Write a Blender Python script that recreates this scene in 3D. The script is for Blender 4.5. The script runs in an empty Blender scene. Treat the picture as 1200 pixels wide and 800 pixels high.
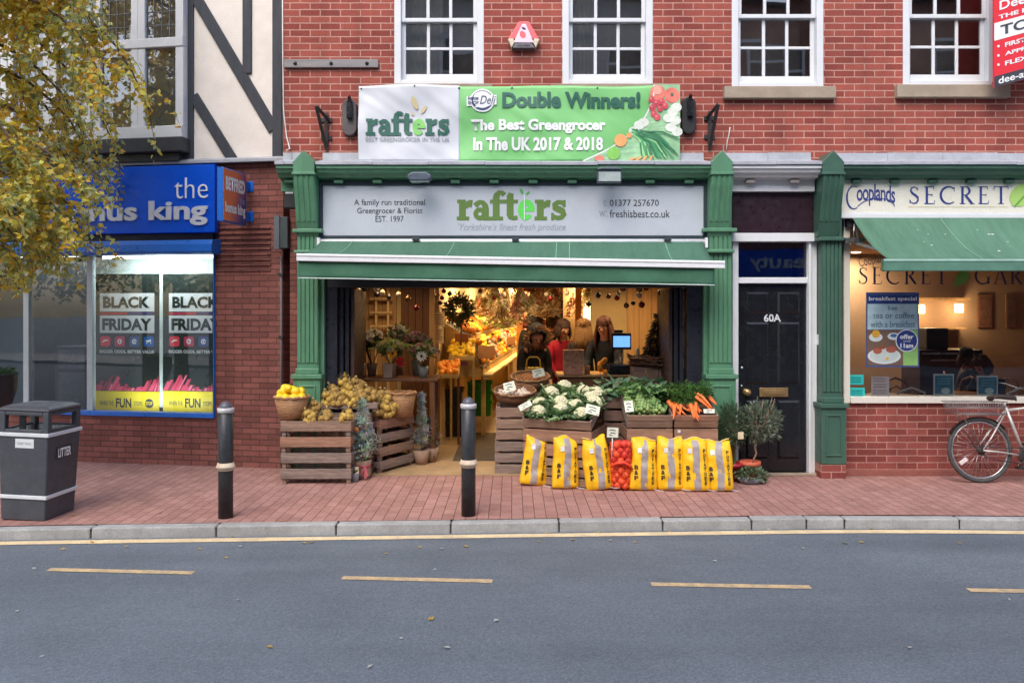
import bpy, bmesh, math, random
from mathutils import Matrix, Vector, noise
R = math.radians
PI = math.pi
rnd = random.Random(7)
SC = bpy.context.scene
COL = SC.collection

# ------------------------------------------------------------------ camera, light, exposure
F_PX, CAM_H, CAM_D, HOR = 945.0, 1.848, 9.0, 362.0
cam_data = bpy.data.cameras.new('camera')
cam = bpy.data.objects.new('camera', cam_data); COL.objects.link(cam)
cam.location = (0, -CAM_D, CAM_H); cam.rotation_euler = (R(90), 0, 0)
cam_data.sensor_width = 36; cam_data.lens = F_PX / 1200 * 36
cam_data.shift_y = (HOR - 400) / 1200
cam_data.clip_end = 500; cam_data.clip_start = 0.05
SC.camera = cam

world = bpy.data.worlds.new('World'); SC.world = world; world.use_nodes = True
wn = world.node_tree.nodes; wl = world.node_tree.links
bgn = wn.get('Background') or wn.new('ShaderNodeBackground')
sky = wn.new('ShaderNodeTexSky'); sky.sky_type = 'NISHITA'; sky.sun_disc = False
sky.sun_elevation = R(50); sky.sun_rotation = R(200)
sky.air_density = 1.0; sky.dust_density = 3.0; sky.ozone_density = 1.0
wl.new(sky.outputs[0], bgn.inputs[0]); bgn.inputs[1].default_value = 0.15
out = wn.get('World Output') or wn.new('ShaderNodeOutputWorld')
wl.new(bgn.outputs[0], out.inputs[0])
sun_d = bpy.data.lights.new('sun', 'SUN'); sun_d.energy = .7; sun_d.angle = R(40); sun_d.color = (1, .995, .98)
sun = bpy.data.objects.new('sun', sun_d); COL.objects.link(sun)
sun.rotation_euler = (R(40), 0, R(-20)); sun.location = (0, -10, 15)

SC.view_settings.view_transform = 'Standard'; SC.view_settings.look = 'None'
SC.view_settings.exposure = 1.12; SC.view_settings.gamma = 1.0; SC.view_settings.use_curve_mapping = False
SC.render.engine = 'CYCLES'
SC.cycles.use_denoising = True
SC.cycles.max_bounces = 7; SC.cycles.transparent_max_bounces = 12
SC.cycles.sample_clamp_indirect = 4.0
SC.cycles.caustics_reflective = False; SC.cycles.caustics_refractive = False

# ------------------------------------------------------------------ helpers
def lin(c):
    return tuple(((v / 255) / 12.92 if v / 255 <= .04045 else ((v / 255 + .055) / 1.055) ** 2.4) for v in c)

def px(x, y, Y=0.0):
    """photo pixel -> (X, Z) on the vertical plane at depth Y"""
    d = CAM_D + Y
    return (x - 600) * d / F_PX, CAM_H - (y - HOR) * d / F_PX

def PX(x, Y=0.0): return (x - 600) * (CAM_D + Y) / F_PX
def PZ(y, Y=0.0): return CAM_H - (y - HOR) * (CAM_D + Y) / F_PX

def gnd(x, y, z=0.0):
    d = F_PX * (CAM_H - z) / (y - HOR)
    return (x - 600) * d / F_PX, d - CAM_D

XF = {}                      # object name -> matrix of its root

def tag(o, label=None, cat=None, group=None, kind=None):
    if label: o['label'] = label
    if cat: o['category'] = cat
    if group: o['group'] = group
    if kind: o['kind'] = kind
    return o

def thing(name, label, cat, loc=(0, 0, 0), rz=0.0, group=None, rot=None):
    o = bpy.data.objects.new(name, None); COL.objects.link(o)
    o.empty_display_size = .1
    o.location = loc; o.rotation_euler = rot if rot else (0, 0, rz)
    XF[o.name] = Matrix.Translation(loc) @ o.rotation_euler.to_matrix().to_4x4()
    return tag(o, label, cat, group)

class MB:
    def __init__(s):
        s.v = []; s.f = []; s.m = []; s.c = []; s.cur = 0; s.col = None; s.sm = []; s.smooth = False; s.weld = False
    def add(s, vs, fs, m=None):
        b = len(s.v); s.v += [tuple(v) for v in vs]
        for f in fs:
            s.f.append([b + i for i in f]); s.m.append(s.cur if m is None else m); s.c.append(s.col); s.sm.append(s.smooth)
        return s
    def box(s, x0, y0, z0, x1, y1, z1, m=None):
        x0, x1 = min(x0, x1), max(x0, x1); y0, y1 = min(y0, y1), max(y0, y1); z0, z1 = min(z0, z1), max(z0, z1)
        return s.add([(x0,y0,z0),(x1,y0,z0),(x1,y1,z0),(x0,y1,z0),(x0,y0,z1),(x1,y0,z1),(x1,y1,z1),(x0,y1,z1)],
              [(0,3,2,1),(4,5,6,7),(0,1,5,4),(1,2,6,5),(2,3,7,6),(3,0,4,7)], m)
    def obox(s, c, size, rot=(0,0,0), m=None, taper=1.0):
        q = Matrix.Rotation(rot[2],4,'Z') @ Matrix.Rotation(rot[1],4,'Y') @ Matrix.Rotation(rot[0],4,'X')
        a, b, h = size[0]/2, size[1]/2, size[2]/2
        vs = []
        for z, t in ((-h, 1.0), (h, taper)):
            for x, y in ((-a,-b),(a,-b),(a,b),(-a,b)): vs.append(Vector(c) + q @ Vector((x*t, y*t, z)))
        return s.add(vs, [(0,3,2,1),(4,5,6,7),(0,1,5,4),(1,2,6,5),(2,3,7,6),(3,0,4,7)], m)
    def bar(s, a, b, w, t, up=(0,1,0), m=None):
        """rectangular bar from a to b; w across, t along 'up'"""
        a = Vector(a); b = Vector(b); d = (b-a).normalized(); u = Vector(up); u = (u - d*u.dot(d)).normalized(); r = d.cross(u)
        vs = []
        for p in (a, b):
            for i, j in ((-1,-1),(1,-1),(1,1),(-1,1)): vs.append(p + r*(w/2*i) + u*(t/2*j))
        return s.add(vs, [(0,3,2,1),(4,5,6,7),(0,1,5,4),(1,2,6,5),(2,3,7,6),(3,0,4,7)], m)
    def quad(s, a, b, c, d, m=None): return s.add([a,b,c,d], [(0,1,2,3)], m)
    def poly(s, pts, m=None): return s.add(pts, [tuple(range(len(pts)))], m)
    def tube(s, pts, r, n=8, caps=True, m=None, closed=False):
        pts = [Vector(p) for p in pts]; k = len(pts)
        rs = r if isinstance(r, (list, tuple)) else [r]*k
        rings = []; u = None
        for i, p in enumerate(pts):
            if closed: d = (pts[(i+1)%k] - pts[i-1])
            else: d = (pts[min(i+1,k-1)] - pts[max(i-1,0)])
            d.normalize()
            if u is None: u = d.orthogonal().normalized()
            u = (u - d*u.dot(d))
            u = u.normalized() if u.length > 1e-6 else d.orthogonal().normalized()
            w = d.cross(u)
            rings.append([p + (u*math.cos(2*PI*j/n) + w*math.sin(2*PI*j/n))*rs[i] for j in range(n)])
        vs = [v for ring in rings for v in ring]; fs = []
        for i in range(k if closed else k-1):
            a, b = i*n, ((i+1) % k)*n
            for j in range(n): fs.append((a+j, a+(j+1)%n, b+(j+1)%n, b+j))
        if caps and not closed:
            fs.append(tuple(reversed(range(n)))); fs.append(tuple((k-1)*n + j for j in range(n)))
        old = s.smooth; s.smooth = True; s.add(vs, fs, m); s.smooth = old
        return s
    def lathe(s, prof, c=(0,0,0), n=20, m=None, sx=1, sy=1, mat=None, smooth=True):
        vs = []; fs = []
        for (r, z) in prof:
            for j in range(n):
                a = 2*PI*j/n; v = Vector((r*sx*math.cos(a), r*sy*math.sin(a), z))
                if mat: v = mat @ v
                vs.append(v + Vector(c))
        for i in range(len(prof)-1):
            for j in range(n): fs.append((i*n+j, i*n+(j+1)%n, (i+1)*n+(j+1)%n, (i+1)*n+j))
        if prof[0][0] > 1e-5: fs.append(tuple(reversed(range(n))))
        if prof[-1][0] > 1e-5: fs.append(tuple((len(prof)-1)*n + j for j in range(n)))
        old = s.smooth; s.smooth = smooth; s.add(vs, fs, m); s.smooth = old
        return s
    def ball(s, c, r, sc=(1,1,1), n=10, k=7, m=None, bump=0.0, seed=0, rot=None):
        vs = []; fs = []
        for i in range(k+1):
            th = PI*i/k
            for j in range(n):
                ph = 2*PI*j/n
                d = Vector((math.sin(th)*math.cos(ph), math.sin(th)*math.sin(ph), math.cos(th)))
                q = r*(1 + bump*noise.noise(d*2.6 + Vector((seed*3.1, seed*1.7, seed))))
                v = Vector((d.x*sc[0]*q, d.y*sc[1]*q, d.z*sc[2]*q))
                if rot: v = rot @ v
                vs.append(Vector(c) + v)
        for i in range(k):
            for j in range(n):
                f = (i*n+j, (i+1)*n+j, (i+1)*n+(j+1)%n, i*n+(j+1)%n)
                if i == 0: f = (i*n+j, (i+1)*n+j, (i+1)*n+(j+1)%n)
                elif i == k-1: f = (i*n+j, (i+1)*n+j, i*n+(j+1)%n)
                fs.append(f)
        old = s.smooth; s.smooth = True; s.add(vs, fs, m); s.smooth = old
        return s
    def prism(s, pts, y0, y1, m=None):
        """polygon in x,z extruded from y0 (front) to y1"""
        n = len(pts)
        ar = sum(pts[i][0]*pts[(i+1)%n][1] - pts[(i+1)%n][0]*pts[i][1] for i in range(n))
        if ar < 0: pts = list(reversed(pts))
        vs = [(x,y0,z) for x,z in pts] + [(x,y1,z) for x,z in pts]
        fs = [tuple(range(n)), tuple(reversed(range(n,2*n)))] + [(i, n+i, n+(i+1)%n, (i+1)%n) for i in range(n)]
        return s.add(vs, fs, m)
    def leaf(s, p, d, nrm, L, W, m=None, fold=.15):
        d = Vector(d).normalized(); nrm = Vector(nrm); r = d.cross(nrm)
        r = r.normalized() if r.length > 1e-5 else d.orthogonal().normalized()
        up = r.cross(d)
        p = Vector(p)
        return s.add([p, p + d*L*.45 + r*W/2 + up*W*fold, p + d*L, p + d*L*.45 - r*W/2 + up*W*fold],
                     [(0,1,2),(0,2,3)], m)
    def build(s, name, mats, parent=None, bevel=0.0, xf=None, smooth=False, seg=2, subsurf=0, world_coords=True, mod=None):
        me = bpy.data.meshes.new(name)
        T = Matrix.Identity(4)
        if xf is not None: T = xf
        if parent is not None and world_coords: T = XF[parent.name].inverted() @ T
        me.from_pydata([tuple(T @ Vector(v)) for v in s.v], [], s.f)
        if not isinstance(mats, (list, tuple)): mats = [mats]
        for mm in mats: me.materials.append(mm)
        me.polygons.foreach_set('material_index', s.m)
        me.polygons.foreach_set('use_smooth', [bool(smooth or q) for q in s.sm])
        if any(c is not None for c in s.c):
            at = me.attributes.new('Col', 'FLOAT_COLOR', 'FACE')
            flat = []
            for c in s.c: flat += list(c if c is not None else (.5,.5,.5)) + [1.0]
            at.data.foreach_set('color', flat)
        if s.weld:
            bm = bmesh.new(); bm.from_mesh(me); bmesh.ops.remove_doubles(bm, verts=bm.verts, dist=1e-5); bm.to_mesh(me); bm.free()
        me.update()
        o = bpy.data.objects.new(name, me); COL.objects.link(o)
        if parent is not None: o.parent = parent; XF[o.name] = XF[parent.name]
        else: XF[o.name] = Matrix.Identity(4)
        if bevel:
            bv = o.modifiers.new('bevel', 'BEVEL'); bv.width = bevel; bv.segments = seg; bv.limit_method = 'ANGLE'; bv.angle_limit = R(35)
        if subsurf:
            ss = o.modifiers.new('sub', 'SUBSURF'); ss.levels = subsurf; ss.render_levels = subsurf
        return o

def copy_tree(o, parent=None, loc=None, rot=None, scale=None, label=None, group=None):
    c = o.copy(); COL.objects.link(c)
    if parent is not None: c.parent = parent
    if loc is not None: c.location = loc
    if rot is not None: c.rotation_euler = rot
    if scale is not None: c.scale = scale
    if label: c['label'] = label
    if group: c['group'] = group
    for ch in list(o.children): copy_tree(ch, c)
    return c

# ------------------------------------------------------------------ materials
MATS = {}
def nt(m): return m.node_tree.nodes, m.node_tree.links
def mix_rgb(n, l, mode, fac, a, b):
    x = n.new('ShaderNodeMix'); x.data_type = 'RGBA'; x.blend_type = mode; x.clamp_result = False
    for sock, val in ((x.inputs[0], fac), (x.inputs[6], a), (x.inputs[7], b)):
        if hasattr(val, 'links') or hasattr(val, 'is_linked'): l.new(val, sock)
        else: sock.default_value = val if not isinstance(val, tuple) else (val + (1.0,) if len(val) == 3 else val)
    return x.outputs[2]
def noise_fac(n, l, vec, scale, lo, hi, detail=4, rough=.6):
    t = n.new('ShaderNodeTexNoise'); t.inputs['Scale'].default_value = scale; t.inputs['Detail'].default_value = detail
    t.inputs['Roughness'].default_value = rough
    if vec is not None: l.new(vec, t.inputs['Vector'])
    mr = n.new('ShaderNodeMapRange'); mr.inputs[1].default_value = .3; mr.inputs[2].default_value = .7
    mr.inputs[3].default_value = lo; mr.inputs[4].default_value = hi
    l.new(t.outputs[0], mr.inputs[0]); return mr.outputs[0]

def mat(name, col, rough=.6, metal=0.0, var=.15, vs=6, fine=.08, fs=90, bump=0.0, bs=120, spec=.5, dirt=None, stretch=None, emit=0.0):
    if name in MATS: return MATS[name]
    m = bpy.data.materials.new(name); m.use_nodes = True; n, l = nt(m)
    p = n['Principled BSDF']; tc = n.new('ShaderNodeTexCoord'); vec = tc.outputs['Object']
    if stretch:
        mp = n.new('ShaderNodeMapping'); mp.inputs['Scale'].default_value = stretch; l.new(vec, mp.inputs[0]); vec = mp.outputs[0]
    c = col
    cur = None
    def mul(prev, f):
        cb = n.new('ShaderNodeCombineColor'); [l.new(f, cb.inputs[i]) for i in range(3)]
        return mix_rgb(n, l, 'MULTIPLY', 1.0, prev, cb.outputs[0])
    cur = tuple(c)
    if var: cur = mul(cur, noise_fac(n, l, vec, vs, 1-var, 1+var))
    if fine: cur = mul(cur, noise_fac(n, l, vec, fs, 1-fine, 1+fine))
    if dirt:
        dc, amt, ds = dirt
        t = noise_fac(n, l, vec, ds, 0, amt, detail=8, rough=.7)
        cur = mix_rgb(n, l, 'MIX', t, cur, dc)
    if isinstance(cur, tuple): p.inputs['Base Color'].default_value = cur + (1,)
    else: l.new(cur, p.inputs['Base Color'])
    p.inputs['Roughness'].default_value = rough; p.inputs['Metallic'].default_value = metal
    p.inputs['Specular IOR Level'].default_value = spec
    if rough < .95:
        l.new(noise_fac(n, l, vec, 14, max(rough-.12, .02), min(rough+.12, 1)), p.inputs['Roughness'])
    if bump:
        t = n.new('ShaderNodeTexNoise'); t.inputs['Scale'].default_value = bs; t.inputs['Detail'].default_value = 5; l.new(vec, t.inputs['Vector'])
        b = n.new('ShaderNodeBump'); b.inputs['Strength'].default_value = bump; b.inputs['Distance'].default_value = .01
        l.new(t.outputs[0], b.inputs['Height']); l.new(b.outputs[0], p.inputs['Normal'])
    if emit:
        p.inputs['Emission Color'].default_value = tuple(col) + (1,); p.inputs['Emission Strength'].default_value = emit
    MATS[name] = m; return m

def flat(name, rgb, rough=.5, **k):
    k.setdefault('var', .05); k.setdefault('fine', .03)
    return mat(name, lin(rgb), rough, **k)

def brick_mat(name, c1, c2, mortar, bw, rh, ms, axes='xz', rough=.85, bump=.6, dirt=.35, offset=.5, grime=(.05,.035,.03), smooth=.1, jitter=.006):
    m = bpy.data.materials.new(name); m.use_nodes = True; n, l = nt(m); p = n['Principled BSDF']
    tc = n.new('ShaderNodeTexCoord'); sp = n.new('ShaderNodeSeparateXYZ'); l.new(tc.outputs['Object'], sp.inputs[0])
    cb = n.new('ShaderNodeCombineXYZ')
    l.new(sp.outputs['XYZ'.index(axes[0].upper())], cb.inputs[0]); l.new(sp.outputs['XYZ'.index(axes[1].upper())], cb.inputs[1])
    jn = n.new('ShaderNodeTexNoise'); jn.inputs['Scale'].default_value = 9; l.new(cb.outputs[0], jn.inputs['Vector'])
    vm = n.new('ShaderNodeVectorMath'); vm.operation = 'SCALE'; vm.inputs['Scale'].default_value = jitter; l.new(jn.outputs['Color'], vm.inputs[0])
    va = n.new('ShaderNodeVectorMath'); va.operation = 'ADD'; l.new(cb.outputs[0], va.inputs[0]); l.new(vm.outputs[0], va.inputs[1])
    def bt(a, b, mo):
        t = n.new('ShaderNodeTexBrick'); t.offset = offset; t.inputs['Scale'].default_value = 1
        t.inputs['Brick Width'].default_value = bw; t.inputs['Row Height'].default_value = rh
        t.inputs['Mortar Size'].default_value = ms; t.inputs['Mortar Smooth'].default_value = smooth
        t.inputs['Color1'].default_value = a + (1,); t.inputs['Color2'].default_value = b + (1,); t.inputs['Mortar'].default_value = mo + (1,)
        l.new(va.outputs[0], t.inputs['Vector']); return t
    t = bt(c1, c2, mortar)
    cur = t.outputs['Color']
    def mul(prev, f):
        cc = n.new('ShaderNodeCombineColor'); [l.new(f, cc.inputs[i]) for i in range(3)]
        return mix_rgb(n, l, 'MULTIPLY', 1.0, prev, cc.outputs[0])
    ob = tc.outputs['Object']
    cur = mul(cur, noise_fac(n, l, ob, 55, .82, 1.2)); cur = mul(cur, noise_fac(n, l, ob, 1.6, .86, 1.12))
    mp = n.new('ShaderNodeMapping'); mp.inputs['Scale'].default_value = (3.2,3.2,.35); l.new(ob, mp.inputs[0]); cur = mul(cur, noise_fac(n, l, mp.outputs[0], 1.4, .8, 1.08, detail=6))
    cur = mix_rgb(n, l, 'MIX', noise_fac(n, l, ob, 2.3, 0, dirt, detail=9, rough=.75), cur, grime)
    l.new(cur, p.inputs['Base Color'])
    p.inputs['Roughness'].default_value = rough; p.inputs['Specular IOR Level'].default_value = .3
    h = n.new('ShaderNodeMath'); h.operation = 'SUBTRACT'; h.inputs[0].default_value = 1.0; l.new(t.outputs['Fac'], h.inputs[1])
    fn = n.new('ShaderNodeTexNoise'); fn.inputs['Scale'].default_value = 110; l.new(ob, fn.inputs['Vector'])
    ma = n.new('ShaderNodeMath'); ma.operation = 'MULTIPLY_ADD'; ma.inputs[1].default_value = .35; l.new(fn.outputs[0], ma.inputs[0]); l.new(h.outputs[0], ma.inputs[2])
    b = n.new('ShaderNodeBump'); b.inputs['Strength'].default_value = bump; b.inputs['Distance'].default_value = .008
    l.new(ma.outputs[0], b.inputs['Height']); l.new(b.outputs[0], p.inputs['Normal'])
    MATS[name] = m; return m

def glass_mat(name, tint=(.9,.95,.95), boost=1.0, base=0.0):
    m = bpy.data.materials.new(name); m.use_nodes = True; n, l = nt(m); n.remove(n['Principled BSDF'])
    t = n.new('ShaderNodeBsdfTransparent'); t.inputs[0].default_value = tint + (1,)
    g = n.new('ShaderNodeBsdfGlossy'); g.inputs['Roughness'].default_value = .015
    f = n.new('ShaderNodeFresnel'); f.inputs[0].default_value = 1.5
    tc = n.new('ShaderNodeTexCoord'); ns = n.new('ShaderNodeTexNoise'); ns.inputs['Scale'].default_value = 1.3; l.new(tc.outputs['Object'], ns.inputs[0])
    b = n.new('ShaderNodeBump'); b.inputs['Strength'].default_value = .06; b.inputs['Distance'].default_value = .02; l.new(ns.outputs[0], b.inputs['Height'])
    l.new(b.outputs[0], g.inputs['Normal'])
    k = n.new('ShaderNodeMath'); k.operation = 'MULTIPLY_ADD'; k.inputs[1].default_value = boost; k.inputs[2].default_value = base; k.use_clamp = True; l.new(f.outputs[0], k.inputs[0])
    x = n.new('ShaderNodeMixShader'); l.new(k.outputs[0], x.inputs[0]); l.new(t.outputs[0], x.inputs[1]); l.new(g.outputs[0], x.inputs[2])
    l.new(x.outputs[0], n['Material Output'].inputs[0]); MATS[name] = m; return m

def leaf_mat(name, col=None, rough=.55, trans=.35):
    m = bpy.data.materials.new(name); m.use_nodes = True; n, l = nt(m); p = n['Principled BSDF']
    if col is None:
        a = n.new('ShaderNodeAttribute'); a.attribute_name = 'Col'; c = a.outputs['Color']
    else:
        tc = n.new('ShaderNodeTexCoord'); f = noise_fac(n, l, tc.outputs['Object'], 22, .6, 1.4)
        cc = n.new('ShaderNodeCombineColor'); [l.new(f, cc.inputs[i]) for i in range(3)]
        c = mix_rgb(n, l, 'MULTIPLY', 1.0, tuple(col), cc.outputs[0])
    l.new(c, p.inputs['Base Color']); p.inputs['Roughness'].default_value = rough; p.inputs['Specular IOR Level'].default_value = .35
    tr = n.new('ShaderNodeBsdfTranslucent'); l.new(c, tr.inputs[0])
    x = n.new('ShaderNodeMixShader'); x.inputs[0].default_value = trans
    l.new(p.outputs[0], x.inputs[1]); l.new(tr.outputs[0], x.inputs[2]); l.new(x.outputs[0], n['Material Output'].inputs[0])
    MATS[name] = m; return m

def weave_mat(name, col, scale=60):
    m = bpy.data.materials.new(name); m.use_nodes = True; n, l = nt(m); p = n['Principled BSDF']
    tc = n.new('ShaderNodeTexCoord'); sp = n.new('ShaderNodeSeparateXYZ'); l.new(tc.outputs['Object'], sp.inputs[0])
    at = n.new('ShaderNodeMath'); at.operation = 'ARCTAN2'; l.new(sp.outputs[1], at.inputs[0]); l.new(sp.outputs[0], at.inputs[1])
    cb = n.new('ShaderNodeCombineXYZ'); mu = n.new('ShaderNodeMath'); mu.operation = 'MULTIPLY'; mu.inputs[1].default_value = .2; l.new(at.outputs[0], mu.inputs[0])
    l.new(mu.outputs[0], cb.inputs[0]); l.new(sp.outputs[2], cb.inputs[1])
    t = n.new('ShaderNodeTexBrick'); t.inputs['Scale'].default_value = 1; t.inputs['Brick Width'].default_value = .05; t.inputs['Row Height'].default_value = .017
    t.inputs['Mortar Size'].default_value = .003; t.inputs['Mortar Smooth'].default_value = 1.0
    t.inputs['Color1'].default_value = tuple(v*1.15 for v in col) + (1,); t.inputs['Color2'].default_value = tuple(v*.8 for v in col) + (1,)
    t.inputs['Mortar'].default_value = tuple(v*.3 for v in col) + (1,); l.new(cb.outputs[0], t.inputs['Vector'])
    l.new(t.outputs['Color'], p.inputs['Base Color']); p.inputs['Roughness'].default_value = .65
    h = n.new('ShaderNodeMath'); h.operation = 'SUBTRACT'; h.inputs[0].default_value = 1.0; l.new(t.outputs['Fac'], h.inputs[1])
    b = n.new('ShaderNodeBump'); b.inputs['Strength'].default_value = .9; b.inputs['Distance'].default_value = .006; l.new(h.outputs[0], b.inputs['Height']); l.new(b.outputs[0], p.inputs['Normal'])
    MATS[name] = m; return m

M_brick = brick_mat('red_brick', lin((172,90,76)), lin((140,66,58)), lin((204,156,142)), .225, .0752, .0062, dirt=.3, grime=(.11,.045,.035))
M_brick_dark = brick_mat('dark_red_brick', lin((158,98,88)), lin((126,76,70)), lin((92,64,58)), .215, .066, .005, dirt=.3, bump=.9)
M_brick_cafe = brick_mat('cafe_brick', lin((158,84,76)), lin((128,62,56)), lin((184,136,122)), .225, .075, .006, dirt=.2)
M_paver = brick_mat('block_paving', lin((178,135,125)), lin((164,121,111)), lin((96,66,62)), .205, .103, .0034, axes='yx', dirt=.2, grime=lin((112,84,80)), bump=.5)
M_green = mat('green_paint', lin((92,142,110)), .4, var=.1, vs=3, fine=.05, dirt=(lin((58,92,70)), .45, 7), stretch=(3,3,.6))
M_green_dk = mat('dark_green_paint', lin((58,92,78)), .42, var=.12, vs=3, dirt=(lin((80,110,95)), .3, 7))
M_white = mat('white_paint', (.70,.72,.745), .4, var=.04, vs=4, fine=.02, dirt=((.55,.54,.52), .18, 9))
M_lead = mat('lead_sheet', lin((172,176,184)), .55, var=.15, vs=5, dirt=((.22,.23,.25), .5, 6))
M_stone = mat('sandstone', lin((168,152,132)), .85, var=.12, bump=.3, bs=80, dirt=((.16,.14,.12), .4, 5))
M_glass = glass_mat('window_glass', (.90,.93,.94), 2.2, .14)
M_glass_shop = glass_mat('shop_glass', (.93,.96,.96), 1.3, .06)
M_black = mat('black_gloss_paint', (.012,.012,.014), .25, var=.2)
M_blackmat = mat('black_matt', (.015,.015,.017), .6, var=.2)
M_iron = mat('wrought_iron', (.02,.02,.022), .55, var=.3, dirt=((.07,.035,.02), .4, 30))
M_dark = mat('dark_interior', (.03,.028,.027), .9)
M_brass = mat('brass', lin((170,140,95)), .35, .7)
M_steel = mat('steel', (.45,.46,.47), .3, .9)
M_alu = mat('white_aluminium', (.82,.83,.85), .3, var=.05, dirt=((.5,.5,.5), .2, 12))
M_leaf = leaf_mat('leaf_colours', trans=.55)
M_wood = mat('weathered_crate_wood', lin((158,128,108)), .85, var=.28, vs=5, fine=.22, fs=40, bump=.4, bs=60, stretch=(.25,1,3), dirt=((.05,.035,.028), .55, 4))
M_wood2 = mat('grey_crate_wood', lin((150,130,118)), .88, var=.3, vs=5, fine=.25, fs=40, bump=.4, bs=60, stretch=(.25,1,3), dirt=((.05,.04,.035), .6, 4))
M_wood3 = mat('reddish_crate_wood', lin((166,124,100)), .85, var=.28, vs=5, fine=.2, fs=40, bump=.4, bs=60, stretch=(.25,1,3), dirt=((.07,.045,.03), .45, 4))
M_crate_dk = mat('dark_crate_wood', lin((126,98,86)), .85, var=.3, vs=6, fine=.2, fs=40, bump=.4, bs=60, stretch=(.25,1,3), dirt=((.03,.02,.017), .6, 5))
M_wicker = weave_mat('wicker', lin((190,142,98)))
M_wicker_dk = weave_mat('dark_wicker', lin((150,106,72)))

# ------------------------------------------------------------------ lettering
def text_mesh(s, bold=0.0, shear=0.0, spacing=1.0, line=1.0, align='LEFT', extrude=0.0):
    cu = bpy.data.curves.new('lettering', 'FONT'); cu.body = s; cu.size = 1.0; cu.offset = bold; cu.shear = shear
    cu.space_character = spacing; cu.space_line = line; cu.align_x = align; cu.resolution_u = 3; cu.extrude = extrude; cu.fill_mode = 'BOTH' if extrude else 'FRONT'
    o = bpy.data.objects.new('lettering', cu); COL.objects.link(o)
    bpy.context.view_layer.update()
    me = bpy.data.meshes.new_from_object(o.evaluated_get(bpy.context.evaluated_depsgraph_get()))
    bpy.data.objects.remove(o); bpy.data.curves.remove(cu)
    return me

def letters(s, x0, x1, z0, z1, y, m, parent, name='lettering', bold=0.0, shear=0.0, spacing=1.0, line=1.0, align='LEFT', depth=0.0, warp=None, xf=None, rot=0.0, clip=None):
    """lettering filling the box x0..x1, z0..z1 on the plane y, read from -Y"""
    me = text_mesh(s, bold, shear, spacing, line, align, 0.5 if depth else 0.0)
    vs = [v.co.copy() for v in me.vertices]
    if not vs: return None
    ax0, ax1 = min(v.x for v in vs), max(v.x for v in vs); ay0, ay1 = min(v.y for v in vs), max(v.y for v in vs)
    T = xf if xf is not None else Matrix.Identity(4)
    T = (XF[parent.name].inverted() if parent is not None else Matrix.Identity(4)) @ T
    cx, cz = (x0+x1)/2, (z0+z1)/2
    for v, mv in zip(vs, me.vertices):
        X = x0 + (v.x-ax0)/(ax1-ax0)*(x1-x0); Z = z0 + (v.y-ay0)/(ay1-ay0)*(z1-z0)
        if rot:
            dx, dz = X-cx, Z-cz; X = cx + dx*math.cos(rot) - dz*math.sin(rot); Z = cz + dx*math.sin(rot) + dz*math.cos(rot)
        Y = y - (v.z+.5)*depth if depth else y
        p = Vector((X, Y, Z))
        if warp: p = Vector(warp(p))
        mv.co = T @ p
    if clip is not None:
        q = (XF[parent.name].inverted() if parent is not None else Matrix.Identity(4)) @ (xf if xf is not None else Matrix.Identity(4)) @ Vector((clip, y, z0))
        bm = bmesh.new(); bm.from_mesh(me); bmesh.ops.bisect_plane(bm, geom=bm.verts[:]+bm.edges[:]+bm.faces[:], plane_co=q, plane_no=(1,0,0), clear_outer=True); bm.to_mesh(me); bm.free()
    me.materials.clear(); me.materials.append(m)
    me.name = name
    o = bpy.data.objects.new(name, me); COL.objects.link(o)
    if parent is not None: o.parent = parent; XF[o.name] = XF[parent.name]
    return o

def ribbon(mb, pts, w, y, m=None, warp=None, closed=False):
    """flat stroke of width w (number or list) along x,z points on plane y facing -Y"""
    k = len(pts); P = [Vector((p[0], p[1])) for p in pts]
    ws = w if isinstance(w, (list, tuple)) else [w]*k
    L = []; Rr = []
    for i in range(k):
        d = P[min(i+1,k-1)] - P[max(i-1,0)] if not closed else P[(i+1)%k] - P[i-1]
        d.normalize(); nn = Vector((-d.y, d.x))
        L.append(P[i] + nn*ws[i]/2); Rr.append(P[i] - nn*ws[i]/2)
    for i in range(k if closed else k-1):
        j = (i+1) % k
        q = [(Rr[i].x,y,Rr[i].y),(Rr[j].x,y,Rr[j].y),(L[j].x,y,L[j].y),(L[i].x,y,L[i].y)]
        if warp: q = [warp(Vector(p)) for p in q]
        mb.quad(*q, m=m)
def arc(cx, cz, rx, rz, a0, a1, n=16):
    return [(cx + rx*math.cos(R(a0+(a1-a0)*i/n)), cz + rz*math.sin(R(a0+(a1-a0)*i/n))) for i in range(n+1)]
def disc(mb, cx, cz, rx, rz, y, m=None, n=18, warp=None, rot=0):
    pts = []
    for i in range(n):
        a = 2*PI*i/n; dx, dz = rx*math.cos(a), rz*math.sin(a)
        p = Vector((cx + dx*math.cos(rot) - dz*math.sin(rot), y, cz + dx*math.sin(rot) + dz*math.cos(rot)))
        pts.append(tuple(warp(p)) if warp else tuple(p))
    mb.poly(pts, m)

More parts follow.
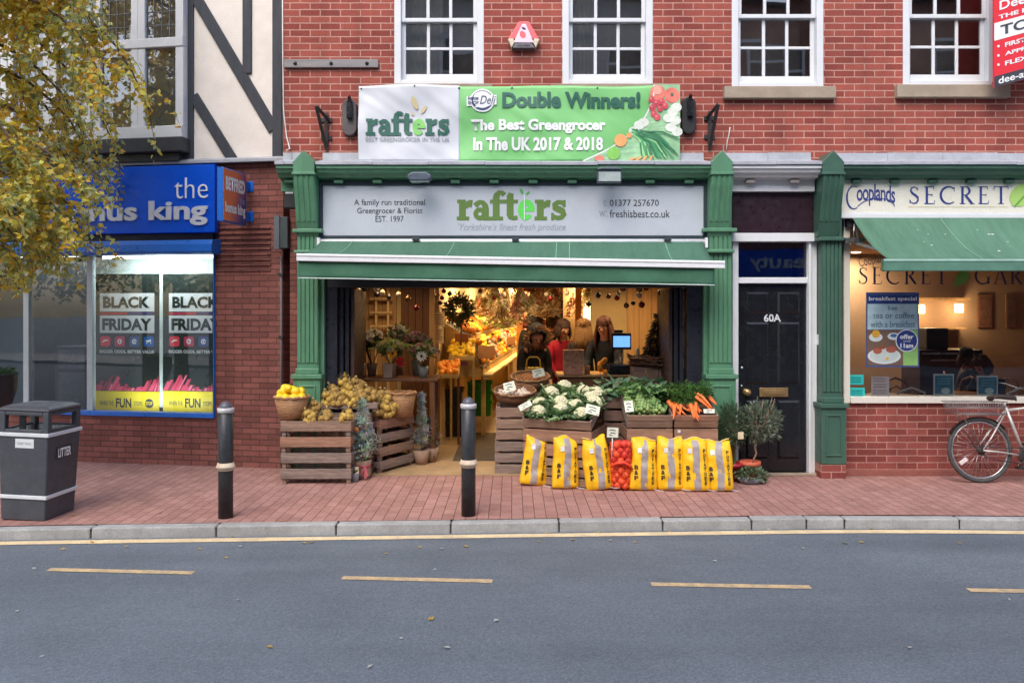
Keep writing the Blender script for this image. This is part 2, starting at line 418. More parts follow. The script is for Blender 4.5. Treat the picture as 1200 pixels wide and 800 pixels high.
# heavy slab letters in units of x-height: list of strokes per letter, advance
def B(x0, z0, x1, z1): return ([((x0+x1)/2, z0), ((x0+x1)/2, z1)], x1-x0)
SLAB = {
 'r': ([B(.12,0,.48,1), B(0,0,.66,.18), B(0,.82,.3,1), ([(.46,.62),(.58,.76),(.72,.82),(.88,.80)], [.2,.3,.36,.4])], .93),
 'a': ([(arc(.40,.31,.25,.20,-20,340,20), .25), ([(.74,.04),(.74,.55),(.70,.72),(.56,.86),(.40,.88),(.24,.80),(.12,.70)], [.34,.34,.32,.25,.24,.28,.30]), B(.6,0,1.0,.17)], 1.04),
 'f': ([B(.14,0,.50,1.12), B(0,0,.68,.18), B(0,.82,.74,1), ([(.32,1.05),(.36,1.22),(.50,1.34),(.68,1.33),(.80,1.22)], [.36,.34,.26,.24,.28])], .80),
 't': ([B(.16,.22,.52,1.22), B(0,.82,.76,1), ([(.34,.30),(.38,.16),(.52,.10),(.78,.14)], [.36,.30,.22,.22]), ([(.28,.95),(.40,1.32)], [.22,.30])], .82),
 'e': ([(arc(.48,.5,.31,.36,0,318,26), [.34]*22 + [.3,.27,.24,.22,.2]), B(.2,.42,.92,.58)], 1.0),
 's': ([([(.78,.78),(.60,.87),(.40,.87),(.22,.76),(.24,.62),(.46,.53),(.68,.44),(.76,.28),(.62,.14),(.40,.11),(.10,.2)], [.2,.24,.25,.30,.34,.36,.34,.30,.25,.24,.22]), B(.02,0,.18,.36), B(.70,.64,.86,.98)], .9),
}
def slab_word(word, x0, x1, z0, zx, y, parent, colors, warp=None, name='lettering', xf=None):
    """colors: {letter index: material}; zx = height of a lower-case letter's top"""
    adv = sum(SLAB[c][1] for c in word); u = (x1-x0)/adv; h = zx - z0; x = x0
    for i, ch in enumerate(word):
        mb = MB()
        for k, (pts, w) in enumerate(SLAB[ch][0]):
            ww = [q*u*1.12 for q in w] if isinstance(w, list) else w*u*1.12
            P = [(x + p[0]*u, z0 + p[1]*h) for p in pts]
            ribbon(mb, P, ww, y - k*.0004, warp=warp)
        mb.build('letter', colors.get(i, colors[None]), parent, xf=xf)
        x += SLAB[ch][1]*u
# roman capitals: thick/thin strokes in units of cap height
TK, TN = .13, .055
def serif(x, z, w=.3): return ([(x-w/2, z), (x+w/2, z)], .035)
CAPS = {
 'S': ([([(.46,.80),(.38,.93),(.26,.965),(.12,.90),(.08,.76),(.16,.62),(.32,.51),(.46,.38),(.48,.22),(.40,.08),(.24,.03),(.10,.08),(.04,.22)], [.04,.05,.06,.08,.10,.12,.13,.12,.10,.08,.06,.05,.04]), ([(.46,.78),(.47,.96)], .03), ([(.04,.04),(.03,.24)], .03)], .66),
 'E': ([([(.16,0),(.16,1)], TK), ([(.02,.98),(.52,.98)], .04), ([(.16,.52),(.44,.52)], .04), ([(.02,.02),(.56,.02)], .04), ([(.52,.99),(.53,.82)], .03), ([(.56,.01),(.58,.2)], .03), ([(.44,.44),(.44,.6)], .03)], .72),
 'C': ([(arc(.5,.5,.44,.48,50,310,22), [.05,.06,.07,.08,.09,.1,.11,.12,.125,.13,.13,.13,.13,.13,.125,.12,.11,.10,.09,.08,.07,.06,.05]), ([(.79,.72),(.80,.96)], .03)], .94),
 'R': ([([(.16,0),(.16,1)], TK), serif(.16,.02), ([(.03,.98),(.36,.98)], .04), (arc(.32,.75,.22,.23,90,-90,14), [.04,.05,.07,.09,.11,.12,.13,.13,.13,.12,.11,.09,.07,.05,.04]), ([(.16,.52),(.34,.52)], .04), ([(.32,.50),(.68,.02)], .13), ([(.58,.02),(.82,.02)], .035)], .86),
 'T': ([([(.4,0),(.4,1)], TK), ([(.02,.98),(.78,.98)], .045), serif(.4,.02), ([(.02,.99),(.02,.8)], .03), ([(.78,.99),(.78,.8)], .03)], .86),
 'G': ([(arc(.5,.5,.44,.48,50,335,22), [.05,.06,.07,.08,.09,.1,.11,.12,.125,.13,.13,.13,.13,.13,.125,.12,.11,.10,.09,.08,.07,.06,.06]), ([(.84,.02),(.84,.42)], TK), serif(.84,.42,.28), ([(.79,.72),(.80,.96)], .03)], 1.04),
 'A': ([([(.08,0),(.40,1.0)], TN), ([(.38,1.0),(.74,0)], TK), ([(.2,.34),(.62,.34)], .04), serif(.08,.02,.22), serif(.76,.02,.28)], .86),
 'D': ([([(.16,0),(.16,1)], TK), ([(.03,.98),(.40,.98)], .04), ([(.03,.02),(.40,.02)], .04), (arc(.40,.5,.40,.48,90,-90,18), .11)], .98),
 'N': ([([(.14,0),(.14,1)], TN), ([(.12,1),(.78,0)], TK), ([(.78,0),(.78,1)], TN), serif(.14,.02,.24), serif(.78,.98,.24)], .98),
}
def caps_word(word, x0, x1, z0, z1, y, m, parent, name='lettering', xf=None, gap=.14):
    adv = sum(CAPS[c][1] + gap for c in word) - gap; u = (x1-x0)/adv; h = z1-z0; x = x0; mb = MB()
    for ch in word:
        for k, (pts, w) in enumerate(CAPS[ch][0]):
            ww = [q*u for q in w] if isinstance(w, list) else w*u
            ribbon(mb, [(x + p[0]*u, z0 + p[1]*h) for p in pts], ww, y - k*.0004)
        x += (CAPS[ch][1] + gap)*u
    return mb.build(name, m, parent, xf=xf)
# ================================================================== SETTING: road, kerb, pavement
KZ = -0.09
KPTS = [(-40,-4.4),(-14,-3.0),(-8,-2.44),(-4.37,-2.12),(-2.476,-2.015),(-.525,-1.915),(1.52,-1.815),(3.07,-1.755),(4.57,-1.79),(8,-1.93),(14,-2.3),(40,-4.1)]
def kerb_y(x):
    for (a, ya), (b, yb) in zip(KPTS, KPTS[1:]):
        if a <= x <= b:
            i = KPTS.index((a, ya)); t = (x-a)/(b-a)
            p0 = KPTS[max(i-1,0)]; p3 = KPTS[min(i+2,len(KPTS)-1)]
            m0 = (yb-p0[1])/(b-p0[0]); m1 = (p3[1]-ya)/(p3[0]-a)
            h = b-a
            return (2*t**3-3*t*t+1)*ya + (t**3-2*t*t+t)*h*m0 + (-2*t**3+3*t*t)*yb + (t**3-t*t)*h*m1
    return KPTS[0][1] if x < 0 else KPTS[-1][1]

def asphalt():
    m = bpy.data.materials.new('asphalt'); m.use_nodes = True; n, l = nt(m); p = n['Principled BSDF']
    tc = n.new('ShaderNodeTexCoord'); ob = tc.outputs['Object']
    v = n.new('ShaderNodeTexVoronoi'); v.inputs['Scale'].default_value = 95; l.new(ob, v.inputs['Vector'])
    cr = n.new('ShaderNodeValToRGB'); e = cr.color_ramp.elements
    e[0].position = 0; e[0].color = (.088,.104,.122,1); e[1].position = 1; e[1].color = (.150,.177,.207,1)
    l.new(v.outputs['Color'], cr.inputs[0])
    c = cr.outputs[0]
    def mul(prev, f):
        cc = n.new('ShaderNodeCombineColor'); [l.new(f, cc.inputs[i]) for i in range(3)]
        return mix_rgb(n, l, 'MULTIPLY', 1.0, prev, cc.outputs[0])
    c = mul(c, noise_fac(n, l, ob, 1.1, .88, 1.1, detail=6)); c = mul(c, noise_fac(n, l, ob, 45, .85, 1.15))
    mp = n.new('ShaderNodeMapping'); mp.inputs['Scale'].default_value = (.12, 1.4, 1); l.new(ob, mp.inputs[0])
    c = mul(c, noise_fac(n, l, mp.outputs[0], 1.0, .80, 1.14, detail=6))
    v2 = n.new('ShaderNodeTexVoronoi'); v2.feature = 'DISTANCE_TO_EDGE'; v2.inputs['Scale'].default_value = .42; v2.inputs['Randomness'].default_value = 1
    nw = n.new('ShaderNodeTexNoise'); nw.inputs['Scale'].default_value = 3; l.new(ob, nw.inputs[0]); av = n.new('ShaderNodeVectorMath'); av.operation = 'MULTIPLY_ADD'; av.inputs[1].default_value = (.5,.5,.5); l.new(nw.outputs['Color'], av.inputs[0]); l.new(ob, av.inputs[2]); l.new(av.outputs[0], v2.inputs['Vector'])
    mr = n.new('ShaderNodeMapRange'); mr.inputs[1].default_value = .0; mr.inputs[2].default_value = .012; mr.inputs[3].default_value = .95; mr.inputs[4].default_value = 1.0; l.new(v2.outputs[0], mr.inputs[0]); c = mul(c, mr.outputs[0])
    l.new(c, p.inputs['Base Color']); l.new(noise_fac(n, l, ob, 2.5, .66, .85), p.inputs['Roughness'])
    p.inputs['Specular IOR Level'].default_value = .5
    b = n.new('ShaderNodeBump'); b.inputs['Strength'].default_value = .55; b.inputs['Distance'].default_value = .006
    l.new(v.outputs['Distance'], b.inputs['Height']); l.new(b.outputs[0], p.inputs['Normal'])
    return m
M_asphalt = asphalt()
M_kerb = mat('kerb_concrete', lin((172,172,170)), .85, var=.14, vs=4, fine=.14, fs=70, bump=.3, bs=90, dirt=((.13,.12,.11), .55, 3.5))
M_joint = mat('dark_joint', (.04,.035,.03), .95)
M_yel = mat('faded_yellow_marking', lin((232,206,160)), .8, var=.12, vs=4, fine=.18, fs=60, dirt=(lin((120,118,112)), .45, 9))
M_yel2 = mat('worn_yellow_marking', lin((214,182,132)), .8, var=.15, vs=5, fine=.2, fs=50, dirt=(lin((115,115,112)), .7, 14))

mb = MB(); S = 150
mb.quad((-S,-S,KZ),(S,-S,KZ),(S,S,KZ),(-S,S,KZ))
tag(mb.build('road', M_asphalt), kind='structure')
xs = [-40 + i*.5 for i in range(161)]
mb = MB()
for a, b in zip(xs, xs[1:]):
    mb.quad((a,kerb_y(a),0),(b,kerb_y(b),0),(b,2.5,0),(a,2.5,0))
tag(mb.build('pavement', M_paver), kind='structure')
# kerb stones with open joints
mb = MB(); joints = []
x = -3.56 - 0.95*16
fixed = [-3.56,-2.52,-1.51,-.53,.41,1.32,2.11,2.60,2.94,3.95]
seq = []
while x < -3.6: seq.append(x); x += .95
seq += fixed; x = 3.95 + .95
while x < 20: seq.append(x); x += .95
for a, b in zip(seq, seq[1:]):
    ya, yb = kerb_y(a), kerb_y(b); g = .005; jz = rnd.uniform(-.004,.004)
    a2, b2 = a+g, b-g
    vs = []
    for z in (KZ-.1, jz):
        off = .125 + (0 if z < -.05 else -.008)
        vs += [(a2,ya-off,z),(b2,yb-off,z),(b2,yb-.001,z),(a2,ya-.001,z)]
    mb.add(vs, [(0,3,2,1),(4,5,6,7),(0,1,5,4),(1,2,6,5),(2,3,7,6),(3,0,4,7)])
tag(mb.build('kerb', M_kerb, bevel=.014, seg=3), kind='structure')
mb = MB()
for a, b in zip(seq, seq[1:]):
    mb.quad((a,kerb_y(a)-.117,-.014),(b,kerb_y(b)-.117,-.014),(b,kerb_y(b)+.01,-.014),(a,kerb_y(a)+.01,-.014))
    mb.quad((a,kerb_y(a)-.112,KZ),(b,kerb_y(b)-.112,KZ),(b,kerb_y(b)-.112,-.014),(a,kerb_y(a)-.112,-.014))
tag(mb.build('kerb_mortar', M_joint), kind='structure')
# edge line and bay dashes (worn paint on the road)
mb = MB()
xs2 = [-20 + i*.25 for i in range(161)]
for a, b in zip(xs2, xs2[1:]):
    f = lambda x, o: kerb_y(x) - .125 - o + .006*noise.noise(Vector((x*3, o*9, 0)))
    mb.quad((a,f(a,.15),KZ+.004),(b,f(b,.15),KZ+.004),(b,f(b,.045),KZ+.004),(a,f(a,.045),KZ+.004))
tag(mb.build('edge_line', M_yel), kind='structure')
mb = MB()
def dash(p, q, w=.036):
    a = Vector(gnd(*p, KZ)); b = Vector(gnd(*q, KZ)); d = (b-a).normalized(); r = Vector((-d.y, d.x))*w
    n = 8
    for i in range(n):
        u = a.lerp(b, i/n); v = a.lerp(b, (i+1)/n)
        j = lambda p: .006*noise.noise(Vector((p.x*7,p.y*7,1)))
        mb.quad(*[(q.x,q.y,KZ+.004) for q in (u-r*(1+j(u)*10), v-r*(1+j(v)*10), v+r, u+r)])
for p, q in (((57,667.3),(227,671.3)), ((401,677),(577,681)), ((763,684.5),(950,688)), ((1135,691.5),(1330,695))): dash(p, q)
dash((-300,659), (-120,663))
tag(mb.build('road_dashes', M_yel2), kind='structure')

# ================================================================== BRICK BUILDING (shop, side door, cafe)
def wall_holes(mb, x0, x1, z0, z1, holes, y0, y1, m=0, mr=None):
    xs = sorted({x0, x1} | {h[0] for h in holes} | {h[1] for h in holes}); zs = sorted({z0, z1} | {h[2] for h in holes} | {h[3] for h in holes})
    xs = [x for x in xs if x0 <= x <= x1]; zs = [z for z in zs if z0 <= z <= z1]
    for a, b in zip(xs, xs[1:]):
        for c, d in zip(zs, zs[1:]):
            cx, cz = (a+b)/2, (c+d)/2
            if any(h[0] < cx < h[1] and h[2] < cz < h[3] for h in holes): continue
            mb.quad((a,y0,c),(b,y0,c),(b,y0,d),(a,y0,d), m=m); mb.quad((b,y1,c),(a,y1,c),(a,y1,d),(b,y1,d), m=m)
    for h in holes:
        a, b, c, d = h; q = m if mr is None else mr
        mb.quad((a,y0,c),(a,y1,c),(a,y1,d),(a,y0,d), m=q); mb.quad((b,y1,c),(b,y0,c),(b,y0,d),(b,y1,d), m=q)
        mb.quad((a,y0,d),(a,y1,d),(b,y1,d),(b,y0,d), m=q); mb.quad((a,y1,c),(a,y0,c),(b,y0,c),(b,y1,c), m=q)
    mb.quad((x0,y0,z0),(x0,y1,z0),(x0,y1,z1),(x0,y0,z1), m=m); mb.quad((x1,y1,z0),(x1,y0,z0),(x1,y0,z1),(x1,y1,z1), m=m)
    mb.quad((x0,y1,z0),(x0,y0,z0),(x1,y0,z0),(x1,y1,z0), m=m); mb.quad((x0,y0,z1),(x0,y1,z1),(x1,y1,z1),(x1,y0,z1), m=m)

def molding(mb, x0, x1, prof, m=0):
    """profile polygon in (y, z) run along X"""
    n = len(prof); vs = [(x0,y,z) for y,z in prof] + [(x1,y,z) for y,z in prof]
    ar = sum(prof[i][0]*prof[(i+1)%n][1] - prof[(i+1)%n][0]*prof[i][1] for i in range(n))
    fs = [tuple(range(n)), tuple(reversed(range(n,2*n)))] + [(i, n+i, n+(i+1)%n, (i+1)%n) for i in range(n)]
    if ar > 0: fs = [tuple(reversed(f)) for f in fs]
    return mb.add(vs, fs, m)

bb = thing('brick_building', 'red brick building with white sash windows above green fronted shops', 'building', (0,0,0))
XL, XR, ZT = PX(332.5), 11.5, 7.3
wins = [(462,567,-66,100), (659,765,-66,100), (857.5,965,-66,102.5), (1058,1166,-66,100.5), (1262,1370,-66,100)]
holes = [(PX(a), PX(b), PZ(d), PZ(c)) for a,b,c,d in wins]
mb = MB(); wall_holes(mb, XL, XR, 3.30, ZT, holes, 0, .25)
mb.box(XR-.2,.251,0,XR,13.5,ZT); mb.box(XL,13.5,0,XR,13.7,ZT)
mb.build('upper_wall', M_brick, bb)
mb = MB(); mb.box(XL,.251,0,XL+.2,13.49,ZT); mb.build('side_wall', M_brick_dark, bb)
mb = MB(); mb.box(XL+.2,.251,3.02,XR-.2,13.49,3.12); mb.build('floor_slab', M_dark, bb)
mb = MB(); molding(mb, XL-.1, XR+.1, [(-.3,ZT),(-.3,ZT+.06),(6.8,ZT+4.2),(13.9,ZT+.06),(13.9,ZT)]); mb.build('roof', mat('slate_roof', (.09,.09,.1), .7, bump=.4), bb)
M_room = mat('upstairs_room', lin((168,152,142)), .9)
M_curtain = mat('pale_curtain', lin((175,166,154)), .9, var=.1, vs=3)

def sash_window(i, a, b, c, d, sill):
    x0, x1, z0, z1 = PX(a), PX(b), PZ(d), PZ(c)
    w = MB(); fw = .075
    w.box(x0,-.004,z0,x0+fw,.12,z1); w.box(x1-fw,-.004,z0,x1,.12,z1); w.box(x0+fw,-.004,z1-fw,x1-fw,.12,z1); w.box(x0+fw,-.012,z0,x1-fw,.12,z0+.055)
    win = w.build('window', M_white, bb, bevel=.006)
    zm = PZ(17.5 if i in (2,3) else 22); ix0, ix1 = x0+fw, x1-fw
    for up, yy, za, zb in ((1,.035,zm-.025,z1-fw), (0,.075,z0+.055,zm+.02)):
        s = MB(); st = .045
        br = .09 if not up else .045
        s.box(ix0,yy,za,ix0+st,yy+.035,zb); s.box(ix1-st,yy,za,ix1,yy+.035,zb); s.box(ix0+st,yy,za,ix1-st,yy+.035,za+br); s.box(ix0+st,yy,zb-.045,ix1-st,yy+.035,zb)
        gx0, gx1, gz0, gz1 = ix0+st, ix1-st, za+br, zb-.045
        for k in (1,2):
            gx = gx0 + (gx1-gx0)*k/3; s.box(gx-.018,yy+.003,gz0,gx+.018,yy+.03,gz1)
        gz = (gz0+gz1)/2
        for k in range(3):
            aa = gx0 + (gx1-gx0)*k/3 + (.018 if k else 0); bb_ = gx0 + (gx1-gx0)*(k+1)/3 - (.018 if k < 2 else 0)
            s.box(aa,yy+.004,gz-.016,bb_,yy+.029,gz+.016)
        s.build('sash', M_white, win, bevel=.005)
        g = MB()
        for kx in range(3):            # six hand-set panes, each a hair out of true
            for kz in range(2):
                pa = gx0 + (gx1-gx0)*kx/3; pb = gx0 + (gx1-gx0)*(kx+1)/3; pc = gz0 + (gz1-gz0)*kz/2; pd = gz0 + (gz1-gz0)*(kz+1)/2
                t = [rnd.uniform(-.0016,.0016) for _ in range(3)]
                y_ = yy+.017
                g.quad((pa,y_+t[0],pc),(pb,y_-t[0]+t[1],pc),(pb,y_+t[1]+t[2],pd),(pa,y_+t[0]*2+t[2],pd))
        g.build('pane', M_glass, win)
    if sill:
        s = MB(); s.box(PX(sill[0]),-.075,PZ(sill[3]),PX(sill[1]),.1,PZ(sill[2])); s.build('sill', M_stone, win, bevel=.008)
    r = MB(); r.quad((x1,.25,z0),(x1,.8,z0),(x0,.8,z0),(x0,.25,z0)); r.quad((x0-.03,.8,z0-.01),(x1+.03,.8,z0-.01),(x1+.03,.8,z1),(x0-.03,.8,z1))
    r.quad((x0,.25,z1),(x1,.25,z1),(x1,.8,z1),(x0,.8,z1)); r.quad((x0-.02,.25,z0),(x0-.02,.8,z0),(x0-.02,.8,z1),(x0-.02,.25,z1)); r.quad((x1+.02,.25,z0),(x1+.02,.8,z0),(x1+.02,.8,z1),(x1+.02,.25,z1))
    r.build('room_behind', M_room, bb)
    if i in (0, 1):
        q = MB(); n = 14; xa, xb = x0+.1, x0 + (x1-x0)*(.52 if i == 0 else .42)
        for k in range(n):
            u, v = xa + (xb-xa)*k/n, xa + (xb-xa)*(k+1)/n
            q.quad((u,.26+.025*(k%2),z0+.05),(v,.26+.025*((k+1)%2),z0+.05),(v,.26+.025*((k+1)%2),z1-.05),(u,.26+.025*(k%2),z1-.05))
        q.build('curtain', M_curtain, win, smooth=True)
    if i == 2:
        q = MB(); q.bar((PX(879),.3,PZ(92)),(PX(868),.35,PZ(0)),.035,.02); q.build('blind_rail', M_curtain, win)
    return win
sills = [(452,577,100,114),(649,775,100,114),(847,977,103,117),(1048,1180,101,116),None]
for i, wd in enumerate(wins): sash_window(i, *wd, sills[i])

# lead flashing over the shop fronts
mb = MB(); Yc = -.33
for a, b in ((322,344),(370,833),(858,963),(988,1460)):
    n = max(2, int((b-a)/60))
    for k in range(n):
        u, v = PX(a,Yc)+(PX(b,Yc)-PX(a,Yc))*k/n, PX(a,Yc)+(PX(b,Yc)-PX(a,Yc))*(k+1)/n
        h = rnd.uniform(-.004,.004)
        molding(mb, u+.001, v-.001, [(0,3.585+h),(-.02,3.585+h),(-.03,3.50+h),(Yc-.02,3.43+h),(Yc-.02,3.395+h),(Yc+.03,3.395),(0,3.40)])
mb.build('flashing', M_lead, bb, bevel=.004)

def cornice(xa, xb, m, mbk):
    mb = MB()
    molding(mb, xa, xb, [(0,3.39),(Yc,3.39),(Yc,3.36),(Yc+.02,3.35),(Yc+.035,3.32),(Yc+.07,3.30),(Yc+.09,3.275),(-.13,3.265),(-.13,3.14),(0,3.14)])
    c = mb.build('cornice', m, bb, bevel=.003)
    n = max(1, round((xb-xa)/.42)); st = (xb-xa)/n
    for k in range(n):
        xm = xa + st*(k+.5); b2 = MB(); b2.box(xm-.05,-.205,3.222,xm+.05,-.132,3.262); b2.build('bracket', mbk, c, bevel=.008)
cornice(PX(323,Yc), PX(346,Yc), M_green, M_green); cornice(PX(370,Yc), PX(834,Yc), M_green, M_green)
M_cream = mat('cream_paint', lin((222,218,206)), .5, var=.05, dirt=(lin((180,176,165)), .25, 6))
M_buff = mat('buff_paint', lin((176,166,162)), .6, var=.08)
cornice(PX(858,Yc), PX(963,Yc), M_white, M_buff); cornice(PX(988,Yc), XR, M_green_dk, M_green_dk)

def pilaster(xa, xb, m, zb_top, bands, brick_base=0.0, capx=None):
    """shaft with reeding, pointed cap, mouldings and a panelled base"""
    y = -.17; X0, X1 = PX(xa,y), PX(xb,y); mb = MB(); n = 5; w = (X1-X0)
    zt = PZ(202,y)
    mb.box(X0, y+.012, zb_top, X1, 0, zt)
    for k in range(n):
        a = X0 + w*(k+.12)/n; b = X0 + w*(k+.88)/n
        mb.box(a, y-.002, zb_top+.12, b, y+.013, zt-.06)
    p = mb.build('pilaster', m, bb, bevel=.004)
    c = MB(); ca, cb_ = (PX(capx[0],Yc), PX(capx[1],Yc)); zc0, zc1, zc2 = PZ(204,Yc), PZ(190,Yc), PZ(176.5,Yc)
    c.prism([(ca,zc0),(cb_,zc0),(cb_,zc1),((ca+cb_)/2,zc2),(ca,zc1)], Yc-.03, 0)
    c.box(ca-.012, Yc-.042, zc0-.012, cb_+.012, 0, zc0+.016)
    # console scroll below the cap, tapering back to the shaft
    cs = [(Yc-.02,zc0-.013),(Yc+.0,zc0-.12),(Yc+.05,zc0-.3),(Yc+.1,zc0-.5),(y-.002,zc0-.66),(0,zc0-.66),(0,zc0-.013)]
    molding(c, (ca*.8+X0*.2), (cb_*.8+X1*.2), cs)
    for k in range(4):
        u = ca + (cb_-ca)*(k+.2)/4; v = ca + (cb_-ca)*(k+.8)/4
        molding(c, u, v, [(q[0]-.008, q[1]) for q in cs[:4]] + [(q[0]+.01, q[1]) for q in reversed(cs[:4])])
    c.build('cap', m, p, bevel=.005)
    for (bx0, bx1, by0, by1) in bands:
        q = MB(); q.box(PX(bx0,y-.05), y-.05, PZ(by1,y-.05), PX(bx1,y-.05), 0, PZ(by0,y-.05)); q.build('band', m, p, bevel=.008)
    b = MB(); e = .03
    b.box(X0-e, y-.04, brick_base+.001, X1+e, 0, zb_top-.05); b.box(X0-e-.02, y-.065, zb_top-.05, X1+e+.02, 0, zb_top+.0)
    b.box(X0-.01, y-.03, zb_top+.001, X1+.01, 0, zb_top+.06)
    r = .035; yy = y-.04
    for (q0,q1,q2,q3) in ((X0+.02,X1-.02,zb_top-.14,zb_top-.12),(X0+.02,X1-.02,brick_base+.09,brick_base+.11),(X0+.02,X0+.04,brick_base+.111,zb_top-.141),(X1-.04,X1-.02,brick_base+.111,zb_top-.141)):
        b.box(q0, yy-.012, q2, q1, yy+.001, q3)
    b.build('base', m, p, bevel=.006)
    if brick_base:
        q = MB(); q.box(X0-e, y-.03, 0.001, X1+e, 0, brick_base); q.build('plinth', M_brick_cafe, p)
    return p
pilaster(348, 373, M_green, PZ(438,-.17), [(342,377,268,272.5),(344,376,293,296.5)], capx=(344,369))
pilaster(831, 858, M_green, PZ(438,-.17), [(824,864,267,271.5),(828,861,292,296)], capx=(833,858))
pilaster(964, 987, M_green_dk, PZ(472,-.17), [(960,990,277.5,282)], brick_base=.155, capx=(963,988))

# timber casing beside the shop opening, dark header and folded black doors
y = -.1
for a_, b_ in ((372,380),(824.5,832)): mb = MB(); mb.box(PX(a_,y), y, 0, PX(b_,y), .1, PZ(215,y)); mb.build('casing', M_green, bb, bevel=.006)
mb = MB(); mb.box(PX(380,-.05), -.05, PZ(337), PX(824.5,-.05), .25, 3.139); mb.build('header', mat('dark_header', (.02,.022,.026), .5), bb, bevel=.006)
M_navy = mat('dark_blue_black_paint', lin((30,32,42)), .35, var=.2, dirt=(lin((60,60,66)), .3, 18))
for (a, b, side) in ((380, 396, -1), (804, 824.5, 1)):
    mb = MB(); x0, x1 = PX(a), PX(b)
    if side < 0: x0 = PX(380,-.05)
    else: x1 = PX(824.5,-.05)
    mb.box(x0, -.04, .001, x1, .12, PZ(337)-.002)
    jb = mb.build('door_jamb', M_navy, bb, bevel=.005)
    for k in range(3):
        q = MB(); xx = (x1 + .01 + .055*k) if side < 0 else (x0 - .065 - .055*k); q.box(xx, .02 + .04*k, .02, xx+.045, .82, 2.08)
        for zz in (.2, 1.1):
            q.box(xx-.004, .1+.04*k, zz, xx+.049, .75, zz+.02)
        q.build('folding_door', M_navy if k < 2 else mat('brown_door_paint', lin((58,40,34)), .5), bb, bevel=.006)

# shop interior: floor, walls, ceiling
M_tan = mat('tan_floor', lin((176,148,112)), .45, var=.14, vs=3, dirt=(lin((120,98,70)), .4, 4))
M_cwall = mat('cream_wall', lin((205,178,128)), .8, var=.08, vs=3)
M_pine = mat('pine_boards', lin((180,140,92)), .6, var=.2, vs=4, stretch=(6,1,.4))
M_bwood = mat('brown_boards', lin((112,72,44)), .6, var=.25, vs=5, stretch=(8,1,.4))
SX0, SX1, SY1, SZ = -2.45, 2.35, 13.0, 2.62
mb = MB(); mb.box(SX0,-.06,.001,SX1,SY1,.014); mb.build('shop_floor', M_tan, bb)
mb = MB(); mb.quad((SX0,.25,SZ),(SX1,.25,SZ),(SX1,SY1,SZ),(SX0,SY1,SZ)); mb.build('shop_ceiling', mat('ceiling_paint', lin((200,180,140)), .8), bb)
mb = MB()
mb.quad((SX0,.25,0),(SX0,2.05,0),(SX0,2.05,SZ),(SX0,.25,SZ))                       # near left
mb.quad((SX0,2.05,0),(-1.0,2.05,0),(-1.0,2.05,SZ),(SX0,2.05,SZ))
mb.quad((-1.0,2.05,0),(-.05,SY1,0),(-.05,SY1,SZ),(-1.0,2.05,SZ))
mb.quad((-.05,SY1,0),(SX1,SY1,0),(SX1,SY1,SZ),(-.05,SY1,SZ))
mb.quad((SX1,SY1,0),(SX1,.25,0),(SX1,.25,SZ),(SX1,SY1,SZ))
mb.box(1.13,2.5,0,SX1-.001,2.6,SZ)                                                   # partition behind the till
mb.build('shop_wall', M_cwall, bb)
mb = MB()
for k in range(9):
    a = SX0+.02 + k*.095; mb.box(a,2.0,.01,a+.09,2.045,2.3)
mb.build('pine_panelling', M_pine, bb, bevel=.003)
mb = MB()
for k in range(4):
    a = PX(470,2.0) + k*.1; mb.box(a,1.99,.01,a+.096,2.045,2.4)
mb.build('dark_panelling', M_bwood, bb, bevel=.003)
for a_ in ((503,1.9,509,2.04),(785,.9,796,1.0)): mb = MB(); mb.box(PX(a_[0],a_[1]),a_[1],.01,PX(a_[2],a_[1]),a_[3],2.5); mb.build('door_post', M_pine, bb, bevel=.004)
mb = MB()
for k in range(4):
    a = PX(735,2.48) + k*.17; mb.box(a,2.46,.01,a+.166,2.498,2.5)
mb.build('pine_screen', mat('pale_pine', lin((205,160,105)), .6, var=.15, vs=4, stretch=(6,1,.4)), bb, bevel=.003)

# side door 60A
M_maroon = mat('maroon_fascia', lin((44,26,34)), .35, var=.15)
mb = MB(); mb.box(PX(858,-.06),-.06,PZ(274,-.06),PX(963,-.06),.2,3.139); mb.build('fascia_panel', M_maroon, bb, bevel=.004)
y = .04; zh = PZ(273,-.08)
fr = MB()
fr.box(PX(857.5,-.08),-.08,PZ(283,-.08),PX(958,-.08),.1,zh)
fr.box(PX(858.5,-.02),-.02,.001,PX(865.5,-.02),.1,PZ(283,-.08)-.001); fr.box(PX(946.5,-.02),-.02,.001,PX(957.5,-.02),.1,PZ(283,-.08)-.001)
fr.box(PX(948,-.05),-.05,.001,PX(951,-.05),-.021,PZ(283,-.08)-.001)
fr.box(PX(865.5,-.02),-.021,PZ(332,-.02),PX(946.5,-.02),.1,PZ(325,-.02))
door = MB()
dx0, dx1, dz1 = PX(866,.03), PX(946,.03), PZ(332.5,.03)
door.box(dx0,.03,.03,dx1,.08,dz1)
def ring(mb, x0, x1, z0, z1, y, w=.022, t=.016):
    # sloped panel moulding: outer edge flush, inner edge proud
    for (p, q, r, s) in (((x0,z0),(x1,z0),(x1-w,z0+w),(x0+w,z0+w)), ((x1,z0),(x1,z1),(x1-w,z1-w),(x1-w,z0+w)), ((x1,z1),(x0,z1),(x0+w,z1-w),(x1-w,z1-w)), ((x0,z1),(x0,z0),(x0+w,z0+w),(x0+w,z1-w))):
        mb.quad((p[0],y-.001,p[1]),(q[0],y-.001,q[1]),(r[0],y-t,r[1]),(s[0],y-t,s[1]))
    mb.quad((x0+w,y-t,z0+w),(x1-w,y-t,z0+w),(x1-w,y-t,z1-w),(x0+w,y-t,z1-w))
for (a, b) in ((874,901),(911,937)):
    for (c, d) in ((342,367),(377.5,449.5),(469,537)):
        ring(door, PX(a,.03), PX(b,.03), PZ(d,.03), PZ(c,.03), .03)
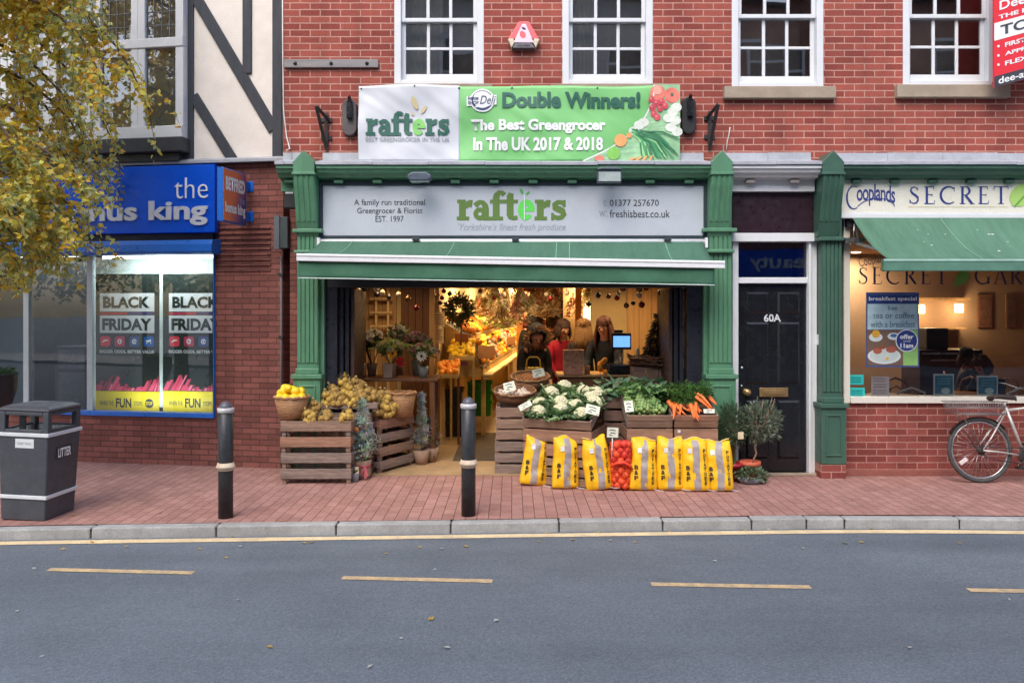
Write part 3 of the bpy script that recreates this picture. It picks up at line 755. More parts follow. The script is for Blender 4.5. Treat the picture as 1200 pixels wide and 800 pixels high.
do = door.build('door', mat('black_door_paint', (.010,.011,.014), .22, var=.15), bb)
fr.build('door_frame', M_white, do, bevel=.006)
mb = MB(); mb.box(PX(857,-.07),-.07,.001,PX(958,-.07),-.0205,.03); mb.build('threshold', M_stone, do, bevel=.006)
mb = MB(); mb.quad((PX(865.5),.03,PZ(325)),(PX(946.5),.03,PZ(325)),(PX(946.5),.03,PZ(283)),(PX(865.5),.03,PZ(283))); mb.build('fanlight', glass_mat('fanlight_glass', (.8,.85,.88), 1.8, .05), do)
mb = MB(); mb.quad((PX(850),.9,2.0),(PX(960),.9,2.0),(PX(960),.9,3.0),(PX(850),.9,3.0)); mb.build('hallway_wall', mat('hallway_paint', lin((104,108,118)), .9), bb)
mb = MB(); lx0, lx1, lz0, lz1 = PX(889.5,.02), PX(923,.02), PZ(464.5,.02), PZ(454,.02)
mb.box(lx0,.0,lz0,lx1,.0135,lz1); mb.box(lx0+.04,-.012,lz0+.025,lx1-.04,-.0005,lz1-.025); mb.build('letterbox', M_brass, do, bevel=.004)
mb = MB(); q = Matrix.Rotation(R(90),4,'X')
mb.lathe([(.036,-.0),(.04,.01),(.03,.02),(.018,.028),(.018,.045),(.035,.055),(.04,.072),(.03,.085),(0.0,.09)], (PX(874,.03),.0295,PZ(459,.03)), 18, mat=q); mb.build('knob', M_brass, do)
mb = MB(); mb.lathe([(.018,0),(.018,.008),(.0,.01)], (PX(869.5,.03),.0295,PZ(431,.03)), 14, mat=q); mb.lathe([(.013,0),(.013,.008),(.0,.01)], (PX(869,.03),.0295,PZ(452,.03)), 12, mat=q); mb.build('lock', M_steel, do)
M_num = mat('silver_number', (.62,.63,.65), .35)
letters('60A', PX(896,.0), PX(916,.0), PZ(377,.0), PZ(368,.0), .029, M_num, do, 'house_number', bold=.02, depth=.006)
mb = MB(); mb.box(PX(957.7,-.03),-.05,PZ(404,-.05),PX(963,-.05),-.005,PZ(392,-.05)); mb.build('doorbell', M_white, do, bevel=.004)
# wall filling behind door surround
mb = MB(); mb.box(PX(828.5),.101,0,PX(866),.25,3.0); mb.box(PX(946.5),.101,0,PX(993),.25,3.0); mb.box(PX(866),.101,PZ(283),PX(946.5),.25,3.0)
mb.build('lower_wall', M_brick_cafe, bb)

# cafe front
yq = -.05; gx0, gz0, gz1 = PX(995.5,yq), PZ(464.5,yq), 2.85
mb = MB(); mb.box(PX(988.5),yq,.001,XR,.2,PZ(472,yq)); mb.build('stall_riser', M_brick_cafe, bb)
mb = MB(); mb.box(PX(988.5),yq+.02,0.0,XR,yq+.021-.04,.06) ; mb.build('plinth_render', mat('mortar_skim', lin((140,84,74)), .9), bb, bevel=.004)
wf = MB()
wf.box(PX(988,yq),yq-.02,PZ(472,yq),PX(995.5,yq),.12,gz1); wf.box(PX(995.5,yq),yq-.045,PZ(472,yq)+.001,8.6,.12,gz0); wf.box(PX(995.5,yq),yq-.02,gz1-.06,8.6,.12,gz1)
wf.box(8.54,yq-.02,gz0+.001,8.6,.12,gz1-.061)
cw = wf.build('shop_window', M_cream, bb, bevel=.006)
mb = MB(); mb.quad((gx0,.0,gz0),(8.54,.0,gz0),(8.54,.0,gz1-.06),(gx0,.0,gz1-.06)); mb.build('pane', M_glass_shop, cw)
mb = MB(); mb.box(8.6,yq,PZ(472,yq)+.002,XR,.2,3.139); mb.box(PX(988),-.04,gz1,8.6,.2,3.139); mb.build('front_wall', M_green_dk, bb)
M_cafe = mat('cafe_wall', lin((150,122,96)), .8, var=.1, vs=2)
M_cfloor = mat('cafe_floor', lin((120,84,56)), .5)
CX0, CX1, CY1 = PX(990), 9.2, 5.0
mb = MB(); mb.box(CX0,.2,.0,CX1,CY1,.012); mb.build('cafe_floor', M_cfloor, bb)
mb = MB(); mb.quad((CX0,.2,2.8),(CX1,.2,2.8),(CX1,CY1,2.8),(CX0,CY1,2.8)); mb.build('cafe_ceiling', mat('cafe_ceiling_paint', lin((150,100,64)), .8), bb)
mb = MB(); mb.quad((CX0,.2,0),(CX0,CY1,0),(CX0,CY1,2.8),(CX0,.2,2.8)); mb.quad((CX0,CY1,0),(CX1,CY1,0),(CX1,CY1,2.8),(CX0,CY1,2.8)); mb.quad((CX1,CY1,0),(CX1,.2,0),(CX1,.2,2.8),(CX1,CY1,2.8)); mb.build('cafe_wall', M_cafe, bb)

# ================================================================== LEFT BUILDING (betting shop, half timbered above)
LO = Vector((PX(335,.35), .35, 0)); LEND = Vector((PX(0,.95), .95, 0)); LANG = math.atan2(LO.y-LEND.y, LO.x-LEND.x)
LX = Matrix.Translation(LO) @ Matrix.Rotation(LANG, 4, 'Z'); LI = LX.inverted()
CAMV = Vector((0,-CAM_D,CAM_H))
def lp(x, y, off=0.0):
    o = LI @ CAMV; d = LI.to_3x3() @ Vector(((x-600)/F_PX, 1, (HOR-y)/F_PX)); t = (off - o.y)/d.y; p = o + d*t
    return p.x, p.z
def lx(x, off=0.0): return lp(x, 383, off)[0]
def lz(x, y, off=0.0): return lp(x, y, off)[1]
lb = thing('half_timbered_building', 'cream and black half timbered building over a blue betting shop', 'building', tuple(LO), LANG)
M_render = mat('cream_render', lin((240,233,225)), .9, var=.06, vs=2.5, bump=.25, bs=40, dirt=(lin((190,178,165)), .3, 3))
M_timber = mat('charcoal_timber', lin((58,62,70)), .7, var=.15, stretch=(3,3,.5))
M_blue = mat('blue_fascia', lin((2,84,214)), .35, var=.06, spec=.25)
M_blue2 = mat('blue_shutter_paint', lin((30,108,205)), .35, var=.06)
ex = lx(332); zl = lz(290,188)
Lw = -9.0
mb = MB(); mb.box(Lw,0,zl,ex,.3,7.0); mb.box(ex-.2,.301,0,ex,7,7.0); mb.box(Lw,.301,0,Lw+.2,7,7.0); mb.box(Lw,7,0,ex,7.2,7.0); mb.build('upper_wall', M_render, lb, xf=LX)
mb = MB(); molding(mb, Lw-.1, ex+.0, [(-.3,7.0),(-.3,7.06),(3.6,9.8),(7.4,7.06),(7.4,7.0)]); mb.build('roof', MATS['slate_roof'], lb, xf=LX)
def timber(x0, y0, x1, y1, w, off=-.03):
    a, b = lp(x0,y0,off), lp(x1,y1,off); q = MB(); q.bar((a[0],off+.013,a[1]),(b[0],off+.013,b[1]),w,.03-.004); return q
for (a, b, c, d, w, o) in ((219.5,-230,219.5,188,.145,-.03),(324.5,-230,324.5,186,.12,-.032),(222,-15,320,152,.135,-.026),(226,112,272,187,.125,-.027),(289,-230,289,86,.11,-.028),(140,-60,330,-62,.16,-.034)):
    timber(a,b,c,d,w,o).build('timber', M_timber, lb, xf=LX, bevel=.006)
mb = MB(); molding(mb, Lw, lx(332,-.1), [(0,zl+.035),(-.035,zl+.03),(-.1,zl-.0),(-.1,zl-.035),(0,zl-.03)]); mb.build('flashing', M_lead, lb, xf=LX, bevel=.004)
# bay window
bo = -.13
bx1, bz0, bz1 = lx(214.5,bo), lz(190,162,bo), 6.2
bx0 = bx1 - 5*(lx(206,bo)-lx(153,bo))
bw = MB(); fw = .075
def fbox(a, b, c, d, y0=bo, y1=bo+.07): bw.box(a,y0,c,b,y1,d)
zt_ = lz(190,50,bo)
npan = 5; pw = (lx(206,bo)-lx(153,bo))
fbox(bx0,bx1,bz0,bz0+.14,bo-.03)
fbox(bx0,bx1,bz1-.08,bz1)
fbox(bx0,bx1,zt_-.055,zt_+.055,bo-.012,bo+.07)
edges = [lx(171,bo),lx(206,bo)]
for k in range(npan):
    xr = bx1 - pw*k
    for (za, zb) in ((bz0+.14,zt_-.056),(zt_+.056,bz1-.081)):
        fbox(xr-.10 if k == 0 else xr-.09, xr, za, zb); fbox(xr-pw, xr-pw+.09, za, zb)
bw.box(bx1-.07,bo+.071,bz0,bx1-.002,-.005,bz1)
bay = bw.build('bay_window', M_white, lb, xf=LX, bevel=.008)
mb = MB(); mb.quad((bx0+.05,bo+.04,bz0+.14),(bx1-.05,bo+.04,bz0+.14),(bx1-.05,bo+.04,bz1-.05),(bx0+.05,bo+.04,bz1-.05)); mb.build('pane', M_glass, bay, xf=LX)
mb = MB(); M_came = mat('lead_came', (.12,.12,.13), .5)
for k in range(npan):
    xr = bx1 - pw*k - .09
    n = 4
    for i in range(1, n): xx = xr - (pw-.18)*i/n; mb.box(xx-.005,bo+.03,zt_+.056,xx+.005,bo+.039,bz1-.08)
    for i in range(1, 7):
        zz = zt_+.056 + i*.16
        if zz < bz1-.1: mb.box(xr-(pw-.18),bo+.0305,zz-.005,xr,bo+.0385,zz+.005)
mb.build('leading', M_came, bay, xf=LX)
mb = MB(); mb.box(bx0-.03,bo-.07,bz0-.17,bx1+.03,-.001,bz0-.001); mb.box(bx0+.05,bo+.0,bz0-.27,bx1-.06,-.002,bz0-.171); mb.build('sill', mat('charcoal_sill', lin((52,54,60)), .6, var=.15), bay, xf=LX, bevel=.012)
mb = MB(); mb.box(bx0,-.006,bz0,bx1-.08,-.0035,bz1); mb.build('room_behind', mat('bay_room', lin((206,208,212)), .9), lb, xf=LX)
# brick pier, stall riser
M_brick_pier = M_brick_dark
px0 = lx(252.5)
mb = MB(); mb.box(px0,0,0.001,ex,.3,zl-.04); mb.build('brick_pier', M_brick_pier, lb, xf=LX)
mb = MB()
for k in range(9):               # projecting tile courses round the pier
    zz = lz(290,268) - k*.062; mb.box(px0+.002,-.018,zz,ex-.15,-.001,zz+.022)
mb.build('tile_courses', M_brick_pier, lb, xf=LX, bevel=.004)
wz0 = lz(180,488); 
mb = MB(); mb.box(Lw,.0,.001,px0-.001,.3,wz0); mb.build('stall_riser', M_brick_pier, lb, xf=LX)
# window frame, glass, shutter box
wf = MB()
wf.box(lx(249.5,-.03),-.03,wz0,px0-.002,.1,lz(250,281)); wf.box(Lw,-.03,wz0,lx(249.5,-.03)-.001,.1,wz0+.055)
sw = wf.build('shop_window', M_blue2, lb, xf=LX, bevel=.006)
mb = MB()
for a, b in ((101.5,108.5),(27,33.5)): mb.box(lx(a,.0),.0,wz0+.056,lx(b,.0),.06,lz(250,283))
mb.build('mullion', mat('grey_aluminium', lin((176,188,192)), .35, var=.05), sw, xf=LX, bevel=.005)
mb = MB(); mb.quad((Lw+.1,.03,wz0+.055),(px0-.1,.03,wz0+.055),(px0-.1,.03,lz(250,283)),(Lw+.1,.03,lz(250,283))); mb.build('pane', M_glass_shop, sw, xf=LX)
mb = MB(); so = -.2
zsb0, zsb1 = lz(235,297,so), lz(235,281,so)
molding(mb, Lw, lx(249,so), [(0,zsb1+.02),(so,zsb1),(so-.02,zsb1-.05),(so-.02,zsb0+.03),(so,zsb0),(0,zsb0)]); mb.build('shutter_box', M_blue2, lb, xf=LX, bevel=.006)
mb = MB(); mb.box(Lw,-.05,zsb0+.02,px0-.003,.3,zl-.04); mb.build('header', mat('navy_header', lin((14,22,48)), .5), lb, xf=LX)
# interior of the betting shop
M_bint = mat('pale_blue_wall', lin((84,100,108)), .8, var=.1, vs=1.5)
mb = MB(); mb.quad((Lw,.3,.0),(ex-.25,.3,.0),(ex-.25,4,.0),(Lw,4,.0)); mb.build('betting_floor', mat('grey_carpet', lin((62,66,72)), .95), lb, xf=LX)
mb = MB(); mb.quad((Lw,4,0),(ex-.25,4,0),(ex-.25,4,2.7),(Lw,4,2.7)); mb.quad((ex-.25,4,0),(ex-.25,.3,0),(ex-.25,.3,2.7),(ex-.25,4,2.7)); mb.quad((Lw,.3,2.7),(Lw,4,2.7),(ex-.25,4,2.7),(ex-.25,.3,2.7)); mb.build('betting_wall', M_bint, lb, xf=LX)
mb = MB(); mb.box(lx(34,1.2),1.2,.01,lx(34,1.2)+.08,3.2,2.6); mb.box(lx(60,2.6),2.6,.01,lx(96,2.6),2.7,2.3); mb.build('partition', mat('slate_partition', lin((78,84,92)), .6), lb, xf=LX)

# ================================================================== OPPOSITE SIDE OF THE STREET (seen in the glass)
M_opp1 = brick_mat('far_brick', lin((150,76,66)), lin((124,60,54)), lin((190,150,135)), .225, .075, .007)
M_opp2 = mat('grey_render', lin((214,206,196)), .9, var=.06)
def opposite(name, label, x0, x1, h, m, cols, sign=None):
    Yo = -17.0; t = thing(name, label, 'building', ((x0+x1)/2, Yo, 0), PI)
    mb = MB(); mb.box(x0,Yo-7,KZ,x1,Yo,h); mb.build('wall', m, t)
    mb = MB(); mb.prism([(x0-.1,h),(x1+.1,h),(x1+.1,h+.1),(x0-.1,h+.1)], Yo-7.2, Yo+.25); mb.build('roof', MATS['slate_roof'], t)
    for xc in cols:
        for z0 in (4.4, 6.7, 8.9):
            q = MB(); a, b = xc-.65, xc+.65
            for bx in ((a,Yo,z0,a+.09,Yo+.06,z0+1.6),(b-.09,Yo,z0,b,Yo+.06,z0+1.6),(a+.09,Yo,z0,b-.09,Yo+.06,z0+.1),(a+.09,Yo,z0+1.5,b-.09,Yo+.06,z0+1.6),(a+.09,Yo,z0+.75,b-.09,Yo+.06,z0+.83)): q.box(*bx)
            w = q.build('window', M_white, t); q = MB(); q.box(a+.09,Yo-.001,z0+.1,b-.09,Yo+.01,z0+1.5); q.build('pane', M_black, w)
            q = MB(); q.box(a-.1,Yo,z0-.12,b+.1,Yo+.12,z0-.001); q.build('sill', M_stone, w)
    q = MB(); q.box(x0+.3,Yo,.3,x1-.3,Yo+.05,2.6); q.build('shop_window', M_black, t)
    q = MB(); q.box(x0+.2,Yo,2.9,x1-.2,Yo+.12,3.75); q.build('fascia', sign or M_green_dk, t)
    if sign: letters('Beauty', -9.9, -7.6, 3.05, 3.6, -.13, MATS['white_paint'], t, xf=Matrix.Translation((0,Yo,0)) @ Matrix.Rotation(PI,4,'Z'), bold=.02)
    return t
opposite('brick_building', 'brown brick terrace across the road reflected in the window panes', 6.1, 19, 11.6, M_opp1, (8.4,11.3,14.2,17.1), M_blue)
opposite('rendered_building', 'grey rendered building across the road reflected in the window panes', -16, 6.0, 12.0, M_opp2, (-13.5,-9.5,-5.6,-1.5,3.8))
mb = MB(); mb.box(-40,-17,KZ-.05,40,-13.6,.0); tag(mb.build('far_pavement', M_kerb), kind='structure')
# ================================================================== SIGNS AND BANNER
M_dgrey_txt = mat('charcoal_lettering', lin((62,66,70)), .5, var=0, fine=0)
M_white_txt = mat('white_lettering', (.82,.83,.84), .5, var=0, fine=0)
M_navy_txt = mat('navy_lettering', lin((48,62,132)), .45, var=0, fine=0)
M_olive = mat('olive_lettering', lin((94,124,58)), .5, var=0, fine=0)
M_lime = mat('lime_lettering', lin((96,212,88)), .5, var=0, fine=0)
M_bottle = mat('bottle_green_lettering', lin((44,98,84)), .5, var=0, fine=0)
M_leafg = mat('leaf_green_print', lin((122,196,98)), .5, var=0, fine=0)
M_gold = mat('gold_print', lin((204,190,146)), .5, var=0, fine=0)
M_silver = mat('silver_sign_panel', lin((190,197,206)), .42, var=.03, vs=1.5, dirt=(lin((150,154,162)), .3, 2))

# greengrocer's fascia sign
y = -.135
t = thing('shop_sign', 'long silver shop sign with olive lettering above the green awning', 'sign', (0,-.1,PZ(247,-.1)))
mb = MB(); mb.box(PX(378.5,y),y,PZ(276,y),PX(824.5,y),-.101,PZ(217.5,y)); mb.build('panel', M_silver, t, bevel=.003)
mb = MB(); fa, fb, fc, fd = PX(373.5,y), PX(829.5,y), PZ(281,y), PZ(212.5,y); w1 = .045
mb.box(fa,y-.015,fc,PX(378.5,y)-.001,-.101,fd); mb.box(PX(824.5,y)+.001,y-.015,fc,fb,-.101,fd); mb.box(PX(378.5,y),y-.015,fc,PX(824.5,y),-.101,PZ(276,y)-.001); mb.box(PX(378.5,y),y-.015,PZ(217.5,y)+.001,PX(824.5,y),-.101,fd)
mb.build('frame', mat('slate_frame', lin((48,60,68)), .4), t, bevel=.003)
yt = y-.003
def L_(s, x0, x1, y0, y1, m, par, name='lettering', yy=yt, **k): return letters(s, PX(x0,yy), PX(x1,yy), PZ(y1,yy), PZ(y0,yy), yy, m, par, name, **k)
L_('A family run traditional', 415, 498, 233.5, 242.5, M_dgrey_txt, t, bold=.004)
L_('Greengrocer & Florist', 418.5, 495, 243.5, 252, M_dgrey_txt, t, bold=.004)
L_('EST. 1997', 440, 473, 253, 260, M_dgrey_txt, t, bold=.004)
L_('01377 257670', 714.5, 772, 234, 241.5, M_dgrey_txt, t, bold=.004)
L_('t:', 707, 711, 234, 241.5, mat('pale_grey_lettering', lin((150,155,162)), .5, var=0, fine=0), t)
L_('w:', 702, 711, 247, 254, MATS['pale_grey_lettering'], t)
L_('freshisbest.co.uk', 714.5, 785, 246, 255, M_dgrey_txt, t, bold=.004)
slab_word('rafters', PX(536,yt), PX(663.5,yt), PZ(258.2,yt), PZ(234,yt), yt, t, {None: M_olive, 4: M_lime})
mb = MB(); ribbon(mb, [(PX(614.5,yt), PZ(228,yt)), (PX(614.5,yt), PZ(258,yt))], .008, yt-.006)
mb.build('apple_core_line', M_white_txt, t)
mb = MB(); disc(mb, PX(611.3,yt), PZ(224.5,yt), .034, .016, yt-.002, rot=R(115)); disc(mb, PX(618.5,yt), PZ(226.5,yt), .028, .012, yt-.002, rot=R(40)); mb.build('leaf_emblem', mat('apple_leaf_print', lin((92,176,92)), .5, var=0, fine=0), t)
L_("'Yorkshire's finest fresh produce", 537, 663, 261.5, 272.5, MATS['pale_grey_lettering'], t, shear=.3, bold=-.004)

# banner, a sheet of wrinkled vinyl tied across the wall
yb = -.10
def bwarp(p, k=1.0):
    x, z = p[0], p[2]
    w = .010*math.sin(3.1*x + 6*z) + .006*math.sin(7*x - 9*z + 1) + .012*noise.noise(Vector((x*2.2, z*3.0, 3))) + .010*noise.noise(Vector((x*3.5+z*5, z*1.6-x*.8, 8))) + .006*noise.noise(Vector((x*7+z*9, z*3, 5)))
    sag = .012*math.sin(4.2*x)*max(0, (z-3.9)/.6)
    return (x, p[1] + w*k, z + sag)
t = thing('banner', 'white and green vinyl banner with winners lettering tied over the shop', 'banner', (0,-.1,PZ(190,-.1)))
X0, X1, XM = PX(420,yb), PX(796.5,yb), PX(538.5,yb); Z0, Z1 = PZ(189,yb), PZ(100,yb)
def sheet(mb, x0, x1, z0, z1, y, nx, nz, m=0, back=True):
    P = [[bwarp((x0+(x1-x0)*i/nx, y, z0+(z1-z0)*j/nz)) for i in range(nx+1)] for j in range(nz+1)]
    for j in range(nz):
        for i in range(nx): mb.quad(P[j][i],P[j][i+1],P[j+1][i+1],P[j+1][i], m=m)
mb = MB(); mb.smooth = True; mb.weld = True
sheet(mb, X0, XM, Z0, Z1, yb, 60, 30, 0); sheet(mb, XM, X1, Z0, Z1-.01, yb, 120, 30, 1)
M_vin_w = mat('white_vinyl', (.60,.625,.67), .45, var=.02, fine=0); M_vin_g = mat('green_vinyl', lin((126,196,122)), .45, var=.05, vs=1.2, fine=0)
bs_ = mb.build('sheet', [M_vin_w, M_vin_g], t)
sd = bs_.modifiers.new('thick', 'SOLIDIFY'); sd.thickness = .002; sd.offset = 1
yt2 = yb-.013
def bw_(p): return bwarp(p)
slab_word('rafters', PX(429.5,yb), PX(526.5,yb), PZ(159,yb), PZ(139.5,yb), yt2, t, {None: M_bottle, 4: M_leafg}, warp=bw_)
def bl(s, x0, x1, y0, y1, m, **k): return letters(s, PX(x0,yb), PX(x1,yb), PZ(y1,yb), PZ(y0,yb), yt2, m, t, 'lettering', warp=bw_, **k)
bl('BEST GREENGROCER IN THE UK', 429, 527, 161, 166, MATS['pale_grey_lettering'], bold=.01)
mb = MB()
for (cx, cy, a, b, r_) in ((486,121.5,.075,.028,112),(496.5,129,.05,.02,55),(483.5,134,.022,.012,140)): disc(mb, PX(cx,yb), PZ(cy,yb), a, b, yt2, warp=bw_, rot=R(r_))
mb.build('leaf_emblem', M_gold, t)
bl('Double Winners!', 588.5, 750, 108, 127, M_bottle, bold=.045)
bl('The Best Greengrocer', 552, 709.5, 140, 157, M_white_txt, bold=.04)
bl('In The UK 2017 & 2018', 554.5, 706.5, 161, 177, M_white_txt, bold=.04)
# award roundel
mb = MB(); yy = yt2
disc(mb, PX(565.3,yb), PZ(118,yb), .135, .13, yy, 0, 24, bw_); disc(mb, PX(565.3,yb), PZ(118,yb), .118, .113, yy-.001, 1, 24, bw_); disc(mb, PX(565.3,yb), PZ(117,yb), .104, .095, yy-.002, 0, 24, bw_)
for (x0, x1, y0, y1, m_) in ((547,582,112.5,125,0),(557,574,124.2,126.6,0)):
    P = [(PX(x0,yb),PZ(y1,yb)),(PX(x1,yb),PZ(y1-2,yb)),(PX(x1,yb),PZ(y0-1,yb)),(PX(x0,yb),PZ(y0+1,yb))]
    mb.poly([bw_((p[0], yy-.003, p[1])) for p in P], m_)
mb.build('award_badge', [M_white_txt, mat('navy_print', lin((58,74,108)), .5, var=0, fine=0)], t)
letters('FARM\nSHOP', PX(548.5,yb), PX(561,yb), PZ(123,yb), PZ(114,yb), yt2-.005, MATS['navy_print'], t, 'lettering', warp=bw_, bold=.03)
letters('Deli', PX(562.5,yb), PX(581,yb), PZ(122.5,yb), PZ(112.5,yb), yt2-.005, MATS['navy_print'], t, 'lettering', warp=bw_, shear=.3)
# printed vegetables in the right corner, edged by a white curve
curve = [(683,189.2),(705,179),(725,167.5),(742,154),(756,137),(764.5,116),(766,100.5)]
from itertools import chain
def smooth_curve(pts, n=5):
    o = []
    for i in range(len(pts)-1):
        p0, p1, p2, p3 = pts[max(i-1,0)], pts[i], pts[i+1], pts[min(i+2,len(pts)-1)]
        for k in range(n):
            u = k/n; o.append(tuple(.5*((2*p1[j]) + (-p0[j]+p2[j])*u + (2*p0[j]-5*p1[j]+4*p2[j]-p3[j])*u*u + (-p0[j]+3*p1[j]-3*p2[j]+p3[j])*u**3) for j in (0,1)))
    return o + [pts[-1]]
cv = smooth_curve(curve)
mb = MB(); yy = yt2; xr = X1
cvw = [(PX(a,yb), PZ(b,yb)) for a, b in cv]
for (a, b) in zip(cvw, cvw[1:]):
    n = 6
    for k in range(n):
        u, v = k/n, (k+1)/n
        q = [(a[0]+(xr-a[0])*u, yy, a[1]), (a[0]+(xr-a[0])*v, yy, a[1]), (b[0]+(xr-b[0])*v, yy, b[1]), (b[0]+(xr-b[0])*u, yy, b[1])]
        mb.quad(*[bw_(p) for p in q], m=0)
ribbon(mb, cvw, .016, yy-.002, 1, bw_)
P_ = lambda a, b: (PX(a,yb), PZ(b,yb))
def D(a, b, r, m, k=0, rz=None, rot=0):
    q = P_(a, b); disc(mb, q[0], q[1], r, rz or r, yy-.003-.0007*k, m, 14, bw_, rot)
D(770,110,.085,2,0); D(787,113,.085,2,1); D(770,107,.05,8,2); D(787,112,.016,3,2)
for i,(a,b) in enumerate(((763,118),(769,122),(775,120),(764,127),(773,128),(766,134),(779,125),(770,138))): D(a,b,.036,4,3+i); D(a-1,b-1,.014,9,12)
for i,(a,b) in enumerate(((788,132),(792,127),(783,139),(791,142),(786,150),(793,155),(749,147),(743,154),(754,144))): D(a,b,.06,5,3+i%4,rz=.05)
for k in range(26):
    u = k/25; a = P_(741+10*u+rnd.uniform(-3,3), 153+3*u+rnd.uniform(-3,3)); bq = P_(752+44*u, 188-rnd.uniform(0,26)*(u if u>.5 else .2)); c = ((a[0]+bq[0])/2+.03, (a[1]+bq[1])/2+.04)
    ribbon(mb, [a, c, bq], [.012,.02,.012], yy-.008-.0004*k, rnd.choice((3,6,7)), bw_)
D(727,165,.07,10,9); D(737,159,.03,10,9); D(719,180,.072,11,11); D(718,178,.03,7,12); D(702,186,.055,2,10,rz=.03)
for i in range(4): D(741+i*7,186.5,.045,10,14,rz=.012,rot=R(20+i*15))
mb.build('printed_vegetables', [mat('pale_leaf_print', lin((150,196,150)), .5), M_white_txt, mat('tomato_print', lin((232,128,112)), .5), mat('dark_leaf_print', lin((56,120,84)), .5), mat('radish_print', lin((214,84,96)), .5), mat('cauliflower_print', lin((222,228,216)), .5, var=.1, vs=30), mat('chive_print', lin((74,158,106)), .5), mat('pale_chive_print', lin((148,208,140)), .5), mat('tomato_light_print', lin((240,170,150)), .5), mat('radish_light_print', lin((236,130,136)), .5), mat('orange_print', lin((240,166,104)), .5), mat('apple_print', lin((132,198,92)), .5)], t)
mb = MB()
for a in (423,486,538,600,700,793):
    p = bwarp((PX(a,yb), yb-.003, PZ(103 if a != 486 else 102,yb))); mb.lathe([(.010,0),(.010,.004),(.005,.004)], p, 10, mat=Matrix.Rotation(R(90),4,'X'))
mb.build('eyelets', M_iron, t)

# cafe fascia sign
y = -.15
t = thing('shop_sign', 'cream cafe sign with navy lettering and a green leaf above the window', 'sign', (PX(1090),-.1,PZ(230,-.1)))
mb = MB(); sx0, sx1 = PX(986,y), 8.6
mb.box(sx0,y,PZ(249,y),sx1,-.04,PZ(210.5,y)); mb.build('panel', mat('ivory_sign_panel', lin((226,222,208)), .45, var=.03), t, bevel=.003)
mb = MB(); mb.box(sx0-.01,y-.03,PZ(256,y),sx1,-.041,PZ(251.5,y)); mb.box(sx0,y-.012,PZ(251.4,y),sx1,-.041,PZ(249.1,y)); mb.build('trim', M_white, t, bevel=.004)
yt = y-.004
caps_word('SECRET', PX(1065.5,yt), PX(1183,yt), PZ(239,yt), PZ(218.5,yt), yt, M_navy_txt, t)
caps_word('GARDEN', PX(1216,yt), PX(1345,yt), PZ(239,yt), PZ(218.5,yt), yt, M_navy_txt, t)
mb = MB(); ribbon(mb, [(PX(1064,yt),PZ(214.8,yt)),(PX(1345,yt),PZ(214.8,yt))], .007, yt); ribbon(mb, [(PX(1064,yt),PZ(242.3,yt)),(PX(1182,yt),PZ(242.3,yt))], .006, yt); mb.build('gold_rule', mat('pale_gold_rule', lin((214,208,170)), .5, var=0, fine=0), t)
mb = MB(); cx, cz = PX(1200,yt), PZ(229,yt)
pts = smooth_curve([(1187,242),(1183,232),(1187,222),(1198,215),(1214,213),(1216,226),(1208,237),(1196,242),(1190,241)])
mb.poly([(PX(a,yt), yt-.002, PZ(b,yt)) for a, b in pts][::-1], 0); ribbon(mb, [(PX(1189,yt),PZ(242,yt)),(PX(1200,yt),PZ(230,yt)),(PX(1213,yt),PZ(217,yt))], .02, yt-.004, 1); mb.build('leaf_emblem', [mat('leaf_lime_print', lin((168,206,110)), .5, var=.05), mat('leaf_dark_print', lin((104,160,66)), .5, var=.05)], t)
# curling script word, arched over a tail
def arch(x0, x1, h): return lambda p: (p[0], p[1], p[2] + h*(1 - ((p[0]-(x0+x1)/2)/((x1-x0)/2))**2) - h*.6*((p[0]-x0)/(x1-x0)))
xa, xb = PX(1003,yt), PX(1049,yt)
letters('ooplands', PX(1004,yt), xb, PZ(243,yt), PZ(217,yt), yt, M_navy_txt, t, 'lettering', bold=.012, warp=arch(xa-.06, xb, .022), spacing=.9)
mb = MB(); ribbon(mb, [(p[0], p[1]) for p in arc(PX(1000.5,yt), PZ(231.5,yt), .075, .125, 62, 300, 20)], [.008]*4+[.014]*5+[.02]*7+[.014]*3+[.01]*2, yt)
ribbon(mb, smooth_curve([(PX(1005,yt),PZ(242,yt)),(PX(1012,yt),PZ(236.5,yt)),(PX(1026,yt),PZ(232.5,yt)),(PX(1040,yt),PZ(234,yt)),(PX(1047,yt),PZ(239,yt)),(PX(1048,yt),PZ(242,yt))]), .009, yt-.001)
mb.build('flourish', M_navy_txt, t)

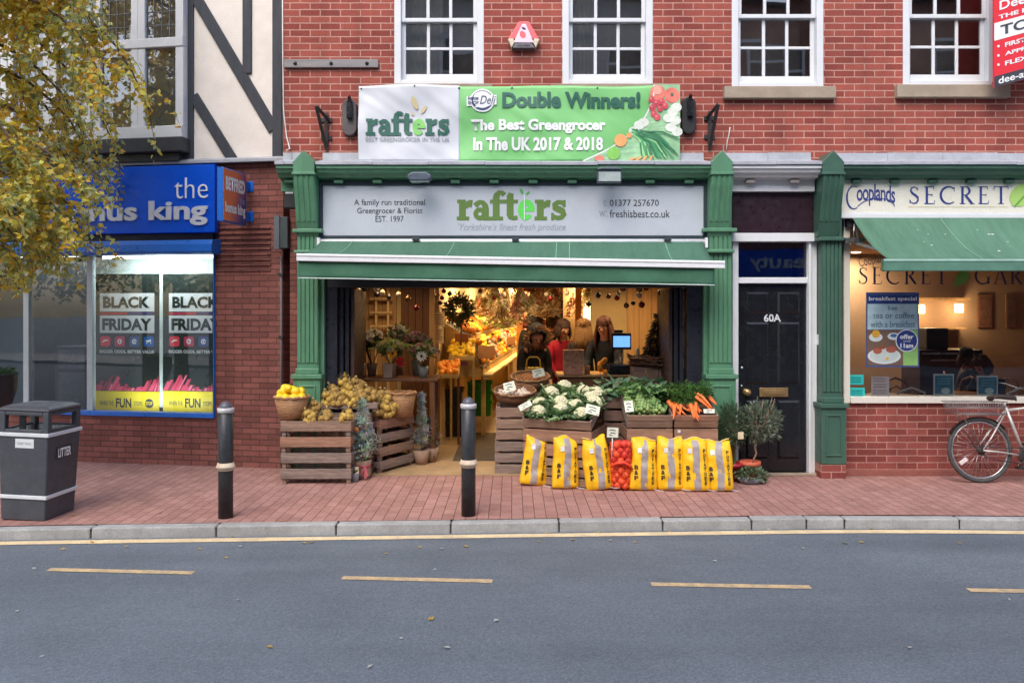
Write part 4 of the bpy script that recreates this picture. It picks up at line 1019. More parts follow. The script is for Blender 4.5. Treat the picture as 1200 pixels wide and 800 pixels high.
# betting shop fascia and its projecting sign
o_ = -.14
t = thing('shop_sign', 'bright blue betting shop sign with white lettering below the bay window', 'sign', tuple(LX @ Vector((lx(180,o_), 0, lz(180,232,o_)))), LANG)
mb = MB(); mb.box(-8.9,o_,lz(245,272,o_),lx(251.5,o_),-.051,lz(245,192.5,o_)); mb.build('panel', M_blue, t, xf=LX, bevel=.006)
ot = o_-.001
letters('the', lx(205,ot), lx(244,ot), lz(225,232.5,ot), lz(225,208,ot), ot, M_white_txt, t, xf=LX, depth=.012, bold=-.012)
letters('bonus king', lx(63,ot), lx(244,ot), lz(210,264.5,ot), lz(210,235,ot), ot, mat('pale_grey_letter', lin((206,212,222)), .4, var=0, fine=0), t, xf=LX, depth=.02, bold=.03)
def m_grad():
    m = bpy.data.materials.new('orange_to_blue_sign'); m.use_nodes = True; n, l = nt(m); p = n['Principled BSDF']
    tc = n.new('ShaderNodeTexCoord'); s = n.new('ShaderNodeSeparateXYZ'); l.new(tc.outputs['Object'], s.inputs[0])
    ad = n.new('ShaderNodeMath'); ad.operation = 'MULTIPLY_ADD'; ad.inputs[1].default_value = -.35; l.new(s.outputs[2], ad.inputs[0]); l.new(s.outputs[1], ad.inputs[2])
    mr = n.new('ShaderNodeMapRange'); mr.inputs[1].default_value = -.66; mr.inputs[2].default_value = -.14; l.new(ad.outputs[0], mr.inputs[0])
    cr = n.new('ShaderNodeValToRGB'); e = cr.color_ramp.elements; e[0].color = lin((226,124,80))+(1,); e[1].color = lin((52,72,142))+(1,); e[0].position = .42; e[1].position = .95
    l.new(mr.outputs[0], cr.inputs[0]); l.new(cr.outputs[0], p.inputs['Base Color']); p.inputs['Roughness'].default_value = .35; return m
sxx = lx(292)
zt_, zb_ = lz(291,209), lz(291,264)
# hung out at right angles to the wall line seen from the street
t = thing('projecting_sign', 'orange and blue projecting sign on brackets from the brick pier', 'sign', tuple(LX @ Vector((sxx, 0, (zt_+zb_)/2))), LANG)
mb = MB(); mb.box(sxx-.035,-.66,zb_-.02,sxx+.034,-.13,zt_+.02); mb.build('sign_box', M_blue2, t, xf=LX, bevel=.008)
mb = MB(); mb.box(sxx+.035,-.65,zb_-.008,sxx+.038,-.14,zt_+.008); mb.build('panel', m_grad(), t, xf=LX)
mb = MB()
for z in (zb_+.1, zt_-.1): mb = MB(); mb.box(sxx-.02,-.129,z-.05,sxx+.02,-.001,z+.05); mb.box(sxx-.05,-.012,z-.06,sxx+.06,-.0005,z+.06); mb.build('bracket', M_blue2, t, xf=LX, bevel=.006)
TS = LX @ Matrix.Translation((sxx+.041,0,0)) @ Matrix.Rotation(R(90),4,'Z')     # sign face: x runs from street (-) to wall
letters('BETFRED', -.61, -.18, zt_-.22, zt_-.07, 0, M_white_txt, t, xf=TS, bold=.05)
letters('the', -.3, -.18, zb_+.21, zb_+.29, 0, mat('light_blue_print', lin((150,165,215)), .5, var=0, fine=0), t, xf=TS)
letters('bonus king', -.62, -.17, zb_+.05, zb_+.2, 0, M_white_txt, t, xf=TS, bold=.04)

# to-let board jutting off the wall
t = thing('letting_board', 'red and white to let board fixed beside the far sash window', 'sign', (PX(1165,-.3),-.3,PZ(50,-.3)))
yb2 = -.28; W2 = 1.1
def tl(a, b): # board leaning up to the right
    return (PX(1164.5,yb2) + a*.98, PZ(101,yb2) + b + a*.27)
mb = MB(); c = [tl(0,-.02), tl(W2,-.02), tl(W2,1.35), tl(0,1.35)]
mb.prism(c, yb2, yb2+.02); mb.build('board', mat('red_board', lin((222,44,56)), .4, var=.04), t)
mb = MB()
for (b0, b1, m_) in ((.485,.675,0),(-.02,.10,1)):
    p = [tl(0.005,b0), tl(W2,b0), tl(W2,b1), tl(0.005,b1)]; mb.poly([(q[0], yb2-.002, q[1]) for q in p], m_)
mb.build('stripe', [M_white_txt, mat('charcoal_strip', lin((58,58,66)), .5)], t)
SH = Matrix.Identity(4); SH[2][0] = .27/.98
def tb(s, a0, a1, b0, b1, m, **k):
    ox, oz = tl(0,0); T = Matrix.Translation((ox,0,oz)) @ SH
    letters(s, a0, a1, b0, b1, yb2-.004, m, t, 'lettering', xf=T, **k)
tb('TO LET', .07, .80, .525, .635, M_dgrey_txt, bold=.025)
tb('Dee Atkinson', .06, 1.0, .80, .90, M_white_txt, bold=.02); tb('& Harrison', .06, .8, .96, 1.06, M_white_txt, bold=.02)
tb('THE BEST MOVE', .05, .9, .705, .75, M_white_txt, bold=.03)
for s_, b0 in (('FIRST FLOOR FLAT', .385), ('APPROX. 70 SQ M', .285), ('FLEXIBLE LEASE', .185)):
    tb(s_, .12, .9, b0, b0+.05, M_white_txt, bold=.03)
mb = MB(); [disc(mb, *(tl(.05,b0+.03)), .014, .014, yb2-.004) for b0 in (.385,.285,.185)]; mb.build('bullets', M_white_txt, t)
tb('dee-atkinson.co.uk', .05, 1.0, .005, .08, M_white_txt, bold=.02)
mb = MB(); mb.box(PX(1180,yb2),yb2+.021,PZ(92,yb2),PX(1180,yb2)+.05,-.001,PZ(88,yb2)); mb.box(PX(1195,yb2),yb2+.021,PZ(20,yb2),PX(1195,yb2)+.05,-.001,PZ(16,yb2)); mb.build('bracket', M_wood2, t)

# ================================================================== AWNINGS
M_aw = mat('green_canvas', lin((62,102,82)), .8, var=.14, vs=2, fine=.05, bump=.1, bs=40, dirt=(lin((86,122,104)), .3, 3), stretch=(3,.6,.6))
M_val = mat('green_valance', lin((58,104,80)), .8, var=.1, vs=3, fine=.05, bump=.15, bs=25)
t = thing('awning', 'green awning with white front bar over the open greengrocer front', 'awning', (0,-.1,2.6))
ya = -.57; bl0, bl1 = PX(349,ya), PX(848,ya)
def barz(x): u = (x-bl0)/(bl1-bl0); return PZ(301.5,ya)*(1-u) + PZ(310.2,ya)*u
za0 = PZ(281,-.13)
mb = MB(); mb.smooth = True; mb.weld = True; n, kk = 60, 10
xt0, xt1 = PX(378,-.13), PX(823,-.13); xb0, xb1 = bl0+.03, bl1-.1
G = []
for j in range(kk+1):
    v = j/kk; row = []
    for i in range(n+1):
        u = i/n; x = (xt0 + (xt1-xt0)*u)*(1-v) + (xb0 + (xb1-xb0)*u)*v
        z = za0*(1-v) + (barz(x)+.03)*v - .025*math.sin(PI*v) + .004*math.sin(u*40)*math.sin(PI*v)
        row.append((x, -.13 + (ya+.13)*v, z))
    G.append(row)
for j in range(kk):
    for i in range(n): mb.quad(G[j+1][i],G[j+1][i+1],G[j][i+1],G[j][i])
cnp = mb.build('canopy', M_aw, t); sd = cnp.modifiers.new('thick', 'SOLIDIFY'); sd.thickness = .003
for u in (.09,.36,.63,.655,.91):
    i = int(u*n); mb = MB()
    for j in range(kk):
        a, b = Vector(G[j][i]), Vector(G[j+1][i]); mb.quad(a+Vector((-.004,-.003,.004)), b+Vector((-.004,-.003,.004)), b+Vector((.004,-.003,.004)), a+Vector((.004,-.003,.004)))
    mb.build('seam', mat('pale_seam', lin((120,164,142)), .8), t)
mb = MB()
a, b = Vector((bl0,ya,barz(bl0))), Vector((bl1,ya,barz(bl1)))
mb.bar(a, b, .078, .06, up=(0,1,0)); mb.bar(a+Vector((.0,-.032,.022)), b+Vector((0,-.032,.022)), .022, .012)
mb.build('front_bar', M_alu, t, bevel=.01, seg=3)
mb = MB(); mb.bar(a+Vector((-.006,0,0)), a, .084, .066); mb.bar(b, b+Vector((.006,0,0)), .084, .066); mb.build('end_cap', M_alu, t, bevel=.004)
mb = MB(); mb.smooth = True; mb.weld = True; xv0, xv1 = bl0+.005, PX(837.5,ya); nv, kv = 120, 6; G = []
for j in range(kv+1):
    v = j/kv; row = []
    for i in range(nv+1):
        x = xv0 + (xv1-xv0)*i/nv; zz = barz(x) - .036 - .175*v
        row.append((x, ya+.006 + (.012*math.sin(x*9+1.3*math.sin(x*3)) + .01*noise.noise(Vector((x*4,v*2,0))))*v, zz))
    G.append(row)
for j in range(kv):
    for i in range(nv): mb.quad(G[j+1][i],G[j+1][i+1],G[j][i+1],G[j][i])
v_ = mb.build('valance', M_val, t); sd = v_.modifiers.new('thick', 'SOLIDIFY'); sd.thickness = .003
mb = MB(); mb.tube([ (p[0], p[1], p[2]-.003) for p in G[-1]], .006, 6); mb.build('hem', mat('pale_hem', lin((196,214,206)), .7), v_)
for x in (PX(430,-.3), PX(780,-.3)):
    mb = MB()
    mb.bar((x,-.12,2.5), (x+.0,-.35,2.36), .035, .03, up=(1,0,0)); mb.bar((x,-.35,2.36), (x-.1 if x > 0 else x+.1,ya+.03,barz(x)-.01), .035, .03, up=(1,0,0))
    mb.build('arm', M_alu, t, bevel=.005)
mb = MB(); mb.tube([(xt0-.02,-.13,za0-.02),(xt1+.02,-.13,za0-.02)], .035, 10); mb.box(xt1+.02,-.18,za0-.09,xt1+.05,-.1,za0+.02); mb.box(xt0-.05,-.18,za0-.09,xt0-.02,-.1,za0+.02); mb.build('roller', M_alu, t)
for a in (487,604,783): mb = MB(); mb.box(PX(a-4,-.2),-.2,PZ(282,-.2),PX(a+4,-.2),-.14,PZ(278.5,-.2)); mb.build('mounting_bracket', MATS['slate_frame'], t, bevel=.003)

t = thing('awning', 'dark seamed green awning over the cafe window', 'awning', (PX(1100),-.1,2.7))
ya = -.83; yt0 = -.17; xa0 = PX(998.5,yt0); z0_, z1_ = PZ(254.5,yt0), PZ(303,ya); xe = 8.5
xb0 = PX(1040,ya); mb = MB(); mb.smooth = True; mb.weld = True; n, kk = 50, 12; G = []
for j in range(kk+1):
    v = j/kk; row = []
    for i in range(n+1):
        u = i/n; x = (xa0*(1-v) + xb0*v) + (xe-xa0)*u
        row.append((x, yt0 + (ya-yt0)*v, z0_*(1-v) + z1_*v - .055*math.sin(PI*v)))
    G.append(row)
for j in range(kk):
    for i in range(n): mb.quad(G[j+1][i],G[j+1][i+1],G[j][i+1],G[j][i])
M_aw2 = mat('cafe_canvas', lin((68,108,86)), .8, var=.14, vs=2, fine=.05, stretch=(3,.6,.6), dirt=(lin((124,164,142)), .25, 3))
c = mb.build('canopy', M_aw2, t); sd = c.modifiers.new('thick', 'SOLIDIFY'); sd.thickness = .003
for i in (10, 22, 34):
    mb = MB()
    for j in range(kk):
        a, b = Vector(G[j][i]), Vector(G[j+1][i]); e = Vector((.005,0,0)); o2 = Vector((0,-.003,.004)); mb.quad(a-e+o2, b-e+o2, b+e+o2, a+e+o2)
    mb.build('seam', MATS['pale_seam'], t)
mb = MB()
for k in range(14):
    i, j = rnd.randrange(6,30), rnd.randrange(2,11); p = Vector(G[j][i]) + Vector((rnd.uniform(0,.05),-.004,.005)); s_ = rnd.uniform(.006,.016); mb.quad(p+Vector((-s_,-s_*.6,-s_*.4)), p+Vector((s_,-s_*.6,-s_*.4)), p+Vector((s_,s_*.6,s_*.4)), p+Vector((-s_,s_*.6,s_*.4)))
tag(mb.build('bird_droppings', mat('pale_droppings', lin((196,212,200)), .8), t), kind='stuff')
mb = MB(); xbr = PX(1034,ya); mb.box(xbr, ya-.03, PZ(317.5,ya-.03), xe, ya+.03, PZ(303.5,ya-.03)); mb.build('front_bar', mat('green_bar', lin((86,128,110)), .5), t, bevel=.008)
mb = MB(); mb.box(xbr, ya-.036, PZ(305.8,ya-.03), xe, ya-.0305, PZ(303.3,ya-.03)); mb.build('bar_trim', mat('pale_green_trim', lin((160,196,180)), .5), t)
mb = MB(); mb.bar((PX(1000,-.2),-.1,PZ(282,-.2)), (PX(1060,-.6),-.6,PZ(300,-.6)), .035, .03, up=(0,0,1)); mb.bar((PX(1003,-.2),-.18,PZ(256,-.2)),(PX(1006,-.2),-.2,PZ(280,-.2)), .02, .02); mb.box(PX(989,-.16),-.2,PZ(285,-.16),PX(1012,-.16),-.06,PZ(279,-.16)); mb.tube([(PX(1001,-.22),-.22,PZ(262,-.22)),(PX(1000,-.22),-.22,PZ(284,-.22))], .006, 6); mb.build('arm', M_steel, t)
mb = MB(); mb.box(PX(996,-.16),-.17,PZ(258,-.16),xe,-.045,PZ(256.3,-.16)); mb.box(PX(994,-.16),-.13,2.752,xe,-.042,2.848); mb.build('roller_housing', M_blackmat, t)

# ================================================================== WALL FITTINGS
def floodlight(x, y, lab):
    Y = -.42; t = thing('floodlight', lab, 'light', (PX(x,Y),Y,PZ(y,Y)))
    X, Z = PX(x,Y), PZ(y,Y)
    mb = MB(); h = [(-.09,-.035),(.09,-.035),(.135,.0),(.12,.035),(.07,.06),(-.07,.06),(-.12,.035),(-.135,.0)]
    mb.prism([(X+a, Z+b) for a, b in h], Y-.07, Y+.06); mb.build('housing', mat('slate_housing', lin((76,88,100)), .4), t, bevel=.015, seg=3)
    mb = MB(); mb.quad((X-.1,Y-.068,Z-.037),(X-.1,Y+.05,Z-.037),(X+.1,Y+.05,Z-.037),(X+.1,Y-.068,Z-.037)); mb.build('lens', mat('frosted_lens', lin((160,172,170)), .3), t)
    mb = MB(); mb.bar((X,Y+.05,Z+.03),(X,-.1,Z-.0),.04,.02,up=(1,0,0)); mb.build('bracket', M_iron, t)
floodlight(492, 209, 'slate floodlight under the cornice above the family run lettering'); 
def floodlight2(x, y, lab):
    Y = -.42; t = thing('floodlight', lab, 'light', (PX(x,Y),Y,PZ(y,Y))); X, Z = PX(x,Y), PZ(y,Y)
    mb = MB(); mb.box(X-.13,Y-.03,Z-.065,X+.13,Y+.06,Z+.065); mb.prism([(X-.14,Z+.066),(X+.14,Z+.066),(X+.09,Z+.095),(X-.09,Z+.095)], Y-.05, Y+.05); mb.build('housing', MATS['slate_housing'], t, bevel=.01)
    mb = MB(); mb.box(X-.115,Y-.036,Z-.055,X+.115,Y-.031,Z+.045); mb.build('lens', MATS['frosted_lens'], t)
    mb = MB(); mb.bar((X,Y+.05,Z+.03),(X,-.1,Z-.0),.04,.02,up=(1,0,0)); mb.build('bracket', M_iron, t)
floodlight2(714, 207, 'square faced floodlight under the cornice above the phone number')

def wall_bracket(x0, x1, y0, y1, flip, lab):
    Y = -.14; t = thing('iron_bracket', lab, 'bracket', (PX((x0+x1)/2),-.02,PZ(y1)))
    f = -1 if flip else 1; top = (PX(x0 if not flip else x1,Y-.1), Y-.12, PZ(y0,Y-.1)); bot = (PX(x1-8 if not flip else x0+8), -.03, PZ(y1)); mid = (PX(x1-6 if not flip else x0+5), -.03, PZ(y0+16))
    mb = MB(); mb.bar(top, bot, .035, .022); mb.bar(top, mid, .035, .022); mb.bar((bot[0],-.0255,PZ(y0+8)), (bot[0],-.0255,PZ(y1)-.02), .04, .02)
    for q in (y0+16, y1-12): mb.obox((bot[0],-.012,PZ(q)), (.12,.018,.05))
    mb.build('bracket', M_iron, t, bevel=.003)
wall_bracket(371, 391, 125, 174, False, 'rusty iron wall bracket beside the white end of the banner')
wall_bracket(823, 841, 123, 173, True, 'iron wall bracket beside the vegetable end of the banner')
def wall_horn(x, y, lab, m):
    t = thing('wall_fitting', lab, 'fitting', (PX(x),0,PZ(y))); X, Z = PX(x,-.08), PZ(y,-.08)
    pts = [(X + .082*math.cos(a), Z + (.12 if math.sin(a) > 0 else -.12) + .085*math.sin(a)) for a in [2*PI*i/24 for i in range(24)]]
    mb = MB(); mb.prism(pts, -.07, -.001); mb.build('backplate', m, t, bevel=.012, seg=3)
    mb = MB(); mb.box(X-.02,-.12,Z-.02,X+.04,-.071,Z+.17); mb.tube([(X+.01,-.1,Z+.15),(X+.01,-.15,Z+.2),(X+.01,-.11,Z+.22),(X+.01,-.075,Z+.2)], .014, 8); mb.build('hook', M_black, t, bevel=.008)
wall_horn(409, 137, 'dark weathered plate with a hook at the white end of the banner', mat('soot_plate', lin((92,86,86)), .7, var=.3))
wall_horn(807.5, 135, 'black oval wall plate with a hook at the vegetable end of the banner', M_blackmat)
t = thing('timber_batten', 'grey timber batten bolted to the brick wall', 'batten', (PX(388),0,PZ(74)))
mb = MB(); mb.box(PX(334),-.04,PZ(79,-.04),PX(443,-.04),-.001,PZ(69.5,-.04)); mb.build('batten', mat('grey_batten', lin((140,136,136)), .8, var=.2, stretch=(.3,1,4)), t, bevel=.004)
for a in (346,388,430):
    mb = MB(); mb.lathe([(.02,0),(.02,.006),(.011,.008),(.011,.018),(0,.019)], (PX(a,-.04),-.0405,PZ(74.5,-.04)), 8, mat=Matrix.Rotation(R(90),4,'X')); mb.build('bolt', M_iron, t)
# alarm box
t = thing('alarm_box', 'pink and red triangular alarm box between the sash windows', 'alarm', (PX(613.5),0,PZ(42)))
Q = lambda a, b, Y=-.09: (PX(590+a/16,Y), PZ(15+b/16,Y))
mb = MB(); mb.prism([Q(90,480),Q(290,150),Q(480,150),Q(670,480)], -.07, -.001, 0); b1 = mb.build('cover', mat('pink_red_plastic', lin((236,112,116)), .4, var=.03), t, bevel=.01)
mb = MB(); mb.prism([Q(190,560),Q(350,205),Q(420,205),Q(570,560)], -.085, -.0701); mb.build('panel', mat('pale_pink_panel', lin((246,214,228)), .4, var=.03), t, bevel=.006)
mb = MB(); c = Q(360,410); disc(mb, c[0], c[1], .032, .042, -.0865, 0, rot=R(30)); c = Q(380,295); disc(mb, c[0], c[1], .026, .012, -.0865, 1, rot=R(-25)); mb.build('emblem', [MATS['pink_red_plastic'], mat('plum_print', lin((84,58,96)), .5)], t)
mb = MB(); mb.prism([Q(160,655),Q(215,565),Q(535,565),Q(590,655)], -.08, -.001); mb.build('nameplate', mat('grey_nameplate', lin((112,108,112)), .5), t, bevel=.004)
q0, q1 = Q(255,630), Q(495,600); letters('ACCESS', q0[0], q1[0], q0[1], q1[1], -.082, M_black, t, bold=.02)
for s_ in (0,1):
    f = (lambda v: v) if s_ == 0 else (lambda v: 760-v)
    mb = MB(); mb.prism([Q(f(80),490),Q(f(190),480),Q(f(205),560),Q(f(155),655)], -.09, -.0005); mb.build('corner', mat('cream_plastic', lin((214,204,180)), .5), t, bevel=.006)
# cables and pipe
t = tag(MB().tube([(PX(331),-.006,PZ(-60)),(PX(331.5),-.006,PZ(60)),(PX(332.5),-.008,PZ(130)),(PX(336),-.008,PZ(160)),(PX(340),-.01,PZ(175)),(PX(337),-.05,PZ(177))], .008, 6).build('cable', mat('white_cable', (.7,.68,.66), .5), None), 'thin white cable running down the wall beside the black timber', 'cable')
t = tag(MB().tube([(PX(851),-.01,PZ(176)),(PX(852),-.008,PZ(166)),(PX(854),-.01,PZ(158)),(PX(854.5),-.03,PZ(150))], .006, 6).build('cable', MATS['white_cable'], None), 'short loose white cable end above the green pilaster', 'cable')
xp = lx(329.5,-.03)
t = thing('conduit', 'thin grey conduit pipe down the brick pier beside the green pilaster', 'pipe', tuple(LX @ Vector((xp,-.03,0))), LANG)
mb = MB(); mb.tube([(xp,-.03,.02),(xp,-.03,lz(330,300))], .013, 8); mb.build('pipe', mat('grey_pipe', lin((104,100,102)), .5), t, xf=LX)
for yy_ in (322,395,470):
    mb = MB(); zz = lz(330,yy_); mb.box(xp-.03,-.05,zz-.02,xp+.03,-.001,zz+.02); mb.build('clip', M_iron, t, xf=LX, bevel=.004)
t = thing('junction_box', 'grey box with a lid on the edge of the brick pier', 'box', tuple(LX @ Vector((lx(325,-.1),-.05,lz(325,270,-.1)))), LANG)
mb = MB(); mb.box(lx(323,-.16),-.16,lz(325,291,-.16),lx(335,-.16)+.02,-.001,lz(325,254,-.16)); mb.build('case', mat('slate_green_case', lin((62,72,74)), .5), t, xf=LX, bevel=.008)
mb = MB(); mb.box(lx(323,-.16)-.015,-.175,lz(325,292,-.16),lx(328,-.16),-.1605,lz(325,252.5,-.16)); mb.build('lid', mat('slate_lid', lin((96,102,110)), .4), t, xf=LX, bevel=.004)
t = thing('alarm_sounder', 'small black box tucked under the cornice beside the green pilaster', 'box', (PX(339,-.1),-.1,PZ(233,-.1)))
mb = MB(); mb.box(PX(332,-.12),-.12,PZ(244,-.12),PX(346,-.12),-.001,PZ(223,-.12)); mb.build('case', M_blackmat, t, bevel=.012, seg=3)
mb = MB(); mb.box(PX(334.5,-.12),-.124,PZ(227,-.12),PX(343.5,-.12),-.121,PZ(225,-.12)); mb.build('label_strip', M_white, t)

# ================================================================== BETTING SHOP WINDOW DISPLAY
M_pblk = mat('black_poster', lin((26,38,36)), .35, var=.1, vs=3)
M_pgrey = mat('light_grey_print', lin((196,200,204)), .5, var=0, fine=0)
M_pyel = mat('yellow_print', lin((226,206,24)), .5, var=.03, fine=0)
M_pk = [mat(nm, lin(c), .5, var=0, fine=0) for nm, c in (('rose_print',(206,72,104)),('pale_rose_print',(228,120,150)),('crimson_print',(170,44,70)),('wine_print',(120,36,52)))]
op = .40
def poster(a, b, lab, cut=None):
    """a,b: left/right photo columns of the sheet; artwork is 62 columns wide and cut at the sheet edge"""
    t = thing('window_poster', lab, 'poster', tuple(LX @ Vector((lx((a+b)/2,op), op, lz((a+b)/2,482,op)))), LANG)
    u = lambda x: lx(x,op); v = lambda yy: lz((a+b)/2,yy,op)
    mb = MB(); mb.box(u(a),op,v(458),u(b),op+.006,v(321)); mb.build('sheet', M_pblk, t, xf=LX)
    mb = MB(); mb.box(u(a),op,v(482.5),u(b),op+.006,v(458.3)); mb.build('yellow_strip', M_pyel, t, xf=LX)
    x0 = a+7; lim = b-.3
    def blk(y0, y1, w=64):
        q = MB(); q.quad((u(x0),op-.002,v(y1)),(u(min(x0+w,lim)),op-.002,v(y1)),(u(min(x0+w,lim)),op-.002,v(y0)),(u(x0),op-.002,v(y0))); q.build('headline_block', M_pgrey, t, xf=LX)
    blk(343.5,365); blk(369.5,390)
    def word(s, xs, y0, y1, m, yy=op-.004, **k):
        keep = s; full = len(s)
        xs1 = xs[1]
        if xs[0] < lim: letters(keep, u(xs[0]), u(xs1), v(y1), v(y0), yy, m, t, xf=LX, clip=u(lim) if xs1 > lim else None, **k)
    word('BLACK', (x0+4,x0+59), 347.5, 361, M_pblk, bold=.045); word('FRIDAY', (x0+3,x0+61), 373, 387, M_pblk, bold=.045)
    q = MB(); q.quad((u(x0),op-.002,v(368.6)),(u(min(x0+32,lim)),op-.002,v(368.6)),(u(min(x0+32,lim)),op-.002,v(366)),(u(x0),op-.002,v(366)),m=0)
    if x0+32 < lim: q.quad((u(x0+32),op-.002,v(368.6)),(u(min(x0+64,lim)),op-.002,v(368.6)),(u(min(x0+64,lim)),op-.002,v(366)),(u(x0+32),op-.002,v(366)),m=1)
    q.build('underline', [M_pk[2], mat('indigo_print', lin((60,56,110)), .5, var=0, fine=0)], t, xf=LX)
    icons = ((214,62,76),(176,52,84),(52,76,130),(28,92,170))
    for k in range(4):
        xc = x0 + 6.5 + 17*k
        if xc + 6 > lim: 
            if xc - 5 > lim: continue
        m_ = mat(('red_icon','crimson_icon','navy_icon','blue_icon')[k], lin(icons[k]), .5, var=0, fine=0)
        q = MB(); r_ = 6; q.poly([(u(min(xc + r_*math.copysign(abs(math.cos(w))**.4, math.cos(w)), lim)), op-.002, v(400 - r_*math.copysign(abs(math.sin(w))**.4, math.sin(w)))) for w in [2*PI*i/24 for i in range(24)]]); q.build('icon', m_, t, xf=LX)
        if xc + 6 <= lim:
            q = MB(); cx, cz = u(xc), v(400)
            if k == 0: ribbon(q, [(cx-.04,cz-.012),(cx-.01,cz+.01),(cx+.04,cz+.014)], [.01,.02,.012], op-.0035)
            elif k == 3: ribbon(q, [(cx-.04,cz+.01),(cx-.01,cz+.004),(cx+.03,cz+.02)], [.01,.024,.016], op-.0035); ribbon(q, [(cx-.02,cz),(cx-.03,cz-.03)], .008, op-.0036); ribbon(q, [(cx+.02,cz+.01),(cx+.03,cz-.025)], .008, op-.0036)
            else: ribbon(q, arc(cx, cz, .026, .026, 0, 340, 16), .012, op-.0035); disc(q, cx+(.008 if k == 1 else 0), cz, .01, .01, op-.0036)
            q.build('icon_mark', M_white_txt, t, xf=LX)
    word('BIGGER ODDS, BETTER VALUE', (x0,x0+64), 410, 414.5, M_pgrey, bold=.03)
    q = MB(); rr = random.Random(int(a)); xx = a
    while xx < b-1:
        w = rr.uniform(1.5,4); h = rr.uniform(6,21) * (.6+.4*math.sin((xx-a)/9)); sl = h*.5
        e = min(xx+w, lim); e2 = min(xx+w+sl, lim); s2 = min(xx+sl, lim)
        q.poly([(u(xx),op-.002-rr.random()*.001,v(457.6)),(u(e),op-.002,v(457.6)),(u(e2),op-.002,v(457.6-h)),(u(s2),op-.002-rr.random()*.001,v(457.6-h))], m=rr.choice((0,0,1,2,2,3))); xx += w*.8
    q.build('streaks', M_pk, t, xf=LX)
    yy = op-.003
    word('WHEN THE', (a+7,a+23), 470, 475, M_dgrey_txt, yy); word('FUN', (a+26,a+44), 466.5, 477.5, mat('dark_print', lin((34,40,40)), .5, var=0, fine=0), yy, bold=.03); word('STOPS', (a+47,a+57), 470, 475, M_dgrey_txt, yy)
    if a+70 < lim:
        q = MB(); disc(q, u(a+65), v(472), .058, .058, op-.003); q.build('stop_disc', MATS['dark_print'], t, xf=LX); letters('STOP', u(a+61), u(a+69), v(474), v(470), op-.006, M_pyel, t, xf=LX, bold=.03)
    return t
poster(110, 186.5, 'black friday poster with white headline and yellow strip in the window')
poster(191, 249.3, 'black friday poster cut off by the blue window edge beside the brick pier')
t = thing('poster_frame', 'pale lit display frame around the two black friday posters', 'frame', tuple(LX @ Vector((lx(180,.14),.14,wz0))), LANG)
mb = MB(); v = lambda yy: lz(180,yy,.4)
mb.box(lx(104,.4),.415,v(321),lx(252,.4),.47,v(303)); mb.box(lx(186.8,.4),.402,wz0+.06,lx(190.6,.4),.45,v(321)-.001); mb.box(lx(107,.4),.417,wz0+.06,lx(109.7,.4),.47,v(321)-.001); mb.build('frame', mat('pale_display_frame', lin((196,208,206)), .4), t, xf=LX)
mb = MB(); mb.box(lx(120,.5),.5,v(321)+.12,lx(245,.5),.6,v(303)+.1); mb.build('light_tube', mat('lit_tube', (1,1,1), .5, emit=1.6), t, xf=LX)
al = bpy.data.lights.new('display_and_fill_lamp', 'AREA'); al.energy = 9; al.size = 1.0; al.size_y = .1; al.shape = 'RECTANGLE'; al.color = (.9,1,.97)
alo = bpy.data.objects.new('display_and_fill_lamp', al); COL.objects.link(alo); alo.parent = t; alo.matrix_parent_inverse = Matrix.Identity(4)
pw_ = XF[t.name].inverted() @ LX @ Vector((lx(180,.1),.06,lz(180,300,.06))); alo.location = pw_; alo.rotation_euler = (R(14),0,0)
MB().box(lx(112,.1),.105,wz0+.03,lx(248,.1),.12,wz0+.05).build('added_sill_glow', MATS['lit_tube'], t, xf=LX)  # added glowing strip, out of sight behind the bottom rail
fill_lamp = alo.copy(); fill_lamp.data = al.copy(); fill_lamp.data.energy = 2.6; COL.objects.link(fill_lamp); fill_lamp.parent = t; fill_lamp.location = XF[t.name].inverted() @ LX @ Vector((lx(180,.1),.13,wz0+.07)); fill_lamp.rotation_euler = (R(160),0,0)  # added fill lamp, not a fitting of the shop; brightens the lower posters
al2 = bpy.data.lights.new('strip_lamp', 'AREA'); al2.energy = 22; al2.size = 2.5; al2.color = (.86,.95,1)
t = thing('ceiling_light', 'white strip light on the ceiling inside the betting shop', 'light', tuple(LX @ Vector((lx(45,2.0),2.0,2.66))), LANG)
MB().box(-.6,-.1,-.03,.6,.1,.03).build('diffuser', MATS['lit_tube'], t, world_coords=False)
o2 = bpy.data.objects.new('strip_lamp', al2); COL.objects.link(o2); o2.parent = t; o2.location = (0,0,-.1)
t = thing('shop_counter', 'dark slatted display stand inside the blue shop window', 'counter', tuple(LX @ Vector((lx(85,.9),.9,0))), LANG)
mb = MB(); mb.box(lx(64,.9),.9,.02,lx(100,.9),1.3,1.35); mb.build('stand', mat('dark_slate_stand', lin((48,54,64)), .6), t, xf=LX, bevel=.01)
mb = MB(); mb.box(lx(68,.88),.885,.5,lx(99,.88),.899,1.0); mb.box(lx(68,.88),.885,1.05,lx(99,.88),.899,1.3); mb.build('leaflets', mat('slate_leaflets', lin((84,92,104)), .6, var=.3, vs=20), t, xf=LX)
